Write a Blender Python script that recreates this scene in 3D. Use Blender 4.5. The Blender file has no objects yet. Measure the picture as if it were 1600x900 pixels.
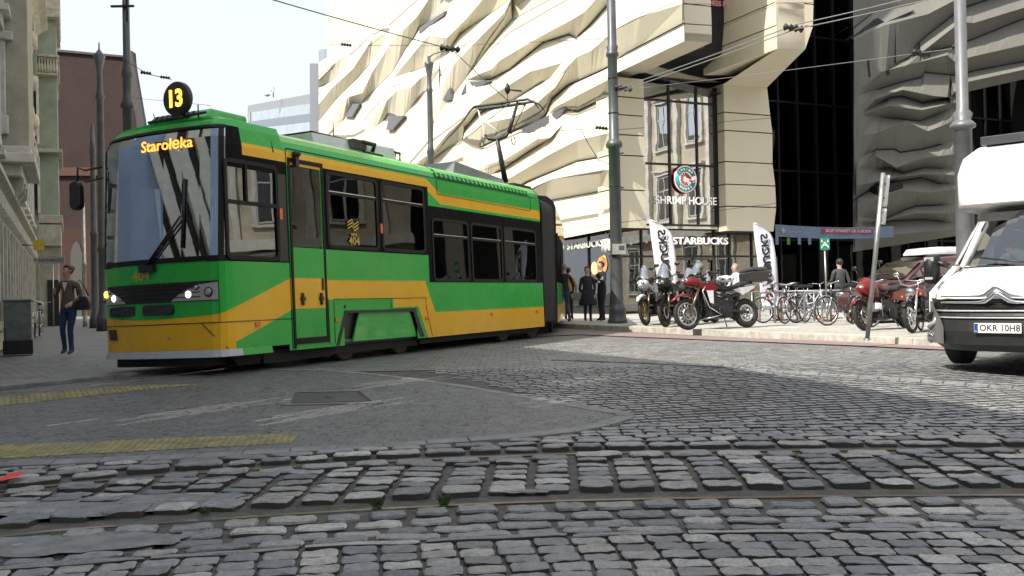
import bpy, bmesh, math, random
from mathutils import Vector, Matrix, noise
R_ = math.radians
scene = bpy.context.scene
COL = scene.collection
random.seed(7)
# ---------------------------------------------------------------- camera
F = 1500.0; CH = 1.0; HC = 460.0; SLOPE = .0192
_r = math.atan(SLOPE); _p = math.atan((HC - 450) / F)
CR = Vector((math.cos(_r), 0, -math.sin(_r)))
_U = Vector((math.sin(_r), 0, math.cos(_r))); _F = Vector((0, 1, 0))
CF = _F * math.cos(_p) + _U * math.sin(_p)
CU = _U * math.cos(_p) - _F * math.sin(_p)
cam_d = bpy.data.cameras.new('camera'); cam = bpy.data.objects.new('camera', cam_d); COL.objects.link(cam)
cam_d.lens = 36 * F / 1600; cam_d.sensor_width = 36; cam_d.clip_start = .05; cam_d.clip_end = 3000
M = Matrix((( CR.x, CU.x, -CF.x, 0), (CR.y, CU.y, -CF.y, 0), (CR.z, CU.z, -CF.z, CH), (0, 0, 0, 1)))
cam.matrix_world = M
scene.camera = cam
# ---------------------------------------------------------------- light
V2 = Vector((.9075, .42, 0)); U2 = Vector((-.42, .9075, 0))     # across and along the street
SUN_PHI = 18; SUN_EL = 45
sh = -(V2 * math.cos(R_(SUN_PHI)) + U2 * math.sin(R_(SUN_PHI)))  # horizontal direction to the sun
sun_az = math.atan2(sh.x, sh.y)
world = bpy.data.worlds.new('World'); scene.world = world; world.use_nodes = True
nt = world.node_tree
sky = nt.nodes.new('ShaderNodeTexSky'); sky.sky_type = 'NISHITA'; sky.sun_disc = False
sky.sun_elevation = R_(SUN_EL); sky.sun_rotation = sun_az
sky.air_density = 1.0; sky.dust_density = 5.0; sky.ozone_density = 1.0
bg = nt.nodes['Background']; bg.inputs[1].default_value = .15
# thin bright haze whitens the sky, as in the photograph
hz = nt.nodes.new('ShaderNodeMix'); hz.data_type = 'RGBA'; hz.inputs[0].default_value = .72
hz.inputs[7].default_value = (5.3, 5.5, 5.8, 1)
nt.links.new(sky.outputs[0], hz.inputs[6]); nt.links.new(hz.outputs[2], bg.inputs[0])
sd = bpy.data.lights.new('sun', 'SUN'); sun = bpy.data.objects.new('sun', sd); COL.objects.link(sun)
sd.energy = 4.8; sd.angle = R_(.53); sd.color = (1, .93, .80)
sv = Vector((sh.x * math.cos(R_(SUN_EL)), sh.y * math.cos(R_(SUN_EL)), math.sin(R_(SUN_EL))))
sun.rotation_euler = sv.to_track_quat('Z', 'Y').to_euler()
sun.location = (0, 0, 40)
scene.view_settings.view_transform = 'Standard'; scene.view_settings.look = 'None'
scene.view_settings.gamma = 1; scene.view_settings.exposure = .56
scene.view_settings.use_curve_mapping = False
scene.render.engine = 'CYCLES'
scene.cycles.max_bounces = 6; scene.cycles.diffuse_bounces = 3; scene.cycles.glossy_bounces = 3
scene.cycles.transparent_max_bounces = 10; scene.cycles.caustics_reflective = False; scene.cycles.caustics_refractive = False
scene.cycles.sample_clamp_indirect = 4
# ---------------------------------------------------------------- measuring helpers (pixel of the 1600x900 photo -> point)
CAMP = Vector((0, 0, CH))
def ray(px, py): return CR * ((px - 800) / F) + CU * ((450 - py) / F) + CF
def W(px, py, Y): d = ray(px, py); return CAMP + d * (Y / d.y)
def gnd(px, py, z=0.): d = ray(px, py); return CAMP + d * ((z - CH) / d.z)
def terr(y):
    t = min(1, max(0, (y - 5.6) / 7.4)); t = t * t * (3 - 2 * t) * .5 + t * .5
    return -.36 * (1 - t)
def gt(px, py):
    z = 0
    for _ in range(30): P = gnd(px, py, z); z = z * .5 + terr(P.y) * .5
    return P
def onplane(px, py, P, n): d = ray(px, py); return CAMP + d * ((P - CAMP).dot(n) / d.dot(n))
def S(a, b, z=0.): return V2 * a + U2 * b + Vector((0, 0, z))
def toS(P): return (P.dot(V2), P.dot(U2), P.z)
KZ = .12                                                        # height of the far pavement
# ---------------------------------------------------------------- node maths
class E:
    """small wrapper that writes shader maths as expressions"""
    def __init__(s, nt, sock): s.nt = nt; s.s = sock
    def _op(s, op, b=None, c=None, clamp=False):
        n = s.nt.nodes.new('ShaderNodeMath'); n.operation = op; n.use_clamp = clamp
        for i, q in enumerate((s, b, c)):
            if q is None: continue
            if isinstance(q, E): s.nt.links.new(q.s, n.inputs[i])
            else: n.inputs[i].default_value = q
        return E(s.nt, n.outputs[0])
    def __add__(s, b): return s._op('ADD', b)
    def __sub__(s, b): return s._op('SUBTRACT', b)
    def __mul__(s, b): return s._op('MULTIPLY', b)
    def __truediv__(s, b): return s._op('DIVIDE', b)
    def gt(s, b): return s._op('GREATER_THAN', b)
    def lt(s, b): return s._op('LESS_THAN', b)
    def mod(s, b): return s._op('FLOORED_MODULO', b)
    def clamp(s): return s._op('ADD', 0., None, True)
    def max(s, b): return s._op('MAXIMUM', b)
    def min(s, b): return s._op('MINIMUM', b)
    def abs(s): return s._op('ABSOLUTE')
    def between(s, a, b): return s.gt(a) * s.lt(b)
def mixc(nt, fac, a, b, mode='MIX'):
    n = nt.nodes.new('ShaderNodeMix'); n.data_type = 'RGBA'; n.blend_type = mode
    for k, q in ((0, fac), (6, a), (7, b)):
        if isinstance(q, E): nt.links.new(q.s, n.inputs[k])
        elif isinstance(q, bpy.types.NodeSocket): nt.links.new(q, n.inputs[k])
        elif isinstance(q, (tuple, list)): n.inputs[k].default_value = tuple(q)[:3] + (1,)
        else: n.inputs[k].default_value = q
    return n.outputs[2]
def tex(nt, kind, scale, coord='Object', **kw):
    n = nt.nodes.new('ShaderNodeTex' + kind)
    for k, v in kw.items():
        if k in n.inputs: n.inputs[k].default_value = v
        else: setattr(n, k, v)
    if 'Scale' in n.inputs: n.inputs['Scale'].default_value = scale
    tc = nt.nodes.new('ShaderNodeTexCoord'); nt.links.new(tc.outputs[coord], n.inputs['Vector'])
    return n
def xyz(nt, coord='Object'):
    tc = nt.nodes.new('ShaderNodeTexCoord'); sp = nt.nodes.new('ShaderNodeSeparateXYZ')
    nt.links.new(tc.outputs[coord], sp.inputs[0])
    return [E(nt, sp.outputs[i]) for i in range(3)]
def bump(nt, h, strength=.3, dist=.02, normal=None):
    n = nt.nodes.new('ShaderNodeBump'); n.inputs['Strength'].default_value = strength; n.inputs['Distance'].default_value = dist
    nt.links.new(h.s if isinstance(h, E) else h, n.inputs['Height'])
    if normal is not None: nt.links.new(normal, n.inputs['Normal'])
    nt.links.new(n.outputs[0], nt.nodes['Principled BSDF'].inputs['Normal']); return n.outputs[0]
_mats = {}
def newmat(name):
    m = bpy.data.materials.new(name); m.use_nodes = True
    return m, m.node_tree, m.node_tree.nodes['Principled BSDF']
def mat(name, c, rough=.5, metal=0., var=.12, vs=6., bmp=0., bs=60., coat=0., emit=None, es=0., spec=.5):
    if name in _mats: return _mats[name]
    m, nt, p = newmat(name)
    p.inputs['Roughness'].default_value = rough; p.inputs['Metallic'].default_value = metal
    p.inputs['Coat Weight'].default_value = coat; p.inputs['Specular IOR Level'].default_value = spec
    if var > 0:
        n = tex(nt, 'Noise', vs, Detail=6., Roughness=.65)
        dark = tuple(x * (1 - var) for x in c); lite = tuple(min(1, x * (1 + var)) for x in c)
        f = (E(nt, n.outputs[0]) * 3. - 1.).clamp()
        nt.links.new(mixc(nt, f, dark, lite), p.inputs['Base Color'])
        rr = E(nt, n.outputs[0]) * (rough * .5) + rough * .75
        nt.links.new(rr.s, p.inputs['Roughness'])
    else: p.inputs['Base Color'].default_value = c + (1,)
    if bmp > 0: bump(nt, tex(nt, 'Noise', bs, Detail=5.).outputs[0], bmp, .01)
    if emit: p.inputs['Emission Color'].default_value = emit + (1,); p.inputs['Emission Strength'].default_value = es
    _mats[name] = m; return m
def glass(name, tint=(.3, .32, .32), base=.06, grow=.9, rough=.01, spec=(.95, .97, 1)):
    """thin pane: tinted see-through plus a mirror share that grows at glancing angles"""
    if name in _mats: return _mats[name]
    m, nt, p = newmat(name); nt.nodes.remove(p)
    out = nt.nodes['Material Output']
    tr = nt.nodes.new('ShaderNodeBsdfTransparent'); tr.inputs[0].default_value = tint + (1,)
    gl = nt.nodes.new('ShaderNodeBsdfGlossy'); gl.inputs['Roughness'].default_value = rough; gl.inputs[0].default_value = spec + (1,)
    lw = nt.nodes.new('ShaderNodeFresnel'); lw.inputs[0].default_value = 1.5
    f = (E(nt, lw.outputs[0]) * grow + base).clamp()
    mx = nt.nodes.new('ShaderNodeMixShader'); nt.links.new(f.s, mx.inputs[0]); nt.links.new(tr.outputs[0], mx.inputs[1]); nt.links.new(gl.outputs[0], mx.inputs[2])
    nz = tex(nt, 'Noise', 1.3, Detail=1.)
    b = nt.nodes.new('ShaderNodeBump'); b.inputs['Strength'].default_value = .08; b.inputs['Distance'].default_value = .02
    nt.links.new(nz.outputs[0], b.inputs['Height']); nt.links.new(b.outputs[0], gl.inputs['Normal'])
    nt.links.new(mx.outputs[0], out.inputs[0])
    _mats[name] = m; return m
# ---------------------------------------------------------------- mesh builder
class MB:
    def __init__(s): s.v = []; s.f = []; s.mi = []; s.sm = []
    def add(s, vs, fs, mi=0, smooth=False, M=None):
        o = len(s.v)
        for q in vs:
            q = Vector(q); s.v.append(M @ q if M else q)
        for f in fs: s.f.append([o + i for i in f]); s.mi.append(mi); s.sm.append(smooth)
        return s
    def fender(s, c, R, a0, a1, w, th=.012, n=12, mi=0):
        rings = []
        for i in range(n + 1):
            a = R_(a0 + (a1 - a0) * i / n); e = Vector((math.cos(a), 0, math.sin(a))); k = 1 - .35 * abs(2 * i / n - 1) ** 3
            rings.append([Vector(c) + e * (R + (th if j == 1 else 0)) + Vector((0, y, 0)) for y, j in ((-w * k, 0), (-w * .6 * k, 1), (w * .6 * k, 1), (w * k, 0))])
        return s.loft(rings, mi, True, True)
    def box(s, x0, x1, y0, y1, z0, z1, mi=0, M=None):
        vs = [(x, y, z) for x in (x0, x1) for y in (y0, y1) for z in (z0, z1)]
        return s.add(vs, [(0, 1, 3, 2), (4, 6, 7, 5), (0, 4, 5, 1), (2, 3, 7, 6), (0, 2, 6, 4), (1, 5, 7, 3)], mi, False, M)
    def hexa(s, p, mi=0, smooth=False, M=None):
        """8 corners: bottom ring of four then top ring of four"""
        return s.add(p, [(3, 2, 1, 0), (4, 5, 6, 7), (0, 1, 5, 4), (1, 2, 6, 5), (2, 3, 7, 6), (3, 0, 4, 7)], mi, smooth, M)
    def prism(s, poly, d, mi=0, M=None, smooth=False):
        """poly: 3-D outline, d: extrusion vector"""
        d = Vector(d); n = len(poly); vs = [Vector(q) for q in poly] + [Vector(q) + d for q in poly]
        fs = [tuple(range(n))[::-1], tuple(range(n, 2 * n))] + [(i, (i + 1) % n, n + (i + 1) % n, n + i) for i in range(n)]
        return s.add(vs, fs, mi, smooth, M)
    def loft(s, rings, mi=0, smooth=True, cap=True, closed=True, M=None):
        n = len(rings[0]); vs = [q for r in rings for q in r]; fs = []
        for k in range(len(rings) - 1):
            for i in range(n if closed else n - 1):
                j = (i + 1) % n; fs.append((k * n + i, k * n + j, (k + 1) * n + j, (k + 1) * n + i))
        if cap: fs += [tuple(range(n))[::-1], tuple(range((len(rings) - 1) * n, len(rings) * n))]
        return s.add(vs, fs, mi, smooth, M)
    def tube(s, pts, r, n=8, mi=0, cap=True, M=None, smooth=True):
        pts = [Vector(q) for q in pts]; rings = []; up = None
        for i, q in enumerate(pts):
            t = (pts[min(i + 1, len(pts) - 1)] - pts[max(i - 1, 0)]).normalized()
            if up is None or abs(t.dot(up)) > .99: up = Vector((0, 0, 1)) if abs(t.z) < .9 else Vector((1, 0, 0))
            a = t.cross(up).normalized(); b = a.cross(t); up = b
            rr = r[i] if isinstance(r, (list, tuple)) else r
            rings.append([q + (a * math.cos(2 * math.pi * k / n) + b * math.sin(2 * math.pi * k / n)) * rr for k in range(n)])
        return s.loft(rings, mi, smooth, cap, True, M)
    def lathe(s, prof, c=(0, 0, 0), axis=(0, 0, 1), n=16, mi=0, M=None, smooth=True, cap=True):
        ax = Vector(axis).normalized(); a = ax.orthogonal().normalized(); b = ax.cross(a); c = Vector(c)
        rings = [[c + ax * h + (a * math.cos(2 * math.pi * k / n) + b * math.sin(2 * math.pi * k / n)) * max(r, .0005) for k in range(n)] for r, h in prof]
        return s.loft(rings, mi, smooth, cap, True, M)
    def ell(s, c, rx, ry, rz, mi=0, n=12, m=8, M=None):
        vs = []; fs = []
        for j in range(m + 1):
            t = math.pi * j / m
            for i in range(n):
                a = 2 * math.pi * i / n; q = max(math.sin(t), .01)
                vs.append((c[0] + rx * q * math.cos(a), c[1] + ry * q * math.sin(a), c[2] + rz * math.cos(t)))
        for j in range(m):
            for i in range(n): fs.append((j * n + i, (j + 1) * n + i, (j + 1) * n + (i + 1) % n, j * n + (i + 1) % n))
        return s.add(vs, fs, mi, True, M)
    def torus(s, c, axis, R, r, n=28, m=8, mi=0, M=None, a0=0., a1=360., flat=1.):
        ax = Vector(axis).normalized(); u = ax.orthogonal().normalized(); w = ax.cross(u); c = Vector(c); rings = []
        full = a1 - a0 >= 360
        k = n if full else n + 1
        for i in range(k):
            t = R_(a0 + (a1 - a0) * i / n); e = u * math.cos(t) + w * math.sin(t)
            rings.append([c + e * (R + r * math.cos(2 * math.pi * j / m)) + ax * (r * flat * math.sin(2 * math.pi * j / m)) for j in range(m)])
        if full: rings.append(rings[0])
        return s.loft(rings, mi, True, not full, True, M)
    def build(s, name, mats, parent=None, bevel=0., label=None, segs=2):
        me = bpy.data.meshes.new(name); me.from_pydata([tuple(q) for q in s.v], [], s.f)
        if not isinstance(mats, (list, tuple)): mats = [mats]
        for m_ in mats: me.materials.append(m_)
        me.polygons.foreach_set('material_index', s.mi); me.polygons.foreach_set('use_smooth', s.sm)
        me.validate(); me.update()
        o = bpy.data.objects.new(name, me); COL.objects.link(o)
        if parent: o.parent = parent
        if label: o['label'] = label
        if bevel > 0:
            b = o.modifiers.new('b', 'BEVEL'); b.width = bevel; b.segments = segs; b.limit_method = 'ANGLE'; b.angle_limit = R_(40)
        return o
def tag(o, label=None, cat=None, group=None, kind=None):
    if label: o['label'] = label
    if cat: o['category'] = cat
    if group: o['group'] = group
    if kind: o['kind'] = kind
    return o
def thing(name, label, cat, loc=(0, 0, 0), rot=None, group=None, mw=None):
    o = bpy.data.objects.new(name, None); COL.objects.link(o); o.empty_display_size = .2
    if mw is not None: o.matrix_world = mw
    else:
        o.location = loc
        if rot is not None: o.rotation_euler = (0, 0, rot)
    return tag(o, label, cat, group)
def copy_tree(o, parent=None):
    c = o.copy(); COL.objects.link(c); c.parent = parent
    for ch in [q for q in bpy.data.objects if q.parent == o]: copy_tree(ch, c)
    return c
_tc = {}
def text_geo(body, size=1., extrude=.004, offset=0., align='CENTER', shear=0.):
    """outlines of a word in the built-in font, centred on the origin, in the XY plane facing +Z"""
    key = (body, size, extrude, offset, align, shear)
    if key not in _tc:
        cu = bpy.data.curves.new('t', 'FONT'); cu.body = body; cu.size = size; cu.extrude = extrude; cu.offset = offset
        cu.align_x = align; cu.align_y = 'CENTER'; cu.resolution_u = 3; cu.shear = shear
        ob = bpy.data.objects.new('t', cu); me = bpy.data.meshes.new_from_object(ob)
        _tc[key] = ([tuple(v.co) for v in me.vertices], [tuple(p.vertices) for p in me.polygons])
        bpy.data.objects.remove(ob); bpy.data.meshes.remove(me)
    return _tc[key]
def frame(o, x, y):
    """matrix with local X along x, local Y along y (text upright on a surface), origin o"""
    x = Vector(x).normalized(); y = (Vector(y) - x * Vector(y).dot(x)).normalized(); z = x.cross(y)
    return Matrix(((x.x, y.x, z.x, o[0]), (x.y, y.y, z.y, o[1]), (x.z, y.z, z.z, o[2]), (0, 0, 0, 1)))
def addtext(mb, body, M, size, mi=0, extrude=.004, offset=0., sx=1., align='CENTER', shear=0.):
    vs, fs = text_geo(body, size, extrude, offset, align, shear)
    mb.add([(v[0] * sx, v[1], v[2]) for v in vs], fs, mi, False, M); return mb
def bevel_obj(o, w, seg=2, ang=40):
    b = o.modifiers.new('b', 'BEVEL'); b.width = w; b.segments = seg; b.limit_method = 'ANGLE'; b.angle_limit = R_(ang)
def rrect(w, h, r, n=4):
    pts = []
    for cx, cy, a0 in ((w / 2 - r, h / 2 - r, 0), (-w / 2 + r, h / 2 - r, 90), (-w / 2 + r, -h / 2 + r, 180), (w / 2 - r, -h / 2 + r, 270)):
        for i in range(n + 1):
            a = R_(a0 + 90 * i / n); pts.append((cx + r * math.cos(a), cy + r * math.sin(a)))
    return pts
black = mat('black_plastic', (.012, .012, .013), .42, var=.2)
rubber = mat('rubber', (.014, .014, .014), .75, var=.3, vs=20)
steel = mat('worn_steel', (.45, .45, .46), .32, 1., var=.25, vs=12)
chrome = mat('chrome', (.8, .8, .82), .12, 1., var=0)
alu = mat('aluminium', (.55, .56, .58), .35, .9, var=.1)
# ================================================================ ground, road, pavements
def stone_mat():
    m, nt, p = newmat('granite_setts')
    at = nt.nodes.new('ShaderNodeAttribute'); at.attribute_name = 'rnd'
    r = E(nt, at.outputs['Fac'])
    cr = nt.nodes.new('ShaderNodeValToRGB'); nt.links.new(r.s, cr.inputs[0])
    el = cr.color_ramp.elements
    el[0].position = 0; el[0].color = (.13, .138, .15, 1); el[1].position = 1; el[1].color = (.38, .38, .365, 1)
    for pos, c in ((.35, (.18, .19, .205)), (.6, (.225, .232, .245)), (.8, (.27, .26, .25))):
        e = el.new(pos); e.color = c + (1,)
    n1 = tex(nt, 'Noise', 3.5, Detail=8., Roughness=.7); n2 = tex(nt, 'Noise', 70., Detail=6., Roughness=.85)
    n3 = tex(nt, 'Noise', .7, Detail=3.); n4 = tex(nt, 'Noise', 14., Detail=6., Roughness=.7)
    k = (E(nt, n2.outputs[0]) - .5) * 2.6 + (E(nt, n4.outputs[0]) - .5) * 1.9 + (E(nt, n3.outputs[0]) - .5) * .9 + 1.0
    k = k.max(.25)
    col = mixc(nt, 1., cr.outputs[0], k.s, 'MULTIPLY')
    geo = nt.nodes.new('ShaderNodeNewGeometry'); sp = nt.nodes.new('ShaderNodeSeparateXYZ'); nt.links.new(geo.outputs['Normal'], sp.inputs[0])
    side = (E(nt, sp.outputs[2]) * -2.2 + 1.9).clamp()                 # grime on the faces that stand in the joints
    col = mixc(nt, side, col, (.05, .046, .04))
    nt.links.new(col, p.inputs['Base Color'])
    rr = E(nt, n1.outputs[0]) * .5 + .3; nt.links.new(rr.s, p.inputs['Roughness'])
    b1 = bump(nt, E(nt, n1.outputs[0]) + E(nt, n2.outputs[0]) * .30, .6, .02)
    return m
setts = stone_mat()
def joint_mat():
    m, nt, p = newmat('joint_dirt')
    n = tex(nt, 'Noise', 9., Detail=8., Roughness=.75); n2 = tex(nt, 'Noise', 120., Detail=3.)
    nt.links.new(mixc(nt, (E(nt, n.outputs[0]) * 3 - 1.).clamp(), (.055, .052, .047), (.15, .145, .132)), p.inputs['Base Color'])
    p.inputs['Roughness'].default_value = .95
    bump(nt, E(nt, n.outputs[0]) + E(nt, n2.outputs[0]) * .5, .8, .02)
    return m
joint = joint_mat()
# base sheet out to the horizon, dipping towards the camera
mb = MB(); ys = [-40, -10, 0, 2, 4, 5, 5.6] + [5.6 + .5 * i for i in range(1, 16)] + [20, 40, 120, 1500]
xs = [-1500, -60, -20, -10, -5, 0, 5, 10, 20, 60, 1500]
for j in range(len(ys) - 1):
    for i in range(len(xs) - 1):
        q = [(xs[i], ys[j]), (xs[i + 1], ys[j]), (xs[i + 1], ys[j + 1]), (xs[i], ys[j + 1])]
        mb.add([(x, y, terr(y) - .021) for x, y in q], [(0, 1, 2, 3)])
tag(mb.build('ground', joint), kind='structure')
# rails of the tram track crossing the foreground
def polyfit(px): return [gt(*q) for q in px]
rail1_px = [(-700, 905), (-250, 862), (0, 829), (300, 808), (600, 789), (900, 776), (1250, 771), (1600, 768), (2100, 770), (2700, 790)]
r1w = polyfit(rail1_px)
def r1(x):
    for A, B in zip(r1w, r1w[1:]):
        if x <= B.x or B is r1w[-1]: return A.y + (B.y - A.y) * (x - A.x) / (B.x - A.x)
def r1s(x): return sum(r1(x + d) for d in (-.5, -.25, 0, .25, .5)) / 5
GA = 1.42
# ---- island of small pavers, its kerb stones
isl_px = [(-700, 800), (-250, 752), (0, 729), (300, 716), (600, 699), (800, 686), (900, 675), (955, 664), (985, 655), (992, 649), (980, 643), (945, 638), (900, 630), (800, 614), (665, 593), (520, 578), (350, 574)]
isl = [gt(*q) for q in isl_px]
back_px = [(180, 592), (0, 611), (-250, 640), (-700, 690)]
isl_all = isl + [gt(*q) for q in back_px]
def inpoly(x, y, P):
    c = False; n = len(P); j = n - 1
    for i in range(n):
        if (P[i].y > y) != (P[j].y > y) and x < (P[j].x - P[i].x) * (y - P[i].y) / (P[j].y - P[i].y) + P[i].x: c = not c
        j = i
    return c
def sheet(name, P, m, dz, cuts=True, kind='structure', skirt=0.):
    bm = bmesh.new(); vs = [bm.verts.new((q.x, q.y, 0)) for q in P]; bm.faces.new(vs)
    bmesh.ops.triangulate(bm, faces=bm.faces[:])
    if cuts:
        y = 4.
        while y < 14:
            bmesh.ops.bisect_plane(bm, geom=bm.verts[:] + bm.edges[:] + bm.faces[:], plane_co=(0, y, 0), plane_no=(0, 1, 0)); y += .4
    for v in bm.verts: v.co.z = terr(v.co.y) + dz
    bmesh.ops.recalc_face_normals(bm, faces=bm.faces[:])
    for f in bm.faces:
        if f.normal.z < 0: f.normal_flip()
    me = bpy.data.meshes.new(name); bm.to_mesh(me); bm.free(); me.materials.append(m)
    o = bpy.data.objects.new(name, me); COL.objects.link(o); tag(o, kind=kind); return o
def paver_mat(name, c1, c2, scale, crack=.5, rough=.8):
    m, nt, p = newmat(name)
    v = tex(nt, 'Voronoi', scale, feature='DISTANCE_TO_EDGE'); v.inputs['Randomness'].default_value = .75
    v2 = tex(nt, 'Voronoi', scale); v2.inputs['Randomness'].default_value = .75
    n = tex(nt, 'Noise', 1.2, Detail=7., Roughness=.7); n2 = tex(nt, 'Noise', 130., Detail=4.)
    n4 = tex(nt, 'Noise', 9., Detail=5.)
    edge = (E(nt, v.outputs['Distance']) * -9. + 1.0).clamp() * ((E(nt, n4.outputs[0]) * 7. - 3.1).clamp())
    f = (E(nt, n.outputs[0]) * 1.6 - .4 + (E(nt, n2.outputs[0]) - .5) * .9).clamp()
    col = mixc(nt, f, c1, c2)
    sp = nt.nodes.new('ShaderNodeSeparateColor'); nt.links.new(v2.outputs['Color'], sp.inputs[0])
    col = mixc(nt, .16, col, (E(nt, sp.outputs[0]) * .25 + .02).s)
    col = mixc(nt, edge * crack, col, (.012, .012, .012))
    nt.links.new(col, p.inputs['Base Color']); p.inputs['Roughness'].default_value = rough
    bump(nt, E(nt, v.outputs['Distance'])._op('MINIMUM', .08) * 4. + E(nt, n2.outputs[0]) * .3, .45, .02)
    return m
island_m = paver_mat('small_pavers', (.10, .105, .11), (.175, .18, .182), 15., 1., .62)
sheet('paver_island', isl_all, island_m, -.004)
# flat kerb stones round the island, each a slightly uneven slab
kerb_m = mat('kerb_granite', (.20, .205, .205), .75, var=.35, vs=4, bmp=.4, bs=90)
mb = MB(); out = isl[:13]
def strip_pts(P, step):
    o = [P[0].copy()]
    for A, B in zip(P, P[1:]):
        L = (B - A).length; n = max(1, int(L / step))
        for i in range(1, n + 1): o.append(A.lerp(B, i / n))
    return o
sp_ = strip_pts(out, .35)
def strip_slabs(mb, P, w, dz, gap=.012, th=.12, side=1):
    for A, B in zip(P, P[1:]):
        t = (B - A); t.z = 0; L = t.length
        if L < .03: continue
        t /= L; n = Vector((-t.y, t.x, 0)) * side; a = A + t * gap / 2; b = B - t * gap / 2
        e = random.uniform(-.004, .004); q = []
        for z_ in (-th, 0):
            for p_ in (a, b, b + n * w, a + n * w): q.append((p_.x, p_.y, terr(p_.y) + dz + e + z_))
        mb.hexa(q)
strip_slabs(mb, sp_, .17, .006); strip_slabs(mb, strip_pts(isl[12:], .5), .12, .003)
tag(mb.build('island_kerb', kerb_m, bevel=.006), kind='structure')
# ---- granite setts
stones_v = []; stones_f = []; stones_r = []
def stone(cx, cy, w, d, h, r, nx=3, ny=3, rnd=None, ang=0., tilt=0.):
    """one sett: cushion-shaped top on straight sides"""
    o = len(stones_v); ca, sa = math.cos(ang), math.sin(ang)
    rnd = random.random() if rnd is None else rnd
    ts = [-1, -.88] + [-.5 + i / (nx - 1) for i in range(nx)] + [.88, 1] if nx > 1 else [-1, -.85, .85, 1]
    tt = [-1, -.84] + [-.5 + i / (ny - 1) for i in range(ny)] + [.84, 1] if ny > 1 else [-1, -.8, .8, 1]
    zt = terr(cy); sd_ = random.random() * 99; tx = random.uniform(-.02, .02) + tilt; ty = random.uniform(-.02, .02)
    sk = random.uniform(-.06, .06); wob = .09 if nx > 1 else .05
    def P(u, v, z):
        g = 1 - .09 * (abs(u * v)) ** 3
        x = u * w / 2 * g * (1 + wob * .6 * noise.noise(Vector((v * 1.1, sd_, 0)))); y = v * d / 2 * g * (1 + wob * noise.noise(Vector((u * 1.1, sd_, 5)))) + sk * d * u * .5
        return (cx + x * ca - y * sa, cy + x * sa + y * ca, z + x * tx + y * ty)
    for v in tt:
        for u in ts:
            m = max(abs(u), abs(v)); e = -r * 1.1 if m >= 1 else (-r * .22 if m > .8 else 0)
            if abs(u) >= 1 and abs(v) >= 1: e *= 1.6
            z = zt + h + e * .6 + (.009 * noise.noise(Vector((u * 1.6, v * 1.6, sd_))) if nx > 1 else 0)
            stones_v.append(P(u, v, z))
    A, B = len(ts), len(tt)
    for j in range(B - 1):
        for i in range(A - 1): stones_f.append((o + j * A + i, o + j * A + i + 1, o + (j + 1) * A + i + 1, o + (j + 1) * A + i))
    ring = [i for i in range(A)] + [j * A + A - 1 for j in range(1, B)] + [(B - 1) * A + i for i in range(A - 2, -1, -1)] + [j * A for j in range(B - 2, 0, -1)]
    k = len(stones_v)
    for i in ring: x, y, z = stones_v[o + i]; stones_v.append((x, y, zt - .05))
    L = len(ring)
    for i in range(L): stones_f.append((o + ring[i], k + i, k + (i + 1) % L, o + ring[(i + 1) % L]))
    stones_r.extend([rnd] * (len(stones_v) - o))
def course(v0, dep, wid, x0, x1, gap=.02, jig=.15, h=0., r=.012, nx=3, ny=3, off=0., hj=.006, skipf=None, aligned=False, gy=.016, sl=None, rr=None):
    x = x0 + off
    while x < x1:
        w = wid * (1 if aligned else random.uniform(1 - jig, 1 + jig)); xc = x + w / 2
        yc = (r1s(xc) if sl is None else r1s(0) + sl * (xc - 1.5)) + v0 + dep / 2 + (random.uniform(-.008, .008) if nx > 1 else 0)
        ang = math.atan2(r1s(xc + .1) - r1s(xc - .1), .2) if sl is None else math.atan(sl)
        if not (skipf and skipf(xc, yc, w)):
            ww = (w - gap) * random.uniform(.96, 1.); dd = (dep - gy) * random.uniform(.94, 1.)
            stone(xc, yc, ww, dd, h + random.uniform(-hj, hj), r, nx, ny, rnd=None if rr is None else random.uniform(*rr), ang=ang + random.uniform(-.03, .03))
        x += w
def vis(xc, yc): return abs(xc) < .58 * yc + 1.6
isl_o = isl_all
sk = lambda x, y, w: not vis(x, y)
sk2 = lambda x, y, w: (not vis(x, y)) or inpoly(x, y, isl_o)
# below the near rail: small setts, a band of long slabs, then bigger worn stones
v = -2.35
while v < -.93:
    course(v, .158, .205, -5, 6, .014, .06, 0, .007, 3, 2, off=.02 * (v * 7 % 1), skipf=sk, aligned=False, hj=.003, gy=.012); v += .158
course(-.92, .085, .85, -5, 6, .008, .3, .002, .006, 5, 2, skipf=sk, hj=.002)
course(-.83, .14, .33, -5, 6, .03, .25, 0, .014, 4, 3, skipf=sk)
course(-.68, .16, .30, -5, 6, .03, .3, -.004, .016, 4, 3, skipf=sk, off=.1)
course(-.51, .19, .34, -5, 6, .035, .22, .0, .018, 5, 4, skipf=sk, off=.05)
course(-.31, .21, .29, -5, 6, .045, .2, .004, .024, 5, 4, skipf=sk, hj=.012)
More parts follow.
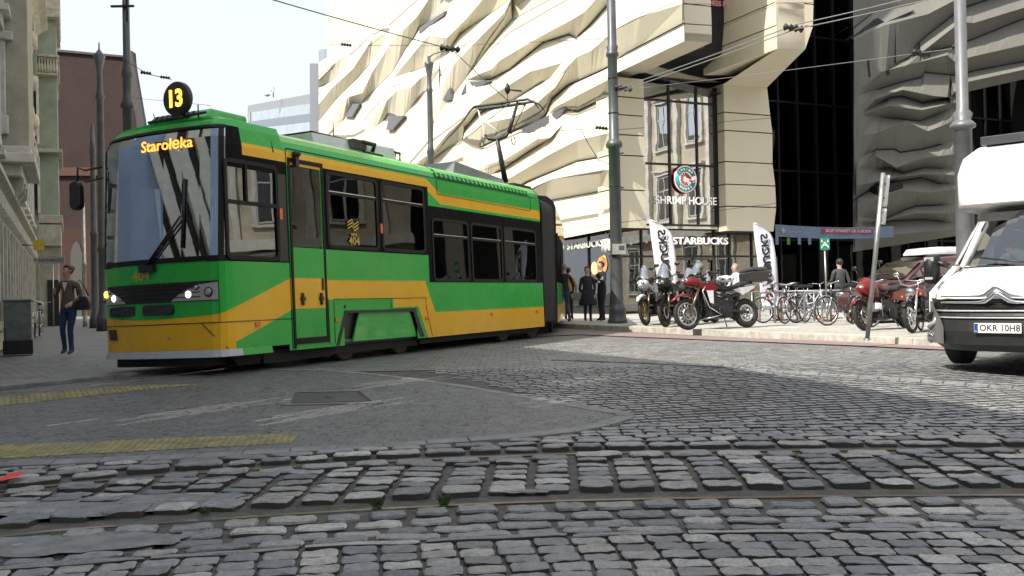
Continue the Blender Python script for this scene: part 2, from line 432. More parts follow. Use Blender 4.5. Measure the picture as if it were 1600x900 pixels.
# between the rails: setts stacked in columns with wide open joints
x = -5.
while x < 6.5:
    w = random.uniform(.225, .27); gp = random.uniform(.035, .065); vv = .17
    for k_ in range(6):
        d = (.235, .165, .15, .165, .15, .17)[k_] * random.uniform(.92, 1.06)
        xc = x + w / 2 + .045 * (vv - .5); yc = r1s(xc) + vv + d / 2
        if vis(xc, yc) and vv + d < 1.23:
            stone(xc, yc, w * random.uniform(.92, 1.03), d - .018, (.018 if k_ == 0 else .008) + random.uniform(-.01, .01), .013 if k_ == 0 else .010, 4, 4, ang=-.02 + random.uniform(-.07, .07), tilt=random.uniform(-.03, .03))
        vv += d
    x += w + gp
course(1.15, .21, .34, -5, 7, .05, .25, .014, .018, 5, 3, skipf=sk, hj=.012)
course(GA + .08, .19, .33, -6, 8, .03, .25, .016, .018, 5, 3, skipf=sk2, hj=.01)
course(GA + .28, .17, .31, -6, 8, .025, .2, .012, .015, 4, 3, skipf=sk2)
course(GA + .46, .15, .27, -6, 9, .02, .2, .004, .012, 4, 3, skipf=sk2, hj=.004)
kerb_a = 13.05
def skfar(x, y, w):
    a, b, _ = toS(Vector((x, y, 0)))
    return sk2(x, y, w) or y < r1s(x) + GA + .98 or a > kerb_a - .1 or (x < -1.2 and y > 12.1 + (x + 2) * -.2) or (x + .6) < -(y - 12) * .55
v = GA + .61
while v < GA + 1.1: course(v, .13, .19, -8, 12, .009, .2, -.004, .006, 2, 2, off=.05, skipf=sk2, hj=.003, gy=.008, rr=(.15, .75)); v += .13
v = GA - .9; k_ = 0
while v < 13.5:
    n_ = 2 if v < 2.6 else 1
    course(v, .13, .175, -9, 13, .007, .16, -.012, .004, n_, n_, off=.09 * (k_ % 2), skipf=skfar, hj=.002, gy=.007, sl=.17, rr=(.2, .72) if k_ % 5 else (.1, .85)); v += .13; k_ += 1
me = bpy.data.meshes.new('cobbled_road'); me.from_pydata(stones_v, [], stones_f); me.materials.append(setts)
me.polygons.foreach_set('use_smooth', [False] * len(stones_f))
at = me.attributes.new('rnd', 'FLOAT', 'POINT'); at.data.foreach_set('value', stones_r)
o = bpy.data.objects.new('cobbled_road', me); COL.objects.link(o); tag(o, kind='structure')
print('stones', len(stones_f))
# ---- rails
rail_m = mat('rail_steel', (.16, .12, .09), .45, .7, var=.5, vs=5)
shiny = mat('rail_polished', (.62, .60, .57), .22, 1., var=.15, vs=3)
for off in (0, GA):
    mb = MB(); P = []
    x = -7.
    while x < 9: P.append(Vector((x, r1s(x) + off, 0))); x += .35
    for A, B in zip(P, P[1:]):
        for (y0, y1, z0, z1, mi) in ((-.055, -.002, -.12, -.012, 1), (.03, .055, -.12, -.02, 0), (-.002, .03, -.12, -.055, 0)):
            q = []
            for z_ in (z0, z1):
                for p_, yy in ((A, y0), (B, y0), (B, y1), (A, y1)): q.append((p_.x, p_.y + yy, terr(p_.y) + z_))
            mb.hexa(q, mi if A.x < -.9 and off == 0 or A.x < -1.2 and A.x > -2.1 else 0)
    tag(mb.build('tram_rail', [rail_m, shiny]), kind='structure')
# ---- far road: sett pattern too small to model stone by stone
def far_sett():
    m, nt, p = newmat('far_setts')
    x, y, z = xyz(nt)
    br = tex(nt, 'Brick', 1., offset=.5); br.inputs['Brick Width'].default_value = .2; br.inputs['Row Height'].default_value = .15; br.inputs['Mortar Size'].default_value = .012
    br.inputs['Color1'].default_value = (.13, .135, .14, 1); br.inputs['Color2'].default_value = (.21, .205, .195, 1); br.inputs['Mortar'].default_value = (.045, .042, .036, 1); br.inputs['Bias'].default_value = 0
    n = tex(nt, 'Noise', 1.5, Detail=7., Roughness=.7)
    nt.links.new(mixc(nt, 1., br.outputs['Color'], (E(nt, n.outputs[0]) * 1.2 + .45).s, 'MULTIPLY'), p.inputs['Base Color'])
    p.inputs['Roughness'].default_value = .6
    bump(nt, E(nt, br.outputs['Fac']) * -1. + E(nt, n.outputs[0]), .5, .02)
    return m
farset = far_sett()
P = [Vector((-7.5, 13.1, 0)), Vector((8., 13.1, 0)), S(13.0, 13), S(13.0, 90), S(-3, 90)]
sheet('road', P, farset, -.012, cuts=False)
# ---- left pavement and the strip of bright setts along the tram track
pave = paver_mat('concrete_slabs', (.17, .175, .18), (.24, .245, .25), 3.5, .5, .7)
gw = gt(-700, 600); 
P = [gt(-700, 655), gt(0, 606), gt(180, 588), gt(330, 572), gt(420, 555), S(3.5, 30), S(3.5, 70), S(-3, 70), S(-3, 6)]
sheet('left_pavement', P, pave, .02, cuts=False)
lp_k = MB(); strip_slabs(lp_k, strip_pts([gt(-700, 655), gt(0, 607), gt(180, 589), gt(330, 573)], .9), .14, .026, side=1)
tag(lp_k.build('left_kerb', kerb_m, bevel=.006), kind='structure')
for q0 in ([(-600, 672), (0, 618), (180, 599), (350, 577)],):
    mb = MB(); pp = [gt(*q) for q in q0]
    for A, B in zip(pp, pp[1:]):
        for dy, w_, mi in ((0, .06, 1), (.09, .03, 0)):
            q = []
            for z_ in (-.05, .012):
                for p_, yy in ((A, dy), (B, dy), (B, dy + w_), (A, dy + w_)): q.append((p_.x, p_.y + yy, terr(p_.y) + z_))
            mb.hexa(q, mi)
    tag(mb.build('tram_rail', [rail_m, shiny]), kind='structure')
# tactile strips
def tact_mat():
    m, nt, p = newmat('tactile_yellow')
    x, y, z = xyz(nt)
    n = tex(nt, 'Noise', 7., Detail=5.)
    nt.links.new(mixc(nt, (E(nt, n.outputs[0]) * 3. - 1.).clamp(), (.19, .17, .09), (.33, .29, .13)), p.inputs['Base Color'])
    p.inputs['Roughness'].default_value = .75
    return m
tm_ = tact_mat()
for pts, nm in (([(-300, 735), (-300, 712), (0, 696), (468, 677), (455, 692), (0, 716)], 1), ([(-300, 662), (-300, 642), (0, 621), (180, 604), (335, 599), (240, 607), (0, 634)], 2)):
    P = [gt(*q) for q in pts]
    mb = MB(); xs_ = [p.x for p in P]; ys_ = [p.y for p in P]
    base = P; y_ = min(ys_)
    bm = MB()
    t = (gt(468, 684) - gt(0, 705)).normalized() if nm == 1 else (gt(335, 600) - gt(0, 627)).normalized(); n_ = Vector((-t.y, t.x, 0))
    o0 = gt(0, 705) if nm == 1 else gt(0, 627)
    for i in range(-60, 90):
        for j in range(-6, 7):
            c = o0 + t * (i * .062) + n_ * (j * .062 + (.031 if i % 2 else 0))
            if inpoly(c.x, c.y, P) and vis(c.x, c.y):
                zz = terr(c.y); mb.add([(c.x + .022 * math.cos(k) * 1.0, c.y + .022 * math.sin(k), zz + .007) for k in (0, 1.05, 2.1, 3.14, 4.19, 5.24)] + [(c.x + .03 * math.cos(k), c.y + .03 * math.sin(k), zz - .002) for k in (0, 1.05, 2.1, 3.14, 4.19, 5.24)], [(0, 1, 2, 3, 4, 5)] + [(i_, 6 + i_, 6 + (i_ + 1) % 6, (i_ + 1) % 6) for i_ in range(6)])
    tag(mb.build('tactile_studs', tm_), kind='structure')
    sheet('tactile_paving', P, tm_, .0, cuts=True)
# manhole cover with its frame on the island
iron = mat('cast_iron', (.09, .09, .092), .55, .5, var=.3, vs=8, bmp=.3, bs=60)
th = thing('manhole_cover', 'rectangular iron inspection cover set in the small pavers in front of the tram', 'manhole cover')
q = [gt(455, 631), gt(580, 628), gt(560, 612), gt(462, 614)]
cen = sum(q, Vector()) / 4; th.location = (cen.x, cen.y, terr(cen.y))
loc = lambda k, dz: Vector((cen.x + (k.x - cen.x), cen.y + (k.y - cen.y), terr(k.y) + dz)) - Vector(th.location)
def quad_slab(mb, pts, sc, z0, z1):
    r_ = []
    for dz in (z0, z1): r_ += [tuple(loc(cen + (k - cen) * sc, dz)) for k in pts]
    mb.hexa(r_)
mb = MB()
for i in range(4):
    A, B = q[i], q[(i + 1) % 4]; r_ = []
    for dz in (-.02, .008): r_ += [tuple(loc(k, dz)) for k in (cen + (A - cen) * 1.28, cen + (B - cen) * 1.28, cen + (B - cen) * 1.02, cen + (A - cen) * 1.02)]
    mb.hexa(r_)
mb.build('frame', mat('frame_concrete', (.14, .145, .148), .8, var=.25, vs=8, bmp=.3), th, bevel=.003)
mb = MB(); quad_slab(mb, q, .985, -.03, .004); mb.build('cover_plate', iron, th, bevel=.003)
mb = MB()
for i in range(4):
    A, B = q[i], q[(i + 1) % 4]; r_ = []
    for dz in (.002, .009): r_ += [tuple(loc(k, dz)) for k in (cen + (A - cen) * .96, cen + (B - cen) * .96, cen + (B - cen) * .93, cen + (A - cen) * .93)]
    mb.hexa(r_)
mb.lathe([(.05, .0), (.05, .01), (.0, .012)], loc(cen, 0), n=12)
mb.build('cover_rim', iron, th)
# plaza pavement on the far side and its kerb
def plaza_mat():
    m, nt, p = newmat('plaza_slabs')
    br = tex(nt, 'Brick', 1., offset=.5); br.inputs['Brick Width'].default_value = .6; br.inputs['Row Height'].default_value = .3; br.inputs['Mortar Size'].default_value = .008
    br.inputs['Color1'].default_value = (.36, .35, .32, 1); br.inputs['Color2'].default_value = (.44, .43, .40, 1); br.inputs['Mortar'].default_value = (.12, .115, .10, 1)
    n = tex(nt, 'Noise', 1.2, Detail=7., Roughness=.7)
    nt.links.new(mixc(nt, 1., br.outputs['Color'], (E(nt, n.outputs[0]) * 1. + .5).s, 'MULTIPLY'), p.inputs['Base Color'])
    p.inputs['Roughness'].default_value = .8; bump(nt, E(nt, n.outputs[0]), .3, .02)
    return m
plaza = plaza_mat()
mb = MB(); P = [S(kerb_a + .15, 5.), S(kerb_a + .15, 95), S(75, 95), S(75, 5.)]
mb.prism([(q.x, q.y, 0) for q in P][::-1], (0, 0, KZ)); tag(mb.build('plaza_pavement', plaza), kind='structure')
mb = MB(); b = 5.
while b < 60:
    mb.hexa([tuple(S(a_, b_, z_)) for z_ in (-.1, KZ + .004 + random.uniform(-.003, .003)) for a_, b_ in ((kerb_a, b), (kerb_a + .148, b), (kerb_a + .148, b + .99), (kerb_a, b + .99))]); b += 1.
tag(mb.build('plaza_kerb', mat('light_kerb', (.42, .40, .36), .8, var=.25, vs=5, bmp=.3), bevel=.01), kind='structure')
# worn red lane and white lines on the road beside the kerb
def worn(name, c, keep):
    m, nt, p = newmat(name)
    n = tex(nt, 'Noise', 6., Detail=9., Roughness=.8); f = (E(nt, n.outputs[0]) * 12. - keep).clamp()
    nt.links.new(mixc(nt, f, (.20, .20, .195), c), p.inputs['Base Color']); p.inputs['Roughness'].default_value = .8
    return m
redp = worn('worn_red_paint', (.42, .06, .06), 6.1); whp = worn('worn_white_paint', (.45, .45, .44), 6.6)
mb = MB()
def band(mb, pts, dz=.008):
    P = [gt(*q) for q in pts]; mb.add([(q.x, q.y, terr(q.y) + dz) for q in P], [tuple(range(len(P)))])
for pts in ([(700, 531), (905, 523), (1000, 527), (1150, 533), (1350, 541), (1495, 548), (1495, 539), (1350, 534), (1200, 530), (1000, 521), (905, 519), (700, 526)],):
    band(mb, pts[:])
tag(mb.build('red_lane', redp), kind='structure')
mb = MB(); strip_slabs(mb, strip_pts([gt(*q) for q in ((860, 562), (1000, 567), (1250, 583), (1620, 608))], .22), .10, .004, gap=.014)
strip_slabs(mb, strip_pts([gt(*q) for q in ((1190, 545), (1500, 556))], .3), .10, .004, gap=.014)
tag(mb.build('pale_sett_line', kerb_m), kind='structure')
mb = MB(); band(mb, [(-20, 767), (0, 760), (20, 751), (42, 750), (30, 757), (5, 764)], .06)
tag(mb.build('red_paint_mark', worn('fresh_red_paint', (.75, .04, .03), 4.5)), kind='structure')
# old mortar spilled over the setts beside the rails
def blob(pts, dz):
    P = []
    n = len(pts)
    for i in range(n):
        A, B = pts[i], pts[(i + 1) % n]
        for k in range(4):
            t = k / 4; P.append(gt(A[0] + (B[0] - A[0]) * t + random.uniform(-6, 6), A[1] + (B[1] - A[1]) * t + random.uniform(-1.6, 1.6)))
    return P
mort = mat('old_mortar', (.19, .198, .20), .85, var=.35, vs=5, bmp=.8, bs=22)
for pts in ([(-60, 802), (-60, 790), (60, 783), (200, 775), (330, 771), (400, 773), (360, 782), (300, 796), (180, 806), (60, 812)], [(-60, 868), (-60, 846), (80, 838), (200, 832), (300, 838), (270, 852), (150, 862), (40, 872)], [(760, 769), (800, 765), (850, 766), (860, 770), (800, 773)]):
    o = sheet('mortar_patch', blob(pts, 0), mort, .007); 
# tufts of grass in the open joints
gm = mat('grass_green', (.05, .09, .025), .7, var=.3)
for i, (px, py, s_, lb) in enumerate([(588, 790, 1., 'small tuft of weeds in the rail joint left of the other tuft in the middle'), (693, 786, 1.1, 'small tuft of weeds in the rail joint right of the other tuft in the middle'), (320, 800, .6, 'tiny tuft of weeds beside the worn slab at left of the near rail')]):
    P = gt(px, py); mb = MB(); rd = random.Random(i)
    for k_ in range(34):
        a = rd.random() * 6.28; l = rd.uniform(.03, .085) * s_; o_ = Vector((rd.uniform(-.03, .03), rd.uniform(-.02, .02), -.03)); d = Vector((math.cos(a) * .6, math.sin(a) * .5, 1)).normalized() * l
        sdv = Vector((-math.sin(a), math.cos(a), 0)) * .004
        mb.add([o_ - sdv, o_ + sdv, o_ + d * .6 + sdv * .8 + Vector((0, 0, .01)), o_ + d + Vector((math.cos(a), math.sin(a), 0)) * .01], [(0, 1, 2), (0, 2, 3)])
    o = mb.build('weed_tuft', gm); o.location = (P.x, P.y, terr(P.y) + .02); tag(o, lb, 'weed', 'weeds growing in the rail joints')
# ================================================================ shopping centre with the folded stone skin
def panel_mat(name, c, seam=1.15, tilt=.25, step=1., var=.06):
    """light stone panels with thin open seams; a = along the wall, z = height (local x, z)"""
    m, nt, p = newmat(name)
    x, y, z = xyz(nt)
    n = tex(nt, 'Noise', .5, Detail=5.); n2 = tex(nt, 'Noise', 25., Detail=4.)
    u = (x + z * tilt).mod(seam); ln = u.lt(.06)
    v_ = (z - x * .12).mod(3.7).lt(.03)
    cell = (x + z * tilt) / seam; wn = nt.nodes.new('ShaderNodeTexWhiteNoise'); wn.noise_dimensions = '1D'
    nt.links.new(cell._op('FLOOR').s, wn.inputs['W'])
    k = E(nt, wn.outputs[0]) * .07 + E(nt, n.outputs[0]) * .16 + E(nt, n2.outputs[0]) * .06 + .84
    col = mixc(nt, 1., c, k.s, 'MULTIPLY')
    col = mixc(nt, (ln.max(v_)) * .85, col, (.16, .14, .11))
    nt.links.new(col, p.inputs['Base Color']); p.inputs['Roughness'].default_value = .62
    bump(nt, E(nt, n2.outputs[0]) - ln * 2., .15, .01)
    return m
panel_w = panel_mat('stone_panels', (.70, .655, .53))
panel_f = panel_mat('stone_panels_plain', (.64, .59, .47), seam=50., tilt=0)
panel_shade = panel_mat('stone_panels_wing_shade', (.18, .177, .158), seam=2.3, tilt=-.3)  # same stone, with the wing's shade darkened into its colour
gapm = mat('joint_black', (.012, .012, .012), .7, var=0)
darkglass = glass('dark_glass', (.02, .025, .03), .02, .4, .015)
shopglass = glass('shop_glass', (.22, .23, .22), .15, .9, .01)
mirrorglass = glass('mirror_glass', (.03, .035, .04), .45, .6, .008)
interior = mat('dark_interior', (.02, .02, .022), .8, var=.3)
mullion = mat('dark_mullion', (.02, .02, .022), .4, .3, var=.1)

class Skin:
    """folded wall: lines traced along ridges (standing out) and valleys (set back), joined by facets"""
    def __init__(s, P, n, xdir, lines, x0, x1, top, bot, out):
        s.P = P; s.n = n; s.out = out; s.lines = lines; s.x0 = x0; s.x1 = x1; s.top = top; s.bot = bot; s.xdir = xdir
    @staticmethod
    def at(L, x):
        for A, B in zip(L, L[1:]):
            if A[0] <= x <= B[0] and B[0] > A[0]:
                t = (x - A[0]) / (B[0] - A[0]); return A[1] + (B[1] - A[1]) * t
        return None
    def prof(s, x, side):
        """ordered (y, offset) down one column; side = -1/+1 takes the limit from left/right"""
        e = side * .01; xx = x + e
        tp = s.at(s.top, xx); bt = s.at(s.bot, xx)
        r = []
        for kind, L in s.lines:
            if L[0][0] <= xx <= L[-1][0]:
                y = s.at(L, xx)
                if y is None or y <= tp + .5 or y >= bt - .5: continue
                # the fold fades out where a line starts or ends
                f0 = 1 if L[0][0] <= s.x0 + 1 else min(1, (xx - L[0][0]) / 34.)
                f1 = 1 if L[-1][0] >= s.x1 - 1 else min(1, (L[-1][0] - xx) / 34.)
                r.append([y, kind, min(f0, f1)])
        r.sort(key=lambda q: q[0])
        pr = [(tp, .5)]
        for y, k, f in r: pr.append((y, .5 + (k - .5) * f))
        pr.append((bt, .35)); return pr
    def pt(s, x, y, o): return onplane(x, y, s.P + s.n * (o * s.out), s.n)
    def build(s, name, m, parent, org, basis):
        mb = MB(); inv = basis.inverted()
        bx = {s.x0, s.x1}
        for L in [l for _, l in s.lines] + [s.top, s.bot]:
            for q in L:
                if s.x0 < q[0] < s.x1: bx.add(q[0])
        bx = sorted(bx); xs = [bx[0]]
        for q in bx[1:]:
            if q - xs[-1] > .6: xs.append(q)
        for xa, xb in zip(xs, xs[1:]):
            A, B = s.prof(xa, 1), s.prof(xb, -1)
            if len(A) != len(B):
                n_ = min(len(A), len(B)); A = A[:n_ - 1] + [A[-1]]; B = B[:n_ - 1] + [B[-1]]
            for i in range(len(A) - 1):
                q = [s.pt(xa, *A[i]), s.pt(xb, *B[i]), s.pt(xb, *B[i + 1]), s.pt(xa, *A[i + 1])]
                if (q[0] - q[3]).length < .01 and (q[1] - q[2]).length < .01: continue
                mb.add(q, [(3, 2, 1, 0)], 0, False, inv)
        o = mb.build(name, m, parent); return o
    def gaps(s, parent, basis, wts):
        inv = basis.inverted(); mb = MB()
        for (kind, L), w in zip(s.lines, wts):
            if w <= 0: continue
            for A, B in zip(L, L[1:]):
                if B[0] < s.x0 or A[0] > s.x1: continue
                p0 = s.pt(A[0], A[1], .5 + (kind - .5) * .9) + s.n * .03; p1 = s.pt(B[0], B[1], .5 + (kind - .5) * .9) + s.n * .03
                if (p1 - p0).length > .05: mb.tube([p0, p1], w * .016, 4, M=inv, smooth=False)
        return mb.build('panel_gap', gapm, parent)

mall = thing('shopping_centre', 'large shopping centre clad in folded cream stone bands over a glazed entrance', 'building', S(19.5, 32.8))
mall.rotation_euler = (0, 0, math.atan2(V2.y, V2.x))
MI = Matrix.Translation(S(19.5, 32.8)) @ Matrix.Rotation(math.atan2(V2.y, V2.x), 4, 'Z')   # local x across, y along the street
def mpart(mb, name, m, **k): return mb.build(name, m, mall, **k)
# local frame helper: L(a, b, z) -> local coordinates of the mall
def L_(a, b, z): return Vector((a - 19.5, b - 32.8, z))
R1, V1 = 1., 0.
LN = [
 (R1, [(498, 124), (534, 89), (546, 91)]), (V1, [(498, 137), (522, 125), (546, 92)]),
 (R1, [(498, 163), (519, 137), (551, 108), (582, 61), (608, 50)]), (V1, [(498, 189), (503, 184), (526, 155), (557, 124), (582, 96), (608, 54)]),
 (R1, [(503, 189), (543, 152), (566, 145), (582, 112), (615, 61), (634, 43), (651, 27), (669, 0), (700, -45)]),
 (V1, [(520, 205), (534, 192), (551, 161), (566, 160.5), (614, 112), (634, 77), (647, 59), (655, 43), (695, 16), (720, -8), (760, -45)]),
 (R1, [(614, 121), (670, 56), (698, 60), (729, 29), (754, 0), (800, -50)]),
 (V1, [(614, 122), (653, 109), (680, 96), (700, 84), (705, 74), (719, 53), (784, 10), (796, 0), (850, -45)]),
 (R1, [(570, 195), (577, 184), (621, 141), (643, 136), (658, 121), (686, 109)]), (V1, [(570, 210), (589, 197), (605, 183), (631, 181), (667, 141), (686, 110)]),
 (R1, [(675, 192), (685, 150), (700, 117), (712, 97), (788, 20), (800, -5), (860, -60)]),
 (V1, [(675, 194), (700, 158), (729, 121), (767, 71), (787, 46), (800, 32), (859, 0), (930, -38), (1000, -70)]),
 (R1, [(729, 124), (768, 108), (780, 95), (844, 57), (889, 33), (913, 19), (930, 0), (975, -50)]),
 (V1, [(729, 125), (768, 124), (797, 109), (848, 67), (890, 54), (901, 60), (922, 40), (951, 7), (957, 0), (1000, -40)]),
 (R1, [(640, 262), (677, 236), (700, 208), (709, 200), (754, 158), (829, 112), (878, 98)]), (V1, [(640, 275), (700, 232), (723, 219), (727, 200), (748, 178), (802, 157), (861, 120), (878, 99)]),
 (R1, [(724, 218), (753, 193), (800, 184), (812, 178), (840, 160), (868, 135), (888, 104), (901, 89), (924, 79), (961, 46), (990, 29), (1066, 6)]),
 (V1, [(724, 220), (749, 231), (764, 224), (793, 209), (811, 201), (842, 189), (853, 180), (862, 155), (889, 133), (938, 111), (952, 104), (964, 94), (982, 82), (1070, 36)]),
 (R1, [(858, 177), (866, 168), (951, 124), (972, 113)]), (V1, [(858, 178), (884, 171), (903, 174), (951, 151), (972, 138)]),
 (R1, [(745, 262), (788, 250), (840, 217), (860, 215), (880, 193)]), (V1, [(745, 282), (787, 264), (822, 240), (859, 217), (880, 195)]),
 (R1, [(740, 300), (797, 278), (856, 243), (902, 219), (950, 208), (975, 204)]), (V1, [(740, 330), (826, 284), (867, 267), (902, 252), (951, 243), (975, 239)]),
 (R1, [(760, 330), (840, 290), (862, 280), (896, 274), (951, 265), (975, 262)]), (V1, [(760, 348), (853, 312), (862, 313), (951, 297), (975, 293)]),
]
TOP = [(497, 98), (498, 98), (534, 75), (553, 62), (583, 43), (613, 27), (647, -4), (700, -60), (760, -110), (1072, -330)]
# lower wall stops at the street corner, the upper part runs on to the overhanging corner
BOT = [(497, 300), (600, 335), (700, 378), (871, 374), (958, 357), (959, 117), (1069, 64), (1072, 63)]
sk_ = Skin(S(19.5, 0), -V2, None, LN, 498., 1069., TOP, [(497, 240), (505, 300), (560, 345), (700, 385), (800, 380), (871, 374), (959.4, 357), (960, 115.5), (1069.5, 64)], .54)
sk_.P = S(19.75, 0)
sk_.build('folded_facade', panel_w, mall, None, MI)
sk_.gaps(mall, MI, [0, .5, 0, .4, 0, .9, .3, .8, 0, .9, 0, 1., 0, 1.6, 0, 1.1, 0, 2.1, 0, 1.8, 0, 1.2, 0, 1.6, 0, 1.8])
# recessed panes and one grey patch where the bands open up
inv = MI.inverted()
for q in ([(686, 137), (704, 137), (704, 156), (684, 156)], [(539, 183), (551, 162), (561, 162), (549, 183)], [(603, 203), (608, 181), (631, 181), (612, 203)], [(720, 148), (729, 127), (766, 127)],
          [(655, 43), (695, 17), (693, 24), (655, 52)], [(812, 202), (884, 167), (868, 190), (835, 212)]):
    rec = MB(); zs = [onplane(x, y, S(19.75, 0) - V2 * .25, -V2) for x, y in q]
    rec.prism(zs, V2 * .2, M=inv); mpart(rec, 'window', mat('grey_pane', (.10, .10, .11), .25, .0, var=.1, spec=.8))
# core of the block behind the skin: keeps the volume solid, its unseen top raised to shade the wing
H_ = 30.; b_w = 42.
core = MB()
core.box(.9, 8.3, .6, 48, 9.9, H_); core.box(2.5, 8.3, 4, 30, H_, 46.); core.box(.9, 8.3, 8., 48, 0, 9.9)
mpart(core, 'wall', panel_f)
roofcut = MB()
# front pillars: stacked, slightly shifted blocks
rd = random.Random(3)
def pillar(px0, px1, levels, bulge):
    pil = MB()
    a0 = onplane(px0, 300, S(0, 32.8), -U2); a1 = onplane(px1, 300, S(0, 32.8), -U2)
    A0, A1 = a0.dot(V2), a1.dot(V2)
    zs = [onplane((px0 + px1) / 2, y, S(0, 32.8), -U2).z for y in levels]
    for k in range(len(zs) - 1):
        z1, z0 = zs[k], zs[k + 1]; b0 = bulge[k] * .024; b1 = bulge[k + 1] * .024
        pil.hexa([L_(A0 + .0, 32.8, z0 + .025), L_(A1 + b1, 32.8 + .0, z0 + .025), L_(A1 + b1, 33.9, z0 + .025), L_(A0, 33.9, z0 + .025),
                  L_(A0 + .0, 32.8, z1 - .025), L_(A1 + b0, 32.8, z1 - .025), L_(A1 + b0, 33.9, z1 - .025), L_(A0, 33.9, z1 - .025)])
        pil.box(A0 - 19.5 + .03, A1 - 19.5 - .05, 0.04, 1.0, z0 - .03, z0 + .03, 1)
    mpart(pil, 'pillar', [panel_f, gapm])
    return A0, A1
pa0, pa1 = pillar(956, 1009, [121, 152, 180, 211, 243, 297, 357], [0, 0, 0, 0, 0, 0, 0])
pb0, pb1 = pillar(1134, 1206, [133, 178, 206, 254, 289, 323, 362], [-6, 0, 4, 3, 8, 9, 2])
# overhanging masses
ov = MB()
def fp(px, py, b): return onplane(px, py, S(0, b), -U2)
def toL(P): return inv @ P
b_f = 28.2
def mass(front, b0, b1, mi=0, back=None):
    fr = [fp(x, y, b0) for x, y in front]; bk = [q + U2 * (b1 - b0) for q in fr] if back is None else back
    n = len(fr); ov.add([toL(q) for q in fr + bk], [tuple(range(n))[::-1], tuple(range(n, 2 * n))] + [(i, (i + 1) % n, n + (i + 1) % n, n + i) for i in range(n)], mi)
# left fin: front face of the left mass in three blocks
for ys_, xr in (((64, 66.5, 40.5, 38), (1069, 1112, 1112, 1070.5)), ((36, 39, 11, 6), (1070.5, 1112, 1111, 1067)), ((4, 9, -60, -62), (1067, 1111, 1108, 1066)), ((-64, -62, -330, -330), (1066, 1108, 1100, 1064))):
    mass([(xr[0], ys_[0]), (xr[1], ys_[1]), (xr[2], ys_[2]), (xr[3], ys_[3])], b_f, b_f + 4.8)
# sloped underside linking the left mass to the pillar
zb = fp(1069, 64, b_f).z
u0 = [fp(1069, 64, b_f), fp(1112, 66.5, b_f)]
c0 = S(pa0, 32.9, u0[0].z - .02); c1 = S(pa1 + .02, 32.9, u0[0].z - .02); c2 = S(pb0, 34, u0[0].z + .3); 
ov.add([toL(q) for q in (u0[0] + V2 * .02, u0[1], c1, c0, u0[0] + Vector((0, 0, .3)) + V2 * .02, u0[1] + Vector((0, 0, .3)), c1 + Vector((0, 0, .3)), c0 + Vector((0, 0, .3)))],
       [(0, 3, 2, 1), (4, 5, 6, 7), (0, 1, 5, 4), (1, 2, 6, 5), (2, 3, 7, 6), (3, 0, 4, 7)], 0)
# right mass, front and slanted left cheek, tapering to the right pillar
for ys_, xr in (((76, 77, 42, 40), (1215, 1258, 1270, 1214)), ((38, 40, 8, 2), (1214, 1270, 1271, 1217)), ((0, 6, -80, -86), (1217, 1271, 1268, 1216)), ((-88, -82, -330, -330), (1216, 1268, 1264, 1214))):
    mass([(xr[0], ys_[0]), (xr[1], ys_[1]), (xr[2], ys_[2]), (xr[3], ys_[3])], b_f, b_f + 4.6)
rz = fp(1215, 76, b_f); r2 = fp(1258, 77, b_f); q0 = S(pb0 - .05, 32.8, fp(1134, 133, 32.8).z); q1 = S(pb1 - .15, 32.8, fp(1200, 137, 32.8).z)
ck = fp(1180, 100, 31.0); ck.z = fp(1180, 100, 31).z
ov.add([toL(q) for q in (rz, r2, q1, q0, ck, rz + Vector((0, 0, 3)), r2 + Vector((0, 0, 3)), q1 + Vector((0, 0, 4)), q0 + Vector((0, 0, 4)))],
       [(0, 3, 2, 1), (0, 4, 3), (0, 1, 6, 5), (1, 2, 7, 6), (5, 6, 7, 8)], 0)
cheek = [fp(1214.5, 76, b_f), fp(1181, 98, 31.6), fp(1179, 40, 31.6), fp(1179, -330, 31.6), fp(1213.5, -330, b_f), fp(1213.5, 40, b_f)]
ov.add([toL(q) for q in cheek], [(0, 1, 2, 5), (5, 2, 3, 4)], 0)
mpart(ov, 'overhang', [panel_f, gapm])
# dark recess between the two masses and above the door, soffit
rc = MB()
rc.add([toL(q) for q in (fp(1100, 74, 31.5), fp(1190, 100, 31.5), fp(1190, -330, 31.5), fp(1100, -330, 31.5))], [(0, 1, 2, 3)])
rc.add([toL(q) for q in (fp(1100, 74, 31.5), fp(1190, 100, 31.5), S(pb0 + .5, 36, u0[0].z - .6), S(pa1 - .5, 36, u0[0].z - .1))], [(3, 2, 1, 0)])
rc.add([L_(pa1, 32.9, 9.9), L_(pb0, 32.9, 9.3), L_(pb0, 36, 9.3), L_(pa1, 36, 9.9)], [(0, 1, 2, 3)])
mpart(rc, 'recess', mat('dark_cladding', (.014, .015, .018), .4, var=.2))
# glazed entrance front between the pillars, shop windows under the stone
b_g = 33.35
gl = MB(); zt_ = 9.6
gl.box(pa1 - 19.5, pb0 - 19.5, b_g - 32.8, b_g - 32.78, 3.6, zt_); mpart(gl, 'entrance_glazing', mirrorglass)
fr_ = MB()
for px in (1047, 1090, 1118):
    a = fp(px, 300, b_g).dot(V2) - 19.5; fr_.box(a - .04, a + .04, b_g - 32.8 - .06, b_g - 32.8 - .005, 3.8, zt_)
for py in (258, 352, 160):
    z = fp(1070, py, b_g).z; fr_.box(pa1 - 19.5, pb0 - 19.5, b_g - 32.8 - .07, b_g - 32.8 - .006, z - .04, z + .04)
fr_.box(fp(1118, 300, b_g).dot(V2) - 19.5, pb0 - 19.5, b_g - 32.8 - .08, b_g - 32.8 + .1, 3.8, zt_)
mpart(fr_, 'glazing_frame', mullion)
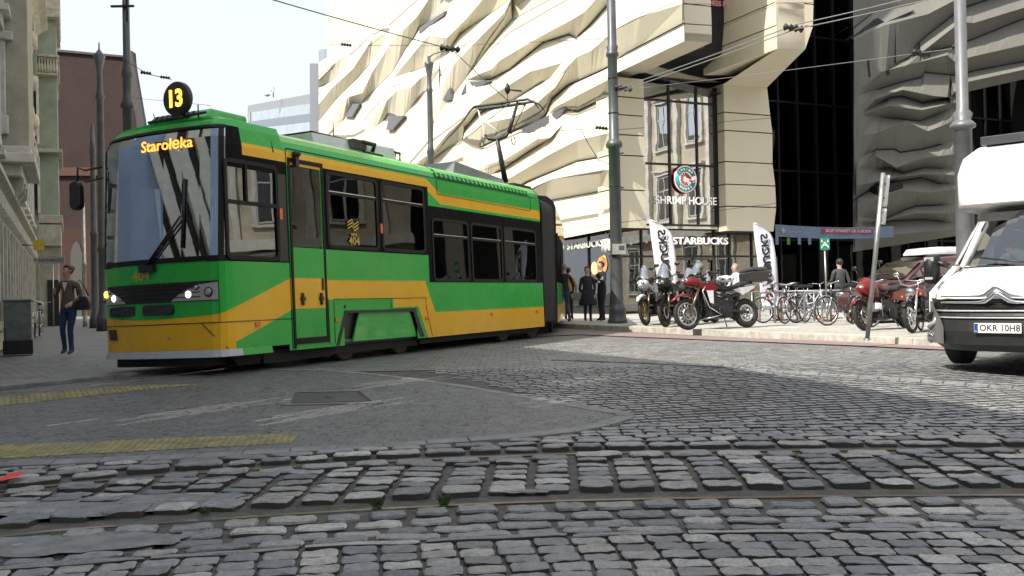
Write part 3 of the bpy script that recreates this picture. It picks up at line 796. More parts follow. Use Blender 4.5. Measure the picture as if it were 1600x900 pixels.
# ground floor: shop fronts (left street side, front and doorway)
gs = MB()
gs.box(.5, .52, 0.1, 30, .12, 3.75); gs.box(.5, 8.3, .8, .82, .12, 3.75); mpart(gs, 'shop_window', shopglass)
gf = MB()
for b_ in [0.1, 2.6, 5.2, 7.8, 10.4, 13, 16, 19, 22, 25, 28]: gf.box(.44, .56, b_ - .04, b_ + .04, .12, 3.7)
for a_ in (.6, 1.95, 3.2, 5.6, 6.4, 7.6, 8.3): gf.box(a_ - .04, a_ + .04, .74, .86, .12, 3.7)
gf.box(.45, 8.3, .75, .85, 2.42, 2.5); gf.box(.45, .55, .1, 30, .1, .35); gf.box(.45, 8.3, .75, .85, .1, .22)
gf.box(.45, .55, .1, 30, 3.55, 3.8); gf.box(.45, 8.3, .76, .84, 3.55, 3.8)
mpart(gf, 'shop_frame', mullion)
# doors
dr = MB()
for a0_, a1_ in ((3.3, 4.4), (4.45, 5.55)):
    dr.box(a0_, a0_ + .08, .70, .75, .14, 2.4); dr.box(a1_ - .08, a1_, .70, .75, .14, 2.4); dr.box(a0_, a1_, .70, .75, 2.3, 2.4); dr.box(a0_, a1_, .70, .75, .14, .3)
    dr.box(a1_ - .2, a1_ - .16, .62, .66, .9, 1.5)
mpart(dr, 'door', mat('door_frame', (.09, .08, .07), .4, .5, var=.1))
# interior of the shop: back wall, ceiling, counter, lamps
it = MB()
it.box(1., 8.3, 6.0, 6.2, .12, 3.8); it.box(4.5, 4.7, 1.2, 30, .12, 3.8); it.box(.6, 8.3, .9, 30, 3.76, 3.8, 1); it.box(.55, 8.3, .9, 30, .1, .125, 2)
it.box(2., 2.3, 3., 5.6, .12, 1.15, 3); it.box(5.2, 7.8, 3.8, 4.2, .12, 1.1, 3); it.box(6.0, 7.5, 5.7, 5.95, 1.3, 2.3, 4)
for a_, b_ in ((1.6, 2.), (2.6, 1.8), (6.8, 1.9), (7.6, 2.6)):
    it.lathe([(.28, .86), (.28, .89)], (a_, b_, 0), n=12, mi=3); it.lathe([(.04, .12), (.04, .86)], (a_, b_, 0), n=8, mi=3)
mpart(it, 'interior', [mat('shop_wall', (.28, .25, .2), .8), interior, mat('shop_floor', (.2, .18, .15), .5), mat('shop_wood', (.16, .09, .05), .5), mat('shop_menu', (.3, .3, .28), .6)])
lm = MB()
for i in range(9):
    rdx = random.Random(i); lm.ell((rdx.uniform(1, 8), rdx.uniform(1.2, 4), 2.9 + rdx.random() * .5), .06, .06, .06, n=8, m=6)
for px, py in ((1313, 117), (1216, 265), (1335, 213), (1290, 250), (1245, 300), (1060, 150)):
    q = toL(fp(px, py, b_w + 4.6)) if px > 1200 else toL(fp(px, py, 33.6)); lm.ell(q, .16 if px > 1200 else .05, .06, .05, n=8, m=6)
for px, py in ((1017, 160), (1022, 154)):
    q = toL(fp(px, py, 36.5)); lm.ell(q, .12, .12, .1, n=10, m=6)
mpart(lm, 'pendant_lamp', mat('lamp_glow', (1, .75, .45), .5, var=0, emit=(1, .7, .4), es=6.))
# window posters on the street side
ps = MB()
pm_o = mat('poster_orange', (.75, .33, .10), .6, var=.25, vs=12); pm_p = mat('poster_cream', (.8, .55, .3), .6, var=.25, vs=12)
def disc_on_left(px, py, rx, ry, mi):
    c = toL(onplane(px, py, S(19.98, 0), -V2)); sc = 1500 / 38.
    ps.prism([(c.x, c.y + rx * math.cos(k * .524) / .42 / sc, c.z + ry * math.sin(k * .524) / sc) for k in range(12)], (-.015, 0, 0), mi)
disc_on_left(929, 419, 4.5, 11, 1); disc_on_left(941, 414, 7, 14, 0); disc_on_left(938, 428, 5, 16, 0); disc_on_left(944, 410, 3.5, 12, 1)
mpart(ps, 'window_poster', [pm_o, pm_p])
# ---------------- dark glazed return and the shaded folded wing
b_w = 42.
dg = MB()
g0 = fp(1196, 300, b_w + 4).dot(V2); g1 = fp(1352, 300, b_w + 4).dot(V2)
dg.box(g0 - 19.5 - 5, g1 - 19.5 + 30, b_w + 4 - 32.8, b_w + 4.1 - 32.8, .12, 30); mpart(dg, 'glass_wall', darkglass)
gm2 = MB(); a = g0 - 5
while a < g1 + 30:
    gm2.box(a - 19.5 - .05, a - 19.5 + .05, b_w + 4 - 32.95, b_w + 4 - 32.81, .12, 30); a += 1.5
for z in (4., 8.2, 12.4, 16.6, 20.8): gm2.box(g0 - 24.5, g1 + 10.5, b_w + 4 - 32.92, b_w + 4 - 32.815, z - .05, z + .05)
mpart(gm2, 'glass_wall_frame', mullion)
bk = MB(); bk.box(g0 - 24.5, g1 + 10.5, b_w + 7 - 32.8, b_w + 7.2 - 32.8, .12, 30); bk.box(8.2, 8.3, 3, b_w + 7 - 32.8, .12, 30)
for z in (4.2, 8.4, 12.6, 16.8): bk.box(g0 - 24.5, g1 + 10.5, b_w + 4.2 - 32.8, b_w + 7 - 32.8, z - .15, z + .1)
mpart(bk, 'inner_wall', interior)
WL = [
 (V1, [(1333, 44), (1367, 17), (1420, 7), (1441, 0), (1500, -22), (1640, -60)]), (R1, [(1334, 62), (1380, 40), (1450, 22), (1500, -4), (1540, -20), (1640, -48)]),
 (V1, [(1384, 111), (1423, 88), (1432, 70), (1451, 53), (1501, 14), (1560, -6), (1640, -34)]), (R1, [(1378, 125), (1420, 100), (1450, 74), (1501, 34), (1521, 36), (1600, 12), (1640, 0)]),
 (V1, [(1400, 96), (1420, 89), (1469, 77), (1495, 70), (1521, 61), (1600, 29), (1640, 15)]),
 (R1, [(1339, 142), (1378, 112), (1420, 101), (1480, 86), (1491, 96), (1521, 88), (1600, 70), (1640, 60)]),
 (V1, [(1341, 149), (1413, 127), (1439, 121), (1444, 113), (1495, 118), (1521, 111), (1600, 96), (1640, 88)]),
 (R1, [(1338, 165), (1410, 140), (1460, 150), (1485, 152), (1502, 130), (1640, 100)]),
 (V1, [(1348, 175), (1390, 152), (1409, 150), (1441, 161), (1502, 148)]), (R1, [(1346, 178), (1390, 165), (1440, 172), (1502, 158)]),
 (V1, [(1348, 180), (1413, 187), (1437, 189), (1497, 166)]), (R1, [(1340, 212), (1369, 208), (1415, 190), (1450, 205), (1502, 185)]),
 (V1, [(1335, 251), (1369, 234), (1397, 233), (1406, 238), (1441, 233), (1500, 218)]), (R1, [(1340, 262), (1369, 244), (1400, 262), (1440, 247), (1502, 240)]),
 (V1, [(1342, 265), (1390, 262), (1410, 271), (1443, 262), (1502, 264)]), (R1, [(1338, 290), (1400, 277), (1440, 272), (1502, 274)]),
 (V1, [(1332, 314), (1369, 290), (1409, 282), (1439, 277), (1465, 286), (1500, 288)]), (R1, [(1340, 322), (1410, 297), (1452, 301), (1502, 294)]),
 (V1, [(1340, 338), (1383, 343), (1413, 328), (1430, 322), (1502, 319)]), (R1, [(1340, 345), (1383, 344.5), (1430, 333), (1502, 333)]),
 (V1, [(1343, 352), (1383, 345.5), (1444, 343), (1502, 350)]), (R1, [(1336, 372), (1444, 362), (1502, 357)]),
]
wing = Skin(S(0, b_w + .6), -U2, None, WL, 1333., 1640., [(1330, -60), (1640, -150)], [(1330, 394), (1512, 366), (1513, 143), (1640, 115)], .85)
wing.build('folded_wing', panel_shade, mall, None, MI)
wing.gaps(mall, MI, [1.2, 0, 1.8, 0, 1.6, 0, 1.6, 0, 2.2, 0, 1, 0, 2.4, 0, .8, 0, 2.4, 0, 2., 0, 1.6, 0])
wk = MB()
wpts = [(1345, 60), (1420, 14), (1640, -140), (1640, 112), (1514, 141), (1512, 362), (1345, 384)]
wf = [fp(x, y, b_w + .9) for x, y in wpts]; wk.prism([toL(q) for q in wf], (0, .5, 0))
mpart(wk, 'wing_wall', panel_shade)
for q in ([(1377, 58), (1430, 15), (1383, 35)], [(1355, 92), (1373, 97), (1374, 121), (1358, 120)], [(1370, 291), (1409, 283), (1412, 297), (1372, 303)], [(1330, 60), (1372, 28), (1385, 36), (1338, 68)]):
    ho = MB(); ho.prism([toL(fp(x, y, b_w - .1)) for x, y in q], (0, .6, 0)); mpart(ho, 'wing_opening', mat('opening_dark', (.012, .014, .02), .3, var=0))
# ---------------- signs on the centre: each lifts off, so each is a thing of its own
letw = mat('sign_white', (.85, .85, .83), .5, var=.05, emit=(1, 1, .98), es=.18)
letd = mat('sign_white_dim', (.62, .63, .60), .5, var=.05)
def front_frame(px, py, b): P = fp(px, py, b); return P
def word_sign(name, label, cat, P, xd, body, size, m, off, ex=.03, sx=1., extra=None):
    n = Vector(xd).cross(Vector((0, 0, 1)))
    t = thing(name, label, cat, mw=frame(P, xd, (0, 0, 1)))
    mb = MB(); addtext(mb, body, Matrix.Identity(4), size, 0, ex, off, sx); mb.build('lettering', m, t); return t
word_sign('shop_sign', 'white raised STARBUCKS letters above the glass doors', 'sign', fp(1095, 377, 33.35), V2, 'S T A R B U C K S'.replace(' ', ''), .41, letw, .004, sx=1.28)
word_sign('shop_sign', 'dimmer white STARBUCKS letters on the street side behind the pole', 'sign', onplane(914, 383, S(19.9, 0), -V2), -U2, 'STARBUCKS', .40, letd, .004, sx=1.45)
# round emblem beside the street-side letters: crowned long-haired figure, drawn loosely
t = thing('shop_emblem', 'round grey emblem of a crowned long-haired figure beside the street side letters', 'emblem', mw=frame(onplane(947, 378, S(19.88, 0), -V2), -U2, (0, 0, 1)))
mb = MB()
mb.ell((0, .05, .02), .16, .1, .02, n=12, m=6)
for s_ in (-1, 1):
    for k in range(3): mb.tube([(s_ * (.06 + .09 * k), .2 - .05 * k, .0), (s_ * (.16 + .1 * k), 0, 0), (s_ * (.1 + .1 * k), -.2, 0), (s_ * (.22 + .08 * k), -.38, 0)], .03, 5)
for k in (-1, 0, 1): mb.prism([(k * .14 - .06, .22, 0), (k * .14 + .06, .22, 0), (k * .17, .42 - abs(k) * .08, 0)], (0, 0, .02))
mb.tube([(0, -.05, 0), (0, -.42, 0)], .07, 6)
mb.build('figure', letd, t)
# round teal and red shrimp sign with its lettering
tl = mat('sign_teal', (.05, .34, .36), .45, var=.05); rdm = mat('sign_red', (.50, .03, .03), .45, var=.05)
sc_ = 34.7 / 1500
P = fp(1071, 280, b_g - .12); t = thing('restaurant_sign', 'round teal and red shrimp sign on the glass above the doors', 'sign', mw=frame(P, V2, (0, 0, 1)) @ Matrix.Scale(1.22, 4))
rr_ = .46; SS = 1.22
mb = MB(); mb.lathe([(rr_ + .03, -.02), (rr_ + .03, .0)], n=32); mb.build('rim', rdm, t)
mb = MB(); mb.lathe([(rr_, .0), (rr_, .012)], n=32); mb.build('ring_edge', letw, t)
mb = MB(); mb.lathe([(rr_ - .03, .0), (rr_ - .03, .016)], n=32); mb.build('disc', tl, t)
mb = MB(); mb.lathe([(.25, .0), (.25, .02)], n=28); mb.prism([(.05, .04, 0), (.42, .13, 0), (.43, -.1, 0), (.05, -.1, 0)], (0, 0, .019)); mb.build('disc_centre', letw, t)
mb = MB()
for k in range(9):
    a0_ = R_(85 + k * 24); a1_ = R_(85 + k * 24 + 18)
    mb.prism([(.11 * math.cos(a0_), .11 * math.sin(a0_), 0), (.23 * math.cos(a0_), .23 * math.sin(a0_), 0), (.23 * math.cos(a1_), .23 * math.sin(a1_), 0), (.11 * math.cos(a1_), .11 * math.sin(a1_), 0)][::-1], (0, 0, .026))
mb.prism([(-.04, .21, 0), (.08, .2, 0), (.24, .05, 0), (.2, -.0, 0), (.02, .05, 0)][::-1], (0, 0, .026))
for k in (0, 1, 2): mb.tube([(.15, -.02 - .03 * k, .02), (.28, -.05 - .02 * k, .02), (.4, .0 + .05 * k - .08, .02)], .01, 5)
mb.build('shrimp_emblem', rdm, t)
mb = MB()
for word, a_c, flip in (('SHRIMP', 90, 1), ('HOUSE', 270, -1)):
    for i, ch in enumerate(word):
        a = R_(a_c - flip * (i - (len(word) - 1) / 2) * 19); r_ = .34
        addtext(mb, ch, Matrix.Translation((r_ * math.cos(a), r_ * math.sin(a), .018)) @ Matrix.Rotation(a - R_(90) * flip, 4, 'Z'), .12, 0, .004, .002)
mb.build('ring_lettering', letw, t)
t = word_sign('restaurant_lettering', 'thin white SHRIMP HOUSE letters on the glass under the round sign', 'sign', fp(1073, 314, b_g - .12), V2, 'SHRIMP HOUSE', .46, letw, .003, .008, .98)  # letters given a faint glow because they stand in shade
t = word_sign('event_sign', 'faint red and white MISS POLAND sign in the dark recess at the top', 'sign', fp(1138, 8, 31.3), V2, 'MISS POLAND', .30, mat('faint_sign', (.3, .1, .1), .5, emit=(.5, .2, .2), es=.25), .008, .01)
# long banner hung across the glazed return
bn = thing('shop_banner', 'long pale blue banner hung across the dark glass with opening date in red', 'banner', mw=frame(fp(1307, 361, 36), (fp(1400, 360, 36) - fp(1219, 358, 36)), (0, 0, 1)))
bw = (fp(1401, 360, 36) - fp(1217, 358, 36)).length; bh = 18 / 1500 * fp(1307, 361, 36).y
mb = MB(); nseg = 24
top = [(-bw / 2 + bw * i / nseg, bh / 2 - .10 * math.sin(math.pi * i / nseg), .03 * math.sin(i * 1.3)) for i in range(nseg + 1)]
for i in range(nseg):
    a_, b_ = top[i], top[i + 1]; mb.hexa([(a_[0], a_[1] - bh, a_[2] - .004), (b_[0], b_[1] - bh, b_[2] - .004), (b_[0], b_[1] - bh, b_[2] + .004), (a_[0], a_[1] - bh, a_[2] + .004), (a_[0], a_[1], a_[2] - .004), (b_[0], b_[1], b_[2] - .004), (b_[0], b_[1], b_[2] + .004), (a_[0], a_[1], a_[2] + .004)])
mb.build('cloth', mat('banner_blue', (.16, .22, .33), .7), bn)
mb = MB(); mb.box(-.95, 2.36, -.12, .11, .045, .05); mb.build('text_panel', mat('banner_red', (.30, .05, .08), .7, var=.05), bn)
mb = MB(); addtext(mb, 'SKLEP OTWARTY OD 21.09.2018', Matrix.Translation((.72 + .0, -.0, .055)), .2, 0, .003, .004, 1.02); mb.build('date_lettering', mat('banner_white', (.62, .56, .58), .6, var=0), bn)
mb = MB(); mb.lathe([(.13, .05), (.13, .06)], (-bw / 2 + .42, -.03, 0), n=20); addtext(mb, 'to nie jarmark'.replace('jarmark', 'jarzyn'), Matrix.Translation((-bw / 2 + 1.15, -.05, .045)), .15, 0, .002, 0, 1, shear=.3)
mb.build('badge', mat('banner_pale', (.35, .40, .48), .7, var=0), bn)
for i, (px, c) in enumerate(((1214, (.16, .24, .38)), (1232, (.06, .28, .05)), (1249, (.16, .24, .38)), (1265, (.14, .22, .36)))):
    P = fp(px, 377, 36); mb = MB(); mb.box(-.09, .09, -.01, .01, -.16, .16) if i else mb.box(-.09, .09, -.01, .01, -.16, .4)
    o = mb.build('hanging_strip', mat('strip%d' % i, c, .7)); o.matrix_world = Matrix.Translation(P) @ Matrix.Rotation(math.atan2(V2.y, V2.x), 4, 'Z')
    tag(o, ('tall pale blue cloth strip at the left end of the banner', 'green cloth strip hanging under the banner', 'pale blue cloth strip just right of the green one under the banner', 'pale blue cloth strip furthest right under the banner')[i], 'cloth strip', 'strips hanging under the banner')
# ================================================================ old buildings on the left, brick hall, far blocks
plaster = mat('beige_plaster', (.40, .37, .30), .85, var=.25, vs=1.5, bmp=.4, bs=40)
plaster_w = mat('white_plaster', (.62, .61, .57), .85, var=.2, vs=2., bmp=.3, bs=40)
plaster_g = mat('green_plaster', (.29, .33, .26), .85, var=.22, vs=1.2, bmp=.3, bs=40)
stone_t = mat('stone_trim', (.45, .43, .37), .8, var=.25, vs=3., bmp=.4, bs=30)
winglass = glass('old_window_glass', (.05, .055, .06), .10, .9, .02)
winfr = mat('window_paint', (.6, .6, .57), .6, var=.1)
def sprof(mb, a, b0, b1, z, prof, mi=0):
    """cornice run along the street: prof = [(out, dz)...] outline in the across/height plane"""
    P = [S(a + o_, b0, z + dz) for o_, dz in prof]; mb.prism(P, U2 * (b1 - b0), mi)
def sbox(mb, a0, a1, b0, b1, z0, z1, mi=0): mb.hexa([S(a_, b_, z_) for z_ in (z0, z1) for a_, b_ in ((a0, b0), (a1, b0), (a1, b1), (a0, b1))], mi)
def window_unit(parent, a, b, w, z0, z1, sgn=1, trim=stone_t, crown=True, name='window'):
    """sash window on a wall whose outside looks towards +a*sgn"""
    mb = MB(); f = .07
    for (b0, b1, y0, y1) in ((b - w / 2, b - w / 2 + f, z0, z1), (b + w / 2 - f, b + w / 2, z0, z1), (b - .04, b + .04, z0, z1), (b - w / 2, b + w / 2, z0, z0 + f), (b - w / 2, b + w / 2, z1 - f, z1), (b - w / 2, b + w / 2, z0 + (z1 - z0) * .66, z0 + (z1 - z0) * .66 + .06)):
        sbox(mb, a - .0 * sgn, a + .05 * sgn, b0, b1, y0, y1)
    fr = mb.build(name, winfr, parent)
    mb = MB(); sbox(mb, a - .01 * sgn, a + .015 * sgn, b - w / 2, b + w / 2, z0, z1); mb.build('pane', winglass, fr)
    mb = MB()
    for b0, b1 in ((b - w / 2 - .22, b - w / 2), (b + w / 2, b + w / 2 + .22)): sbox(mb, a - .02 * sgn, a + .13 * sgn, b0, b1, z0 - .1, z1 + .1)
    sbox(mb, a - .02 * sgn, a + .2 * sgn, b - w / 2 - .3, b + w / 2 + .3, z0 - .22, z0 - .08)
    if crown:
        sbox(mb, a - .02 * sgn, a + .18 * sgn, b - w / 2 - .25, b + w / 2 + .25, z1 + .1, z1 + .35); sbox(mb, a - .02 * sgn, a + .32 * sgn, b - w / 2 - .38, b + w / 2 + .38, z1 + .35, z1 + .48)
    mb.build('surround', trim, fr)
AW = -1.35
# --- beige tenement along the pavement
t1 = thing('tenement_house', 'beige plastered tenement with rusticated ground floor and white upper windows at the left edge', 'building')
mb = MB(); sbox(mb, AW - 9, AW, 16, 44.9, 0, 12.6); sbox(mb, AW - 9, AW - .05, 37, 44.9, 12.6, 15.2); mb.build('wall', plaster, t1)
mb = MB(); z = .0
while z < 3.0: sbox(mb, AW - .1, AW + .07, 16, 44.9, z + .03, z + .40); z += .43
mb.build('rusticated_base', stone_t, t1, bevel=.02)
for z_, pr_ in ((3.05, [(0, 0), (.12, 0), (.2, .1), (.2, .2), (.34, .28), (.34, .38), (0, .42)]), (7.9, [(0, 0), (.12, 0), (.3, .15), (.3, .3), (0, .34)]), (12.1, [(0, 0), (.2, 0), (.5, .3), (.75, .45), (.75, .6), (0, .62)])):
    mb = MB(); sprof(mb, AW, 16, 44.9, z_, pr_); mb.build('cornice', stone_t, t1)
mb = MB(); b_ = 16.2
while b_ < 44.8: sbox(mb, AW, AW + .24, b_, b_ + .16, 2.88, 3.12); b_ += .42
mb.build('dentil_course', plaster_w, t1)
b_ = 18.
while b_ < 44:
    window_unit(t1, AW + .03, b_, 1.25, .75, 2.6, crown=False); window_unit(t1, AW + .02, b_, 1.15, 4.3, 6.7, trim=plaster_w); window_unit(t1, AW + .02, b_, 1.15, 9., 11.2, trim=plaster_w); b_ += 2.55
b_ = 19.27
while b_ < 44: mb = MB(); sbox(mb, AW, AW + .12, b_ - .2, b_ + .2, 3.5, 12.1); sbox(mb, AW, AW + .2, b_ - .28, b_ + .28, 7.3, 7.8); b_ += 5.1; mb.build('pilaster', plaster_w, t1)
# bay with balcony slab that looks towards the camera
def fx(px, b): return onplane(px, 200, S(0, b), -U2).dot(V2)
bb = 23.0; ab = fx(45, bb)
mb = MB(); sbox(mb, AW - .1, ab, bb, bb + 3.6, 4.35, 12.6); mb.build('bay', plaster, t1)
mb = MB()
sbox(mb, AW - .1, ab + .12, bb - .25, bb + 3.8, 4.0, 4.2); sbox(mb, AW - .1, ab + .04, bb - .12, bb + 3.7, 4.2, 4.36); sbox(mb, AW - .1, ab - .15, bb + .1, bb + 3.4, 3.75, 4.0)
sbox(mb, AW - .1, fx(22, bb - .1) + 0, bb - .16, bb, 6.6, 6.78); sbox(mb, AW - .1, fx(9, bb), bb - .12, bb, 6.78, 12.5); sbox(mb, AW - .1, fx(14, bb), bb - .14, bb, 4.6, 5.0); sbox(mb, AW - .1, fx(10, bb), bb - .10, bb, 5.0, 6.6)
mb.build('bay_trim', plaster_w, t1, bevel=.02)
for k in range(3):
    mb = MB(); z_ = 3.75 - k * .0; bc = bb + .5 + k * 1.1
    P = [(0, 0), (.5, 0), (.48, -.25), (.3, -.45), (.12, -.5), (.08, -.8), (0, -.9)]; mb.prism([S(AW + o_ + .02, bc, z_ + dz) for o_, dz in P], U2 * .22); mb.build('console', stone_t, t1)
# --- green tenement further on
t2 = thing('tenement_house', 'green plastered tenement with stone balconies standing before the red brick hall', 'building')
b2 = 46.; a2 = fx(90, b2); a2w = fx(57, b2)
mb = MB(); sbox(mb, AW - 10, a2w + .05, b2 - 1, b2 + 14, 0, 19); sbox(mb, AW - 3, a2, b2, b2 + 5, 3.6, 19); mb.build('wall', plaster_g, t2)
def zf(py, b=b2): return onplane(70, py, S(0, b), -U2).z
for z0, z1, ax_ in ((zf(350), zf(337), 96), (zf(385), zf(352), 93), (zf(240), zf(234), 97), (zf(120), zf(117), 92), (zf(92), zf(88), 94), (zf(30), zf(18), 96), (zf(18), zf(-60), 97)):
    mb = MB(); sbox(mb, AW - 1, fx(ax_, b2), b2 - .45, b2 + 5.2, z0, z1); mb.build('cornice', stone_t, t2, bevel=.03)
mb = MB(); 
n_b = 8; x0_ = fx(56, b2); x1_ = fx(92, b2)
for k in range(n_b):
    a_ = x0_ + (x1_ - x0_) * (k + .5) / n_b; P = S(a_, b2 - .3, 0)
    h0, h1 = zf(117), zf(92); mb.lathe([(.04, h0), (.09, h0 + (h1 - h0) * .3), (.035, h0 + (h1 - h0) * .7), (.07, h1)], (P.x, P.y, 0), n=8)
mb.build('baluster', stone_t, t2)
mb = MB(); sbox(mb, AW - 1, fx(93, b2), b2 - .2, b2 + 5.1, 3.0, 3.5); sbox(mb, AW - 1, fx(88, b2), b2 - .1, b2 + 5.1, 0, 3.0)
for z_ in (zf(372), zf(398)): sbox(mb, fx(64, b2), fx(88, b2), b2 - .16, b2 - .08, z_, z_ + .45)
mb.build('stone_base', plaster, t2)
mb = MB(); sbox(mb, fx(70, b2), fx(88, b2), b2 - .14, b2 - .09, 0, 2.0); mb.build('doorway', black, t2)
for z0, z1 in ((zf(225), zf(140)), (zf(330), zf(262)), (zf(80), zf(28))):
    mb = MB()
    sbox(mb, fx(54, b2), fx(57.5, b2), b2 - 1.12, b2 - 1.0, z0, z1); mb.build('window', black, t2)
    mb = MB(); sbox(mb, fx(58.5, b2), fx(62, b2), b2 - 1.3, b2 - 1.0, z0 - .2, z1 + .3); sbox(mb, fx(50, b2), fx(53, b2), b2 - 1.3, b2 - 1.0, z0 - .2, z1 + .3); mb.build('window_surround', plaster_w, t2)
for px, py in ((46, 60), (48, 130), (50, 190), (47, 240)):
    mb = MB(); mb.ell(onplane(px + 4, py, S(0, b2 - 6), -U2), .16, .25, .3, n=8, m=6); mb.build('scroll_ornament', stone_t, t2)
# --- added unseen blockers of sun and sky: slit screen, rear houses, annex
def plain_house(name, label, a0, a1, b0, b1, h, sgn, m, fl=3):
    t = thing(name, label, 'building'); mb = MB(); sbox(mb, a0, a1, b0, b1, 0, h); mb.build('wall', m, t)
    aw = a1 if sgn > 0 else a0; b_ = b0 + 1.6
    for z in (3.4, h - .5): mb = MB(); sbox(mb, min(aw, aw + .35 * sgn), max(aw, aw + .35 * sgn), b0, b1, z, z + .3); mb.build('cornice', stone_t, t)
    while b_ < b1 - 1:
        for k in range(fl):
            z0 = .8 + k * 3.6
            if z0 + 2.2 < h: window_unit(t, aw + .02 * sgn, b_, 1.3, z0, z0 + 2.1, sgn, trim=plaster_w)
        b_ += 3.
    return t
lh = thing('light_screen', 'added slit screen with cream ribs, blue panels, out of view on the left', 'added screen')  # made-up thin screen: shades the square, lets streaks through, mirrors in the windscreen
TP = math.tan(R_(SUN_PHI)); CP = math.cos(R_(SUN_PHI)); slits = []
for (q0, q1, w_) in (((150, 656), (452, 628), .15), ((365, 657), (640, 629), .15), ((520, 600), (735, 590), .17), ((790, 632), (950, 614), .13), ((860, 594), (1010, 583), .14), ((0, 668), (130, 655), .13)):
    A, B = toS(gt(*q0)), toS(gt(*q1)); za = (A[0] + 1.65) / CP * math.tan(R_(SUN_EL)); zb = (B[0] + 1.65) / CP * math.tan(R_(SUN_EL)); bw_ = ((A[1] - (A[0] + 1.65) * TP) + (B[1] - (B[0] + 1.65) * TP)) / 2
    [slits.append((bw_ + (k_ - 2) * .082 - .018, bw_ + (k_ - 2) * .082 + .018, max(.6, za + .25 * ((k_ * 7) % 3)), zb - .3 * ((k_ * 5) % 3))) for k_ in range(5)]
mb = MB(); bs_ = sorted({-22, 15.9} | {q for s_ in slits for q in s_[:2]}); zz_ = sorted({0., 10.} | {q for s_ in slits for q in s_[2:]})
for b0, b1 in zip(bs_, bs_[1:]):
    for z0, z1 in zip(zz_, zz_[1:]):
        if not any(s_[0] <= b0 and b1 <= s_[1] and s_[2] <= z0 and z1 <= s_[3] for s_ in slits): sbox(mb, -1.68, -1.65, b0, b1, z0, z1)
mb.build('wall', mat('blue_panels', (.38, .48, .66), .5, var=.15, vs=.5), lh)  # pale blue stands for sky mirrored in the tram windscreen
mb = MB(); mb.prism([S(-1.645, q[0], q[1]) for q in ((9.6, .5), (12.9, .5), (16.4, 9.6), (12.6, 9.6))], V2 * .01); mb.build('dark_backing', mat('rib_shadow_panel', (.05, .05, .045), .8, var=.2), lh)
mb = MB(); k = 0; b_ = -21.
while b_ < 12.9:
    w_ = .20 - .06 * (k % 2) + .06 * (k % 3 == 0); lean_ = 3.6 if b_ > 6 else 0.
    if True:
        rib_ok = not any(z0_ < 9.6 and s_[0] - .06 < b_ + w_ + lean_ * zz_k / 9.6 and b_ + lean_ * zz_k / 9.6 < s_[1] + .06 for s_ in slits for z0_ in (s_[2],) for zz_k in [s_[2] + (s_[3] - s_[2]) * i_ / 6 for i_ in range(7)])
        if rib_ok: mb.hexa([S(a_, bb2 + lean_ * (z_ / 9.6), z_) for z_ in (.4, 9.6) for a_, bb2 in ((-1.65, b_), (-1.55 + .06 * (k % 3), b_), (-1.55 + .06 * (k % 3), b_ + w_), (-1.65, b_ + w_))])
    b_ += .33 if b_ > 6 else .6; k += 1
mb.build('screen_rib', mat('cream_rib', (.78, .74, .62), .8, var=.1), lh)
plain_house('tenement_house', 'added row of grey houses out of view behind the camera, blocking low sky', -14, 44, -52, -40, 22, 1, plaster, 0)  # row added to block the bright low sky
th = thing('added_annex', 'added dark stone annex out of view on the right, darkening the wing', 'building'); mb = MB(); sbox(mb, 60, 74, 22, 48, 0, 26); mb.build('wall', mat('annex_stone', (.3, .29, .26), .8), th)  # block added to keep sky light off the folded wing
mb = MB(); [sbox(mb, 59.9, 60, 24 + 4 * k, 26.5 + 4 * k, 1, 24) for k in range(6)]; mb.build('window', black, th)
# cream corner palace across the road on the right (seen mirrored in the entrance glazing)
th = thing('corner_palace', 'cream stone palace with tall white windows mirrored in the entrance glazing', 'building')
mb = MB(); sbox(mb, 38, 50, -42, 21, 0, 22); mb.build('wall', mat('cream_stone', (.50, .46, .36), .8, var=.2, vs=1), th)
for k in range(17):
    b_ = -40 + k * 3.6
    for z0 in (1.0, 6.0, 11.0, 16.5): window_unit(th, 38 - .02, b_, 1.5, z0, z0 + 3., -1, trim=plaster_w)
mb = MB()
for k in range(17): sbox(mb, 37.7, 38, -38.4 + k * 3.6, -38.0 + k * 3.6, 5, 21)
for z in (4.6, 15.4, 21.2): sbox(mb, 37.4, 38, -42, 21, z, z + .5)
mb.build('pilaster', plaster_w, th)
# --- red brick hall closing the street
def brick_mat():
    m, nt, p = newmat('red_brick')
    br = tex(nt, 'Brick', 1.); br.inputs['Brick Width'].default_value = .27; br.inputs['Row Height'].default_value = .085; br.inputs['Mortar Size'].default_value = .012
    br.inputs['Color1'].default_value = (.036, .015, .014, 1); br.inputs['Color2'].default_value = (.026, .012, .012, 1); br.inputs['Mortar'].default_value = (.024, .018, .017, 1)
    mp = nt.nodes.new('ShaderNodeMapping'); mp.inputs['Rotation'].default_value = (R_(90), 0, 0)
    tc = nt.nodes.new('ShaderNodeTexCoord'); nt.links.new(tc.outputs['Object'], mp.inputs[0]); nt.links.new(mp.outputs[0], br.inputs['Vector'])
    n = tex(nt, 'Noise', .35, Detail=8., Roughness=.7)
    nt.links.new(mixc(nt, 1., br.outputs['Color'], (E(nt, n.outputs[0]) * 1.3 + .4).s, 'MULTIPLY'), p.inputs['Base Color']); p.inputs['Roughness'].default_value = .9
    return m
brick = brick_mat()
YB = 72.
t = thing('brick_hall', 'tall dark red brick hall with sloping buttress behind the old tenements', 'building', (W(150, 505, YB).x, YB, 0))
def hb(px, py): q = W(px, py, YB); return (q.x - t.location.x, 0, q.z)
mb = MB(); mb.prism([hb(60, 505), hb(260, 505), hb(222, 190), hb(212, 83), hb(200, 83), hb(200, 90), hb(96, 80), hb(60, 78)], (-10.5, 18, 0)); mb.build('wall', brick, t)
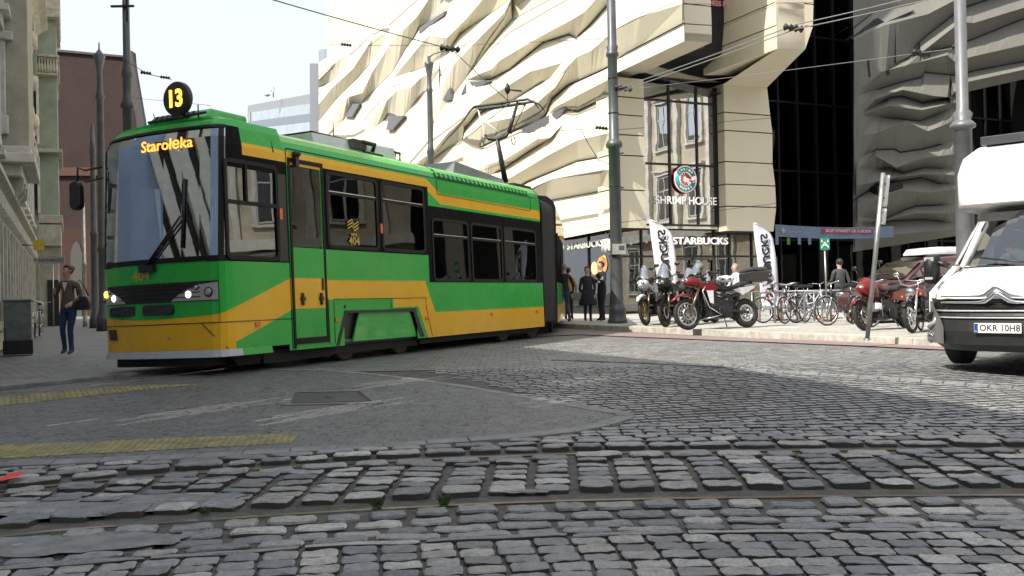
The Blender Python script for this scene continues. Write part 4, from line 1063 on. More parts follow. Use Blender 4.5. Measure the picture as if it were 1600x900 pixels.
mb = MB(); mb.prism([hb(200, 82), hb(210, 82), hb(229, 192), hb(262, 470), hb(240, 470), hb(217, 192)], (0, -.5, 0)); mb.build('buttress', mat('slate_dark', (.05, .045, .05), .7, var=.2), t)
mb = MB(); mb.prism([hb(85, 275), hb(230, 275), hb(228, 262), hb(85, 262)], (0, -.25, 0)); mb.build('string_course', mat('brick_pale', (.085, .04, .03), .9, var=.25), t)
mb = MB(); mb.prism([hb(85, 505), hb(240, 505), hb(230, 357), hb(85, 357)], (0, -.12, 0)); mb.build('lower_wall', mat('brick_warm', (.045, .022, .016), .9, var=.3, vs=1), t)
mb = MB(); c = [(112, 500), (130, 500), (130, 395), (126, 382), (121, 377), (116, 382), (112, 395)]; mb.prism([hb(*q) for q in c], (0, -.2, 0)); mb.build('arched_door', mat('door_dark', (.06, .06, .055), .6), t)
mb = MB(); mb.prism([hb(60, 79), hb(200, 91), hb(200, 88), hb(60, 75)], (0, -.2, 0)); mb.build('roof_edge', mat('slate_dark', (.05, .045, .05), .7), t)
# --- far office block and the pale glazed tower
def farbox(t, name, pts, Y0, depth, m, dy=0.):
    mb = MB(); mb.prism([W(x, y, Yd) for (x, y, Yd) in pts], (0, depth, 0)); return mb.build(name, m, t)
t = thing('office_block', 'pale grey flat-roofed office block with window bands seen far behind the tram roof', 'building')
og = mat('office_grey', (.22, .24, .27), .7, var=.05); ow = mat('office_window', (.30, .36, .42), .15, var=.15, vs=.3); od = mat('office_spandrel', (.16, .20, .25), .6, var=.05)  # distance haze is put into these pale blue greys
Yl, Yr = 190., 140.
def ob(px, py): f = (px - 387) / (520 - 387); return (px, py, Yl + (Yr - Yl) * f)
farbox(t, 'wall', [ob(387, 500), ob(520, 500), ob(520, 140), ob(387, 165)], 0, 30, og)
def row(y0l, y1l, y0r, y1r, m, name, off):
    mb = MB(); mb.prism([W(*q) - Vector((0, off, 0)) for q in (ob(390, y1l), ob(519, y1r), ob(519, y0r), ob(390, y0l))], (0, .3, 0)); mb.build(name, m, t)
row(177, 191, 158, 174, ow, 'window_band', .5); row(191, 202, 174, 187, od, 'spandrel', .6); row(202, 216, 187, 203, ow, 'window_band', .5); row(216, 228, 203, 215, od, 'spandrel', .6)
mb = MB()
for k in range(15):
    px = 392 + k * 8.6; f = (px - 390) / 129; mb.prism([W(*q) - Vector((0, .9, 0)) for q in (ob(px, 191 - 17 * f), ob(px + 1.3, 191 - 17 * f), ob(px + 1.3, 177 - 19 * f), ob(px, 177 - 19 * f))], (0, .3, 0))
mb.build('window_post', og, t)
mb = MB(); mb.tube([W(427, 152, 165), W(427, 136, 165)], .12, 5); mb.tube([W(424, 142, 165), W(430, 140, 165)], .1, 5); mb.lathe([(.1, 0), (.6, .3)], W(418, 151, 165), n=8); mb.build('antenna', steel, t)
t = thing('rooftop_plant', 'small pale grey rooftop boxes and round tank beside the folded facade', 'building', (0, 0, 0))
farbox(t, 'wall', [(484, 260, 125), (500, 260, 125), (500, 99, 125), (484, 99, 125)], 0, 10, og)
mb = MB(); c = W(512, 130, 124); mb.lathe([(1.1, -8), (1.1, W(512, 80, 124).z - c.z)], c, n=16); mb.build('tank', od, t)
t = thing('glass_tower', 'very pale blue glazed tower rising behind the folded facade at the top', 'building')
gt_ = mat('pale_glass', (.42, .50, .56), .2, var=.05, vs=.2)
farbox(t, 'curtain_wall', [(526, 250, 105), (800, 250, 95), (800, -160, 95), (640, -30, 100), (526, 30, 105)], 0, 12, gt_)
mb = MB()
for k in range(12): px = 530 + k * 11; mb.tube([W(px, 200, 104.4), W(px, 30 - (px - 526) * .55, 104.4)], .05, 4)
mb.build('glazing_bar', og, t)
# ================================================================ the tram
yaw = R_(25.6); rl = R_(1.5)
TX = Vector((-math.sin(yaw), -math.cos(yaw), 0)); TY = Vector((math.cos(yaw), -math.sin(yaw), 0)); TZ = Vector((0, 0, 1))
TY2 = TY * math.cos(rl) + TZ * math.sin(rl); TZ2 = TZ * math.cos(rl) - TY * math.sin(rl)
TO = Vector((-3.82, 12.6, 0)) - TY2 * 1.2
TM = Matrix(((TX.x, TY2.x, TZ2.x, TO.x), (TX.y, TY2.y, TZ2.y, TO.y), (TX.z, TY2.z, TZ2.z, TO.z), (0, 0, 0, 1)))
tram = thing('tram', 'green and yellow articulated tram number 404 on line 13 by the old tenements', 'tram', mw=TM)
# local frame: x forward (the body runs to negative x, s = -x), y to the tram's left (the side in view), z up
def livery():
    m, nt, p = newmat('tram_livery')
    x, y, z = xyz(nt); s = x * -1.
    n = tex(nt, 'Noise', 1.1, Detail=4.); n2 = tex(nt, 'Noise', 2.5, Detail=4.)
    top = (s - 5.45) * -.48 ; top = top.min(0.).max(-.24) + 3.155
    up = s.between(.5, 10.7) * z.lt(top) * z.gt(top - .2)
    up = up * ((s - .5) * (s - .5) * -1. + .0).lt(.02)
    diag = s.between(-.2, 1.52) * z.lt(s * .338 + .80) * z.gt(s * .338 + .335) * z.gt(.352)
    door = s.between(1.52, 2.36) * z.between(.85, 1.30)
    kt = ((s - 5.28) * -1.75).min(0.).max(-.57) + 1.275
    mid = s.between(2.36, 5.3) * z.lt(1.275) * z.gt(.975)
    mid2 = s.between(2.6, 5.2) * z.between(.82, .99) * s.gt(4.2)
    rear = s.gt(5.02) * z.lt(kt) * z.gt((s - 5.0) * -1.9 + .85) * s.lt(10.8)
    face = s.lt(.3) * z.lt(.705) * z.gt(.34) * y.lt(1.19)
    yel = up.max(diag).max(door).max(mid).max(mid2).max(rear).max(face)
    blk = (s.between(5.44, 10.7) * z.between(1.25, 2.66)).max(s.between(2.32, 5.5) * z.between(1.745, 3.0)).max(s.between(.02, 1.47) * z.between(1.52, 2.985))
    blk = blk.max(s.lt(.55) * z.between(1.54, 3.37)).max(s.gt(10.56))
    wht = s.lt(.4) * z.lt(.345)
    gtt = E(nt, n.outputs[0]) * .25 + .87
    dirt = (z * -1.3 + .9).clamp() * (E(nt, n2.outputs[0]) * .8)
    col = mixc(nt, yel, (.020, .42, .05), (.84, .46, .010))
    col = mixc(nt, wht, col, (.50, .52, .55)); col = mixc(nt, 1., col, gtt.s, 'MULTIPLY')
    col = mixc(nt, dirt * .35, col, (.09, .08, .07))
    col = mixc(nt, blk, col, (.009, .009, .010))
    nt.links.new(col, p.inputs['Base Color']); rr = E(nt, n2.outputs[0]) * .2 + .17; nt.links.new(rr.s, p.inputs['Roughness'])
    nb = (blk * -.92 + 1.) * .35; nt.links.new(nb.s, p.inputs['Specular IOR Level']); nt.links.new((nb * .4).s, p.inputs['Coat Weight']); p.inputs['Coat Roughness'].default_value = .08
    bump(nt, n.outputs[0], .05, .03)
    return m
liv = livery()
green = mat('tram_green', (.020, .42, .05), .3, coat=.4, var=.1)
tglass = glass('tram_glass', (.07, .075, .075), .01, .38, .01)
wsglass = glass('windscreen_glass', (.14, .16, .18), .55, .5, .01, (.75, .85, 1.))  # mirror share tinted blue to stand for reflected sky
cabglass = glass('cab_glass', (.42, .45, .44), .08, .9, .01)
# plan curve of the nose, from the far side round to the near side
nose = [(1.4, -1.2), (.9, -1.18), (.5, -1.14), (.26, -1.09), (.12, -1.0), (.05, -.88), (-.02, -.6), (-.07, -.3), (-.085, 0), (-.07, .3), (-.04, .6), (.0, .88), (.03, 1.04), (.075, 1.13), (.16, 1.175), (.3, 1.19), (.6, 1.197), (1.0, 1.2), (1.4, 1.2)]
def rake(z): return 0 if z < 1.55 else (z - 1.55) * .06 + max(0, z - 3.2) ** 2 * 2.2
def npt(i, z, off=0.):
    s, y = nose[i]; k = max(0, 1 - s / 1.4); s2 = s + rake(z) * k
    if z > 3.25: y *= 1 - (z - 3.25) * .35
    A = nose[max(i - 1, 0)]; B = nose[min(i + 1, len(nose) - 1)]
    t = Vector((-(B[0] - A[0]), B[1] - A[1], 0)).normalized(); n = Vector((t.y, -t.x, 0))
    return Vector((-s2, y, z)) + n * off
zl = [.34, .5, .7, .71, 1.0, 1.27, 1.54, 2.0, 2.4, 2.8, 3.1, 3.36, 3.42, 3.47]
mb = MB(); nI = len(nose)
def hole(i, z0):
    if 1.53 < z0 < 3.3 and 4 <= i <= 13: return True                         # windscreen
    if 1.53 < z0 < 2.75 and 14 <= i <= 17: return True                       # side window of the cab
    if 1.53 < z0 < 2.75 and 0 <= i <= 2: return True
    return False
for k in range(len(zl) - 1):
    for i in range(nI - 1):
        if hole(i, zl[k]): continue
        mb.add([npt(i, zl[k]), npt(i + 1, zl[k]), npt(i + 1, zl[k + 1]), npt(i, zl[k + 1])], [(0, 1, 2, 3)], 0, True)
# brow: the nose shell closes onto the roof
roofY = [(-1.0, 3.47), (-.85, 3.50), (-.5, 3.53), (0, 3.54), (.5, 3.53), (.85, 3.50), (1.0, 3.47)]
ring = [npt(i, 3.47) for i in range(nI)]
rv = [Vector((-1.4, q.y * .8, 3.52)) if 0 < i < nI - 1 else q for i, q in enumerate(ring)]
for i in range(nI - 1):
    a, b = ring[i], ring[i + 1]; c = Vector((min(b.x, -.12) * 1. - .0, b.y * .9, 3.505)); d = Vector((min(a.x, -.12), a.y * .9, 3.505))
    e = Vector((-1.4, b.y * .75, 3.53)); f = Vector((-1.4, a.y * .75, 3.53))
    mb.add([a, b, c, d], [(0, 1, 2, 3)], 0, True); mb.add([d, c, e, f], [(0, 1, 2, 3)], 0, True)
# front bumper strip (pale) slightly flared
for i in range(2, nI - 2):
    mb.add([npt(i, .25, .03), npt(i + 1, .25, .03), npt(i + 1, .345, .012), npt(i, .345, .012)], [(0, 1, 2, 3)], 0, True)
# body section behind the cab
sec = [(1.2, .25), (1.2, .6), (1.2, .98), (1.2, 1.26), (1.2, 1.78), (1.2, 2.47), (1.2, 2.97), (1.2, 3.08), (1.185, 3.18), (1.14, 3.30), (1.06, 3.39), (.95, 3.45), (.6, 3.51), (0, 3.53)]
def body(mb, s0, s1, holes, mirror=True, bottom=.25):
    """side walls as cells between breaks, roof as a loft"""
    ss = sorted({s0, s1} | {h[0] for h in holes} | {h[1] for h in holes}); zz = sorted({.25, 3.08} | {h[2] for h in holes} | {h[3] for h in holes})
    for sg in (1, -1):
        for a, b in zip(ss, ss[1:]):
            for c, d in zip(zz, zz[1:]):
                if any(h[0] <= a and b <= h[1] and h[2] <= c and d <= h[3] for h in holes): continue
                q = [(-a, 1.2 * sg, c), (-b, 1.2 * sg, c), (-b, 1.2 * sg, d), (-a, 1.2 * sg, d)]
                mb.add(q, [(3, 2, 1, 0) if sg > 0 else (0, 1, 2, 3)])
    top = [q for q in sec if q[1] >= 3.08]; prof = [(y, z) for y, z in top] + [(-y, z) for y, z in top[::-1][1:]]
    ns = 8
    for k in range(ns):
        a = s0 + (s1 - s0) * k / ns; b = s0 + (s1 - s0) * (k + 1) / ns
        for i in range(len(prof) - 1):
            mb.add([(-a, prof[i][0], prof[i][1]), (-a, prof[i + 1][0], prof[i + 1][1]), (-b, prof[i + 1][0], prof[i + 1][1]), (-b, prof[i][0], prof[i][1])], [(3, 2, 1, 0)], 0, True)
wins = [(2.43, 3.80, 1.80, 2.94), (3.95, 5.32, 1.80, 2.94), (5.62, 6.98, 1.30, 2.42), (7.14, 8.48, 1.30, 2.42), (8.62, 10.22, 1.30, 2.42)]
door = (1.56, 2.26, 1.75, 2.96)
bogie = (2.75, 4.95, .25, .79)
body(mb, 1.4, 10.62, wins + [door, bogie])
# recessed panel inside the wheel arch with its chamfered black edge
shell = mb.build('body', liv, tram)
mb = MB(); mb.box(-10.6, -1.4, -1.12, 1.12, .3, .34); mb.box(-10.6, -10.55, -1.15, 1.15, .3, 3.3); mb.box(-10.6, -.4, -1.12, 1.12, 3.2, 3.25)
mb.build('floor_and_ceiling', mat('tram_lining', (.14, .14, .14), .7), tram)
mb = MB(); P = [(2.92, .30), (4.62, .29), (4.86, .31), (4.72, .74), (3.16, .77), (2.86, .72)]
mb.prism([(-3.02, 1.17, .30), (-4.98, 1.17, .29), (-4.74, 1.17, .76), (-3.22, 1.17, .77)], (0, -.03, 0))
mb.build('bogie_cover', green, tram)
mb = MB(); mb.prism([(-2.76, 1.1, .26), (-4.96, 1.1, .26), (-4.96, 1.1, .80), (-2.76, 1.1, .80)], (0, -.03, 0)); mb.build('wheel_arch', black, tram)
# windows
def rr_frame(mb, s0, s1, z0, z1, y, w=.045, r=.07, d=.012):
    W_, H_2 = s1 - s0, z1 - z0; o = rrect(W_ + .06, H_2 + .06, r + .03); i_ = rrect(W_ - w, H_2 - w, r)
    cx, cz = -(s0 + s1) / 2, (z0 + z1) / 2; n = len(o); sg = 1 if y > 0 else -1
    vs = [(cx + p[0], y + d * sg, cz + p[1]) for p in o] + [(cx + p[0], y + d * sg, cz + p[1]) for p in i_] + [(cx + p[0], y - .01 * sg, cz + p[1]) for p in o] + [(cx + p[0], y - .02 * sg, cz + p[1]) for p in i_]
    fs = []
    for k in range(n):
        j = (k + 1) % n; fs += [(k, j, n + j, n + k), (k, 2 * n + k, 2 * n + j, j), (n + k, n + j, 3 * n + j, 3 * n + k)]
    mb.add(vs, fs)
gasket = mat('rubber_gasket', (.010, .010, .011), .45, var=.15, spec=.2)
for k, (a, b, c, d) in enumerate(wins):
    for sg in (1, -1):
        mb = MB(); rr_frame(mb, a, b, c, d, 1.2 * sg); zt = d - (d - c) * .27
        mb.box(-b + .03, -a - .03, 1.188 * sg if sg > 0 else -1.208, 1.208 if sg > 0 else -1.188, zt - .022, zt + .022)
        fr = mb.build('window', gasket, tram)
        mb = MB(); mb.box(-b, -a, 1.19 * sg - .003, 1.19 * sg + .003, c, d); mb.build('pane', tglass, fr)
        if sg > 0:
            mb = MB(); mb.box(-b + .04, -a - .04, 1.2, 1.211, zt + .02, zt + .032); mb.build('sliding_rail', alu, fr)
# door with its glass, handles and frame
dd = MB()
for (a, b, c, d) in ((1.50, 1.545, .27, 3.06), (2.29, 2.33, .33, 3.06), (1.5, 2.33, 3.0, 3.06), (1.52, 2.30, .33, .42)): dd.box(-b, -a, 1.19, 1.216, c, d)
dob = dd.build('door', gasket, tram)
mb = MB(); mb.box(-2.285, -1.55, 1.185, 1.206, .42, 1.75); mb.build('door_panel', liv, dob)
mb = MB(); mb.box(-2.27, -1.56, 1.186, 1.2, 1.75, 2.96); mb.build('door_glass', tglass, dob)
for s_, z_ in ((1.72, .99), (2.17, .99)):
    mb = MB(); mb.box(-s_ - .02, -s_ + .02, 1.205, 1.235, z_ - .09, z_ + .09); mb.box(-s_ - .06, -s_ + .04, 1.205, 1.23, z_ - .02, z_ + .03); mb.build('door_handle', black, dob)
mb = MB(); mb.box(-2.25, -2.21, 1.2, 1.22, 1.12, 1.3); mb.build('lock', black, dob)
# cab side glazing
mb = MB(); rr_frame(mb, .2, 1.24, 1.57, 2.88, 1.196, .05, .06); mb.box(-1.22, -.22, 1.185, 1.21, 2.30, 2.35); mb.box(-.62, -.58, 1.185, 1.21, 2.32, 2.86)
cw = mb.build('cab_window', gasket, tram)
mb = MB(); mb.box(-1.38, -.18, 1.176, 1.182, 1.54, 2.8); mb.build('pane', cabglass, cw)
mb = MB(); mb.box(-1.44, -1.25, 1.18, 1.203, 1.54, 2.8); mb.build('cab_pillar', black, tram)
# windscreen (slightly proud surround, one curved pane)
mb = MB()
zs_ = [1.54, 1.8, 2.1, 2.4, 2.7, 3.0, 3.2, 3.37]
for k in range(len(zs_) - 1):
    for i in range(4, 14): mb.add([npt(i, zs_[k], .006), npt(i + 1, zs_[k], .006), npt(i + 1, zs_[k + 1], .006), npt(i, zs_[k + 1], .006)], [(0, 1, 2, 3)], 0, True)
ws = mb.build('windscreen', wsglass, tram)
mb = MB()
for i in range(4, 14):
    for z0, z1 in ((1.53, 1.60), (3.33, 3.375)): mb.add([npt(i, z0, .012), npt(i + 1, z0, .012), npt(i + 1, z1, .012), npt(i, z1, .012)], [(0, 1, 2, 3)], 0, True)
for i0 in (4, 13):
    for k in range(len(zs_) - 1): mb.add([npt(i0, zs_[k], .012), npt(i0, zs_[k], .012).lerp(npt(i0 + 1, zs_[k], .012), .8 if i0 == 13 else .5), npt(i0, zs_[k + 1], .012).lerp(npt(i0 + 1, zs_[k + 1], .012), .8 if i0 == 13 else .5), npt(i0, zs_[k + 1], .012)], [(0, 1, 2, 3)], 0, True)
mb.build('windscreen_seal', gasket, ws)
def noseat(y, z, off):
    for i in range(nI - 1):
        if nose[i][1] <= y <= nose[i + 1][1]:
            t = (y - nose[i][1]) / (nose[i + 1][1] - nose[i][1]); return npt(i, z, off).lerp(npt(i + 1, z, off), t)
# destination display behind the glass
mb = MB(); mb.box(-.30, -.22, -.75, .95, 2.93, 3.3); db = mb.build('destination_box', black, tram)
orange = mat('led_orange', (1, .35, .05), .5, var=0, emit=(1, .25, .03), es=2.6)
Mt = Matrix(((0, 0, 1, noseat(.0, 3.145, .02).x), (1, 0, 0, .33), (0, 1, 0, 3.145), (0, 0, 0, 1)))
mb = MB(); vs_, fs_ = text_geo('Starołęka', .215, 0., .0015)
mb.add([noseat(q[0] * 1.06 + .33, q[1] + 3.145, .012) for q in vs_], fs_); mb.build('destination_text', orange, tram)
# round line number on the roof
mb = MB(); mb.lathe([(.22, -.05), (.235, -.03), (.235, .03), (.22, .05)], (-.1, .51, 3.76), (1, 0, 0), 32); mb.box(-.14, -.06, .44, .58, 3.5, 3.56)
ln = mb.build('line_number_disc', black, tram)
mb = MB(); addtext(mb, '13', Matrix(((0, 0, 1, -.045), (1, 0, 0, .505), (0, 1, 0, 3.75), (0, 0, 0, 1))), .32, 0, .003, .010, .92); mb.build('line_number', mat('led_amber', (1, .5, .08), .5, var=0, emit=(1, .42, .04), es=2.6), ln)
# grille, headlamps, indicators, lower lamps
mb = MB()
for i in range(5, 13):
    za = 1.0; 
    mb.add([npt(i, 1.0, .008), npt(i + 1, 1.0, .008), npt(i + 1, 1.265, .008), npt(i, 1.265, .008)], [(0, 1, 2, 3)], 0, True)
for z_ in (1.06, 1.12, 1.18, 1.23): mb.tube([npt(i, z_, .012) for i in range(6, 12)], .008, 5)
mb.build('grille', mat('grille_black', (.008, .008, .008), .6, var=.2), tram)
hl_m = mat('lamp_housing', (.42, .43, .45), .3, .4, var=.05); lensm = mat('lamp_lit', (1, .95, .85), .2, var=0, emit=(1, .93, .8), es=3.2)
lensd = mat('lamp_reflector', (.5, .5, .52), .12, .9, var=.2)
for sg in (1, -1):
    mb = MB(); out_ = [(.42, 1.015), (.55, 1.10), (.70, 1.17), (.86, 1.22), (1.12, 1.245), (1.14, 1.015)]
    # surface patch built as a fan of quads so it follows the nose curve
    for (y0, zt0), (y1, zt1) in zip(out_[:-2], out_[1:-1]):
        n_ = 3
        for j in range(n_):
            ya = y0 + (y1 - y0) * j / n_; yb = y0 + (y1 - y0) * (j + 1) / n_; za = zt0 + (zt1 - zt0) * j / n_; zb_ = zt0 + (zt1 - zt0) * (j + 1) / n_
            mb.add([noseat(ya * sg, 1.012, .014), noseat(yb * sg, 1.012, .014), noseat(yb * sg, zb_, .014), noseat(ya * sg, za, .014)], [(0, 1, 2, 3) if sg > 0 else (3, 2, 1, 0)], 0, True)
    h = mb.build('headlight', hl_m, tram)
    for y_, z_, r_, mm, nm in ((.70, 1.095, .052, lensm, 'lit_lens'), (1.0, 1.115, .06, lensd, 'lens'), (.82, 1.185, .032, lensd, 'lens')):
        c = noseat(y_ * sg, z_, .012); m2 = MB(); m2.torus(c, (1, .12 * sg, 0), r_, .010, 18, 6); m2.build('lens_ring', black if mm is lensd else hl_m, h)
        m2 = MB(); m2.lathe([(r_ * .95, 0), (r_ * .8, .012), (r_ * .3, .02)], c, (1, .12 * sg, 0), 16); m2.build(nm, mm, h)
    if sg < 0:
        c = noseat(-.90, 1.16, .02); m2 = MB(); m2.lathe([(.05, 0), (.04, .02)], c, (1, -.4, 0), 12); m2.build('indicator', mat('indicator_lit', (1, .5, .05), .3, var=0, emit=(1, .5, .05), es=4.), h)
for y0, y1 in ((-.73, -.19), (-.08, .46)):
    mb = MB(); c = noseat((y0 + y1) / 2, .905, 0); P = rrect(y1 - y0, .145, .05); mb.prism([(c.x + .0 + .03, (y0 + y1) / 2 + p[0], .905 + p[1]) for p in P], (-.05, 0, 0)); mb.build('lower_lamp', mat('lamp_dark', (.02, .02, .022), .25, var=.3, vs=40), tram, bevel=.008)
mb = MB(); c = noseat(-.74, .585, .01); mb.hexa([noseat(-.84, .51, .0), noseat(-.66, .51, .0), noseat(-.66, .51, .02), noseat(-.84, .51, .02), noseat(-.86, .66, .0), noseat(-.70, .66, .0), noseat(-.70, .66, .02), noseat(-.86, .66, .02)]); mb.build('tow_hatch', black, tram)
mb = MB(); c = noseat(.36, .53, .004); mb.lathe([(.022, 0), (.02, .008)], c, (1, 0, 0), 10); mb.build('cap', alu, tram)
goldm = mat('gold_number', (.55, .38, .06), .4, .2, var=.1)
mb = MB(); vs_, fs_ = text_geo('404', .17, 0., .006)
mb.add([noseat(q[0] * 1.25 - .10, q[1] + 1.375, .006) for q in vs_], fs_); mb.build('fleet_number', goldm, tram)
# seams of the body panels
mb = MB()
mb.tube([npt(i, .708, .004) for i in range(3, 17)] + [(-1.5, 1.203, .71)], .006, 4)
mb.tube([npt(13, z, .004) for z in (.71, 1., 1.27, 1.53)], .004, 4)
mb.tube([npt(11, .705, .005), npt(12, .55, .005), npt(14, .35, .006)], .006, 4)
for s_, z0, z1 in ((1.47, .25, 3.2), (2.36, .30, .98)): mb.tube([(-s_, 1.203, z0), (-s_, 1.203, z1)], .007, 4)
mb.tube([(-1.2, 1.20, 3.10), (-1.19, 1.15, 3.32), (-1.2, .98, 3.47), (-1.22, .5, 3.535), (-1.22, 0, 3.55)], .012, 5)
mb.tube([(-1.5, 1.185, 3.20), (-10.5, 1.185, 3.20)], .007, 4)
for pts in ([(2.5, .98), (5.28, .97), (5.28, .80)], [(2.5, .98), (2.5, .3)], [(4.12, .97), (4.12, .80)], [(5.28, .8), (5.46, .28)]): mb.tube([(-a, 1.204, z) for a, z in pts], .005, 4)
mb.tube([(-5.9, 1.12, 3.35), (-5.82, .9, 3.48), (-5.82, .4, 3.53)], .010, 5)
mb.build('panel_seam', black, tram)
# black edge round the wheel arch
mb = MB()
path = [(2.52, .26), (2.78, .80), (4.9, .78), (5.18, .27)]; pin = [(2.60, .26), (2.84, .755), (4.82, .735), (5.04, .27)]
for (a0, z0), (a1, z1), (c0, y0), (c1, y1) in zip(path, path[1:], pin, pin[1:]):
    mb.prism([(-a0, 1.202, z0), (-a1, 1.202, z1), (-c1, 1.202, y1), (-c0, 1.202, y0)], (0, .006, 0))
mb.build('arch_trim', black, tram)
# small orange side reflectors
om = mat('reflector_orange', (.75, .14, .02), .25, var=.1)
for s_, z_ in ((.72, .655), (2.55, .66), (5.27, .60), (7.88, .60), (10.15, .60)):
    mb = MB(); mb.box(-s_ - .05, -s_ + .04, 1.195, 1.218, z_ - .03, z_ + .03); mb.build('side_reflector', om, tram)
for s_, z_ in ((1.30, 2.22), (3.9, 2.15)):
    mb = MB(); mb.box(-s_ - .03, -s_ + .03, 1.195, 1.222, z_ - .08, z_ + .08); mb.build('side_indicator', om, tram)
# emblem and number on the window
mb = MB(); T2 = lambda s_, z_: Matrix(((-1, 0, 0, -s_), (0, 0, 1, 1.214), (0, 1, 0, z_), (0, 0, 0, 1)))
addtext(mb, '404', T2(3.1, 1.90), .17, 0, .002, .004, 1.15); addtext(mb, 'MPK', T2(3.1, 2.0), .07, 0, .002, .001, 1.3)
for k in range(3):
    pts = [(-.15, 0), (-.03, .05), (.03, -.03), (.15, .03)]; mb.prism([T2(3.08, 2.20 - k * .05) @ Vector((x_, y_ + o_, 0)) for x_, y_, o_ in [(p[0], p[1], .012) for p in pts] + [(p[0], p[1], -.012) for p in pts[::-1]]], (0, .003, 0))
mb.build('window_emblem', goldm, tram)
# louvres on the rear roof edge
mb = MB(); mb.prism([(-5.84, 1.178, 3.235), (-10.0, 1.178, 3.235), (-10.0, 1.14, 3.315), (-5.84, 1.14, 3.315)], (0, .014, .006))
for k in range(24):
    s_ = 5.86 + k * .178; mb.prism([(-s_, 1.188, 3.23), (-s_ - .05, 1.188, 3.23), (-s_ - .05, 1.15, 3.32), (-s_, 1.15, 3.32)], (0, .016, .007), 1)
lv = mb.build('roof_louvre', [black, green], tram)
mb = MB(); P = [(-5.84, 1.19, 2.90), (-10.05, 1.19, 2.88), (-10.05, 1.19, 3.2), (-5.84, 1.19, 3.2)]
for A, B in zip(P, P[1:] + P[:1]): mb.tube([Vector(A) + Vector((0, .014, 0)), Vector(B) + Vector((0, .014, 0))], .006, 4)
mb.build('louvre_panel_edge', black, lv)
# roof equipment
mb = MB()
mb.prism([(-.25, -.3, 3.5), (-1.15, -.3, 3.5), (-1.15, -.3, 3.66), (-.45, -.3, 3.66)], (0, 1.1, 0)); mb.build('roof_fairing', green, tram, bevel=.04)
mb = MB()
for k in range(8): mb.prism([(-.285 - .0, -.22 + k * .095, 3.535), (-.285, -.16 + k * .095, 3.535), (-.43, -.16 + k * .095, 3.645), (-.43, -.22 + k * .095, 3.645)], (.016, 0, .012))
mb.build('fairing_slot', black, tram)
def tl(px, py, y):  # point of the photo on a lengthwise plane of the tram
    n = TY2; P = onplane(px, py, TO + n * y, n); return TM.inverted() @ P
wb = mat('equipment_white', (.62, .63, .64), .45, var=.12, vs=3)
a0 = tl(490, 192, .55); a1 = tl(620, 236, .55)
mb = MB(); s0_, s1_ = -a0.x, -a1.x
mb.hexa([(-s0_, -.5, 3.5), (-s0_, .55, 3.5), (-s1_, .55, 3.5), (-s1_, -.5, 3.5), (-s0_ + .0, -.5, 3.74), (-s0_, .5, 3.74), (-s1_, .5, 3.80), (-s1_, -.5, 3.80)])
aw = mb.build('roof_equipment_box', wb, tram, bevel=.02)
mb = MB()
mb.box(-s1_ + .5, -s0_ - 1.4, .50, .57, 3.52, 3.60); mb.box(-s1_ + 1.1, -s1_ + 1.5, .5, .62, 3.6, 3.76); mb.tube([(-s1_ + .9, .6, 3.6), (-s1_ + .9, .66, 3.72), (-s1_ + 1.2, .6, 3.74)], .04, 8)
for k in range(3): mb.tube([(-s1_ + .05, .3 + .1 * k, 3.56), (-s1_ - .18, .3 + .1 * k, 3.58), (-s1_ - .18, .3 + .1 * k, 3.72), (-s1_ + .05, .3 + .1 * k, 3.72)], .025, 6)
mb.box(-s0_ - 1.7, -s0_ + .0, -.48, .5, 3.742, 3.762)
mb.build('cable_and_bracket', black, aw)
mb = MB(); g0_ = -tl(700, 250, .5).x; g1_ = -tl(785, 275, .5).x
mb.hexa([(-g0_, -.5, 3.5), (-g0_, .6, 3.5), (-g1_, .6, 3.5), (-g1_, -.5, 3.5), (-g0_ - .3, -.4, 3.83), (-g0_ - .3, .5, 3.83), (-g1_ + .0, .5, 3.68), (-g1_, -.4, 3.68)])
mb.build('roof_hatch_housing', mat('equipment_grey', (.17, .18, .19), .4, var=.2, vs=5), tram, bevel=.015)
# pantograph: lower arm, yoke, thin upper arms, collector head
pb = tl(786, 272, .1); sp_b = -pb.x
def tp(px, py, y=.1): return tl(px, py, y)
pan_m = mat('pantograph_dark', (.03, .032, .036), .45, .3, var=.2)
mb = MB(); mb.tube([tp(790, 285), tp(777, 218)], [.075, .05], 8); mb.box(-sp_b - .5, -sp_b + .5, -.4, .6, 3.56, 3.62); mb.box(-sp_b - .4, -sp_b - .3, -.35, .55, 3.5, 3.6); mb.box(-sp_b + .3, -sp_b + .4, -.35, .55, 3.5, 3.6)
pan = mb.build('pantograph', pan_m, tram)
mb = MB(); yk = tp(777, 216); hd = tp(787, 163); Wd = .52
# yoke and head lie across the tram
def ac(p, dy, dz=0, dx=0): return Vector((p.x + dx, p.y + dy, p.z + dz))
mb.tube([ac(yk, -Wd * .62, .12), ac(yk, -Wd * .45, .02), ac(yk, 0, -.03), ac(yk, Wd * .45, .02), ac(yk, Wd * .62, .12)], [.03, .045, .05, .045, .03], 8); mb.build('yoke', pan_m, pan)
mb = MB(); mb.tube([ac(yk, -Wd * .6, .1), ac(hd, -.66, -.03, .1)], .02, 6); mb.tube([ac(yk, Wd * .3, .05), ac(yk, -.25, .42, .15)], .012, 6); mb.build('upper_rod', mat('rod_white', (.7, .7, .72), .4), pan)
mb = MB(); mb.tube([ac(yk, Wd * .6, .1), ac(hd, .42, -.03, .1)], [.05, .032], 8); mb.tube([ac(yk, Wd * .7, .05), ac(hd, .62, -.1, .1)], .012, 6); mb.build('upper_arm', pan_m, pan)
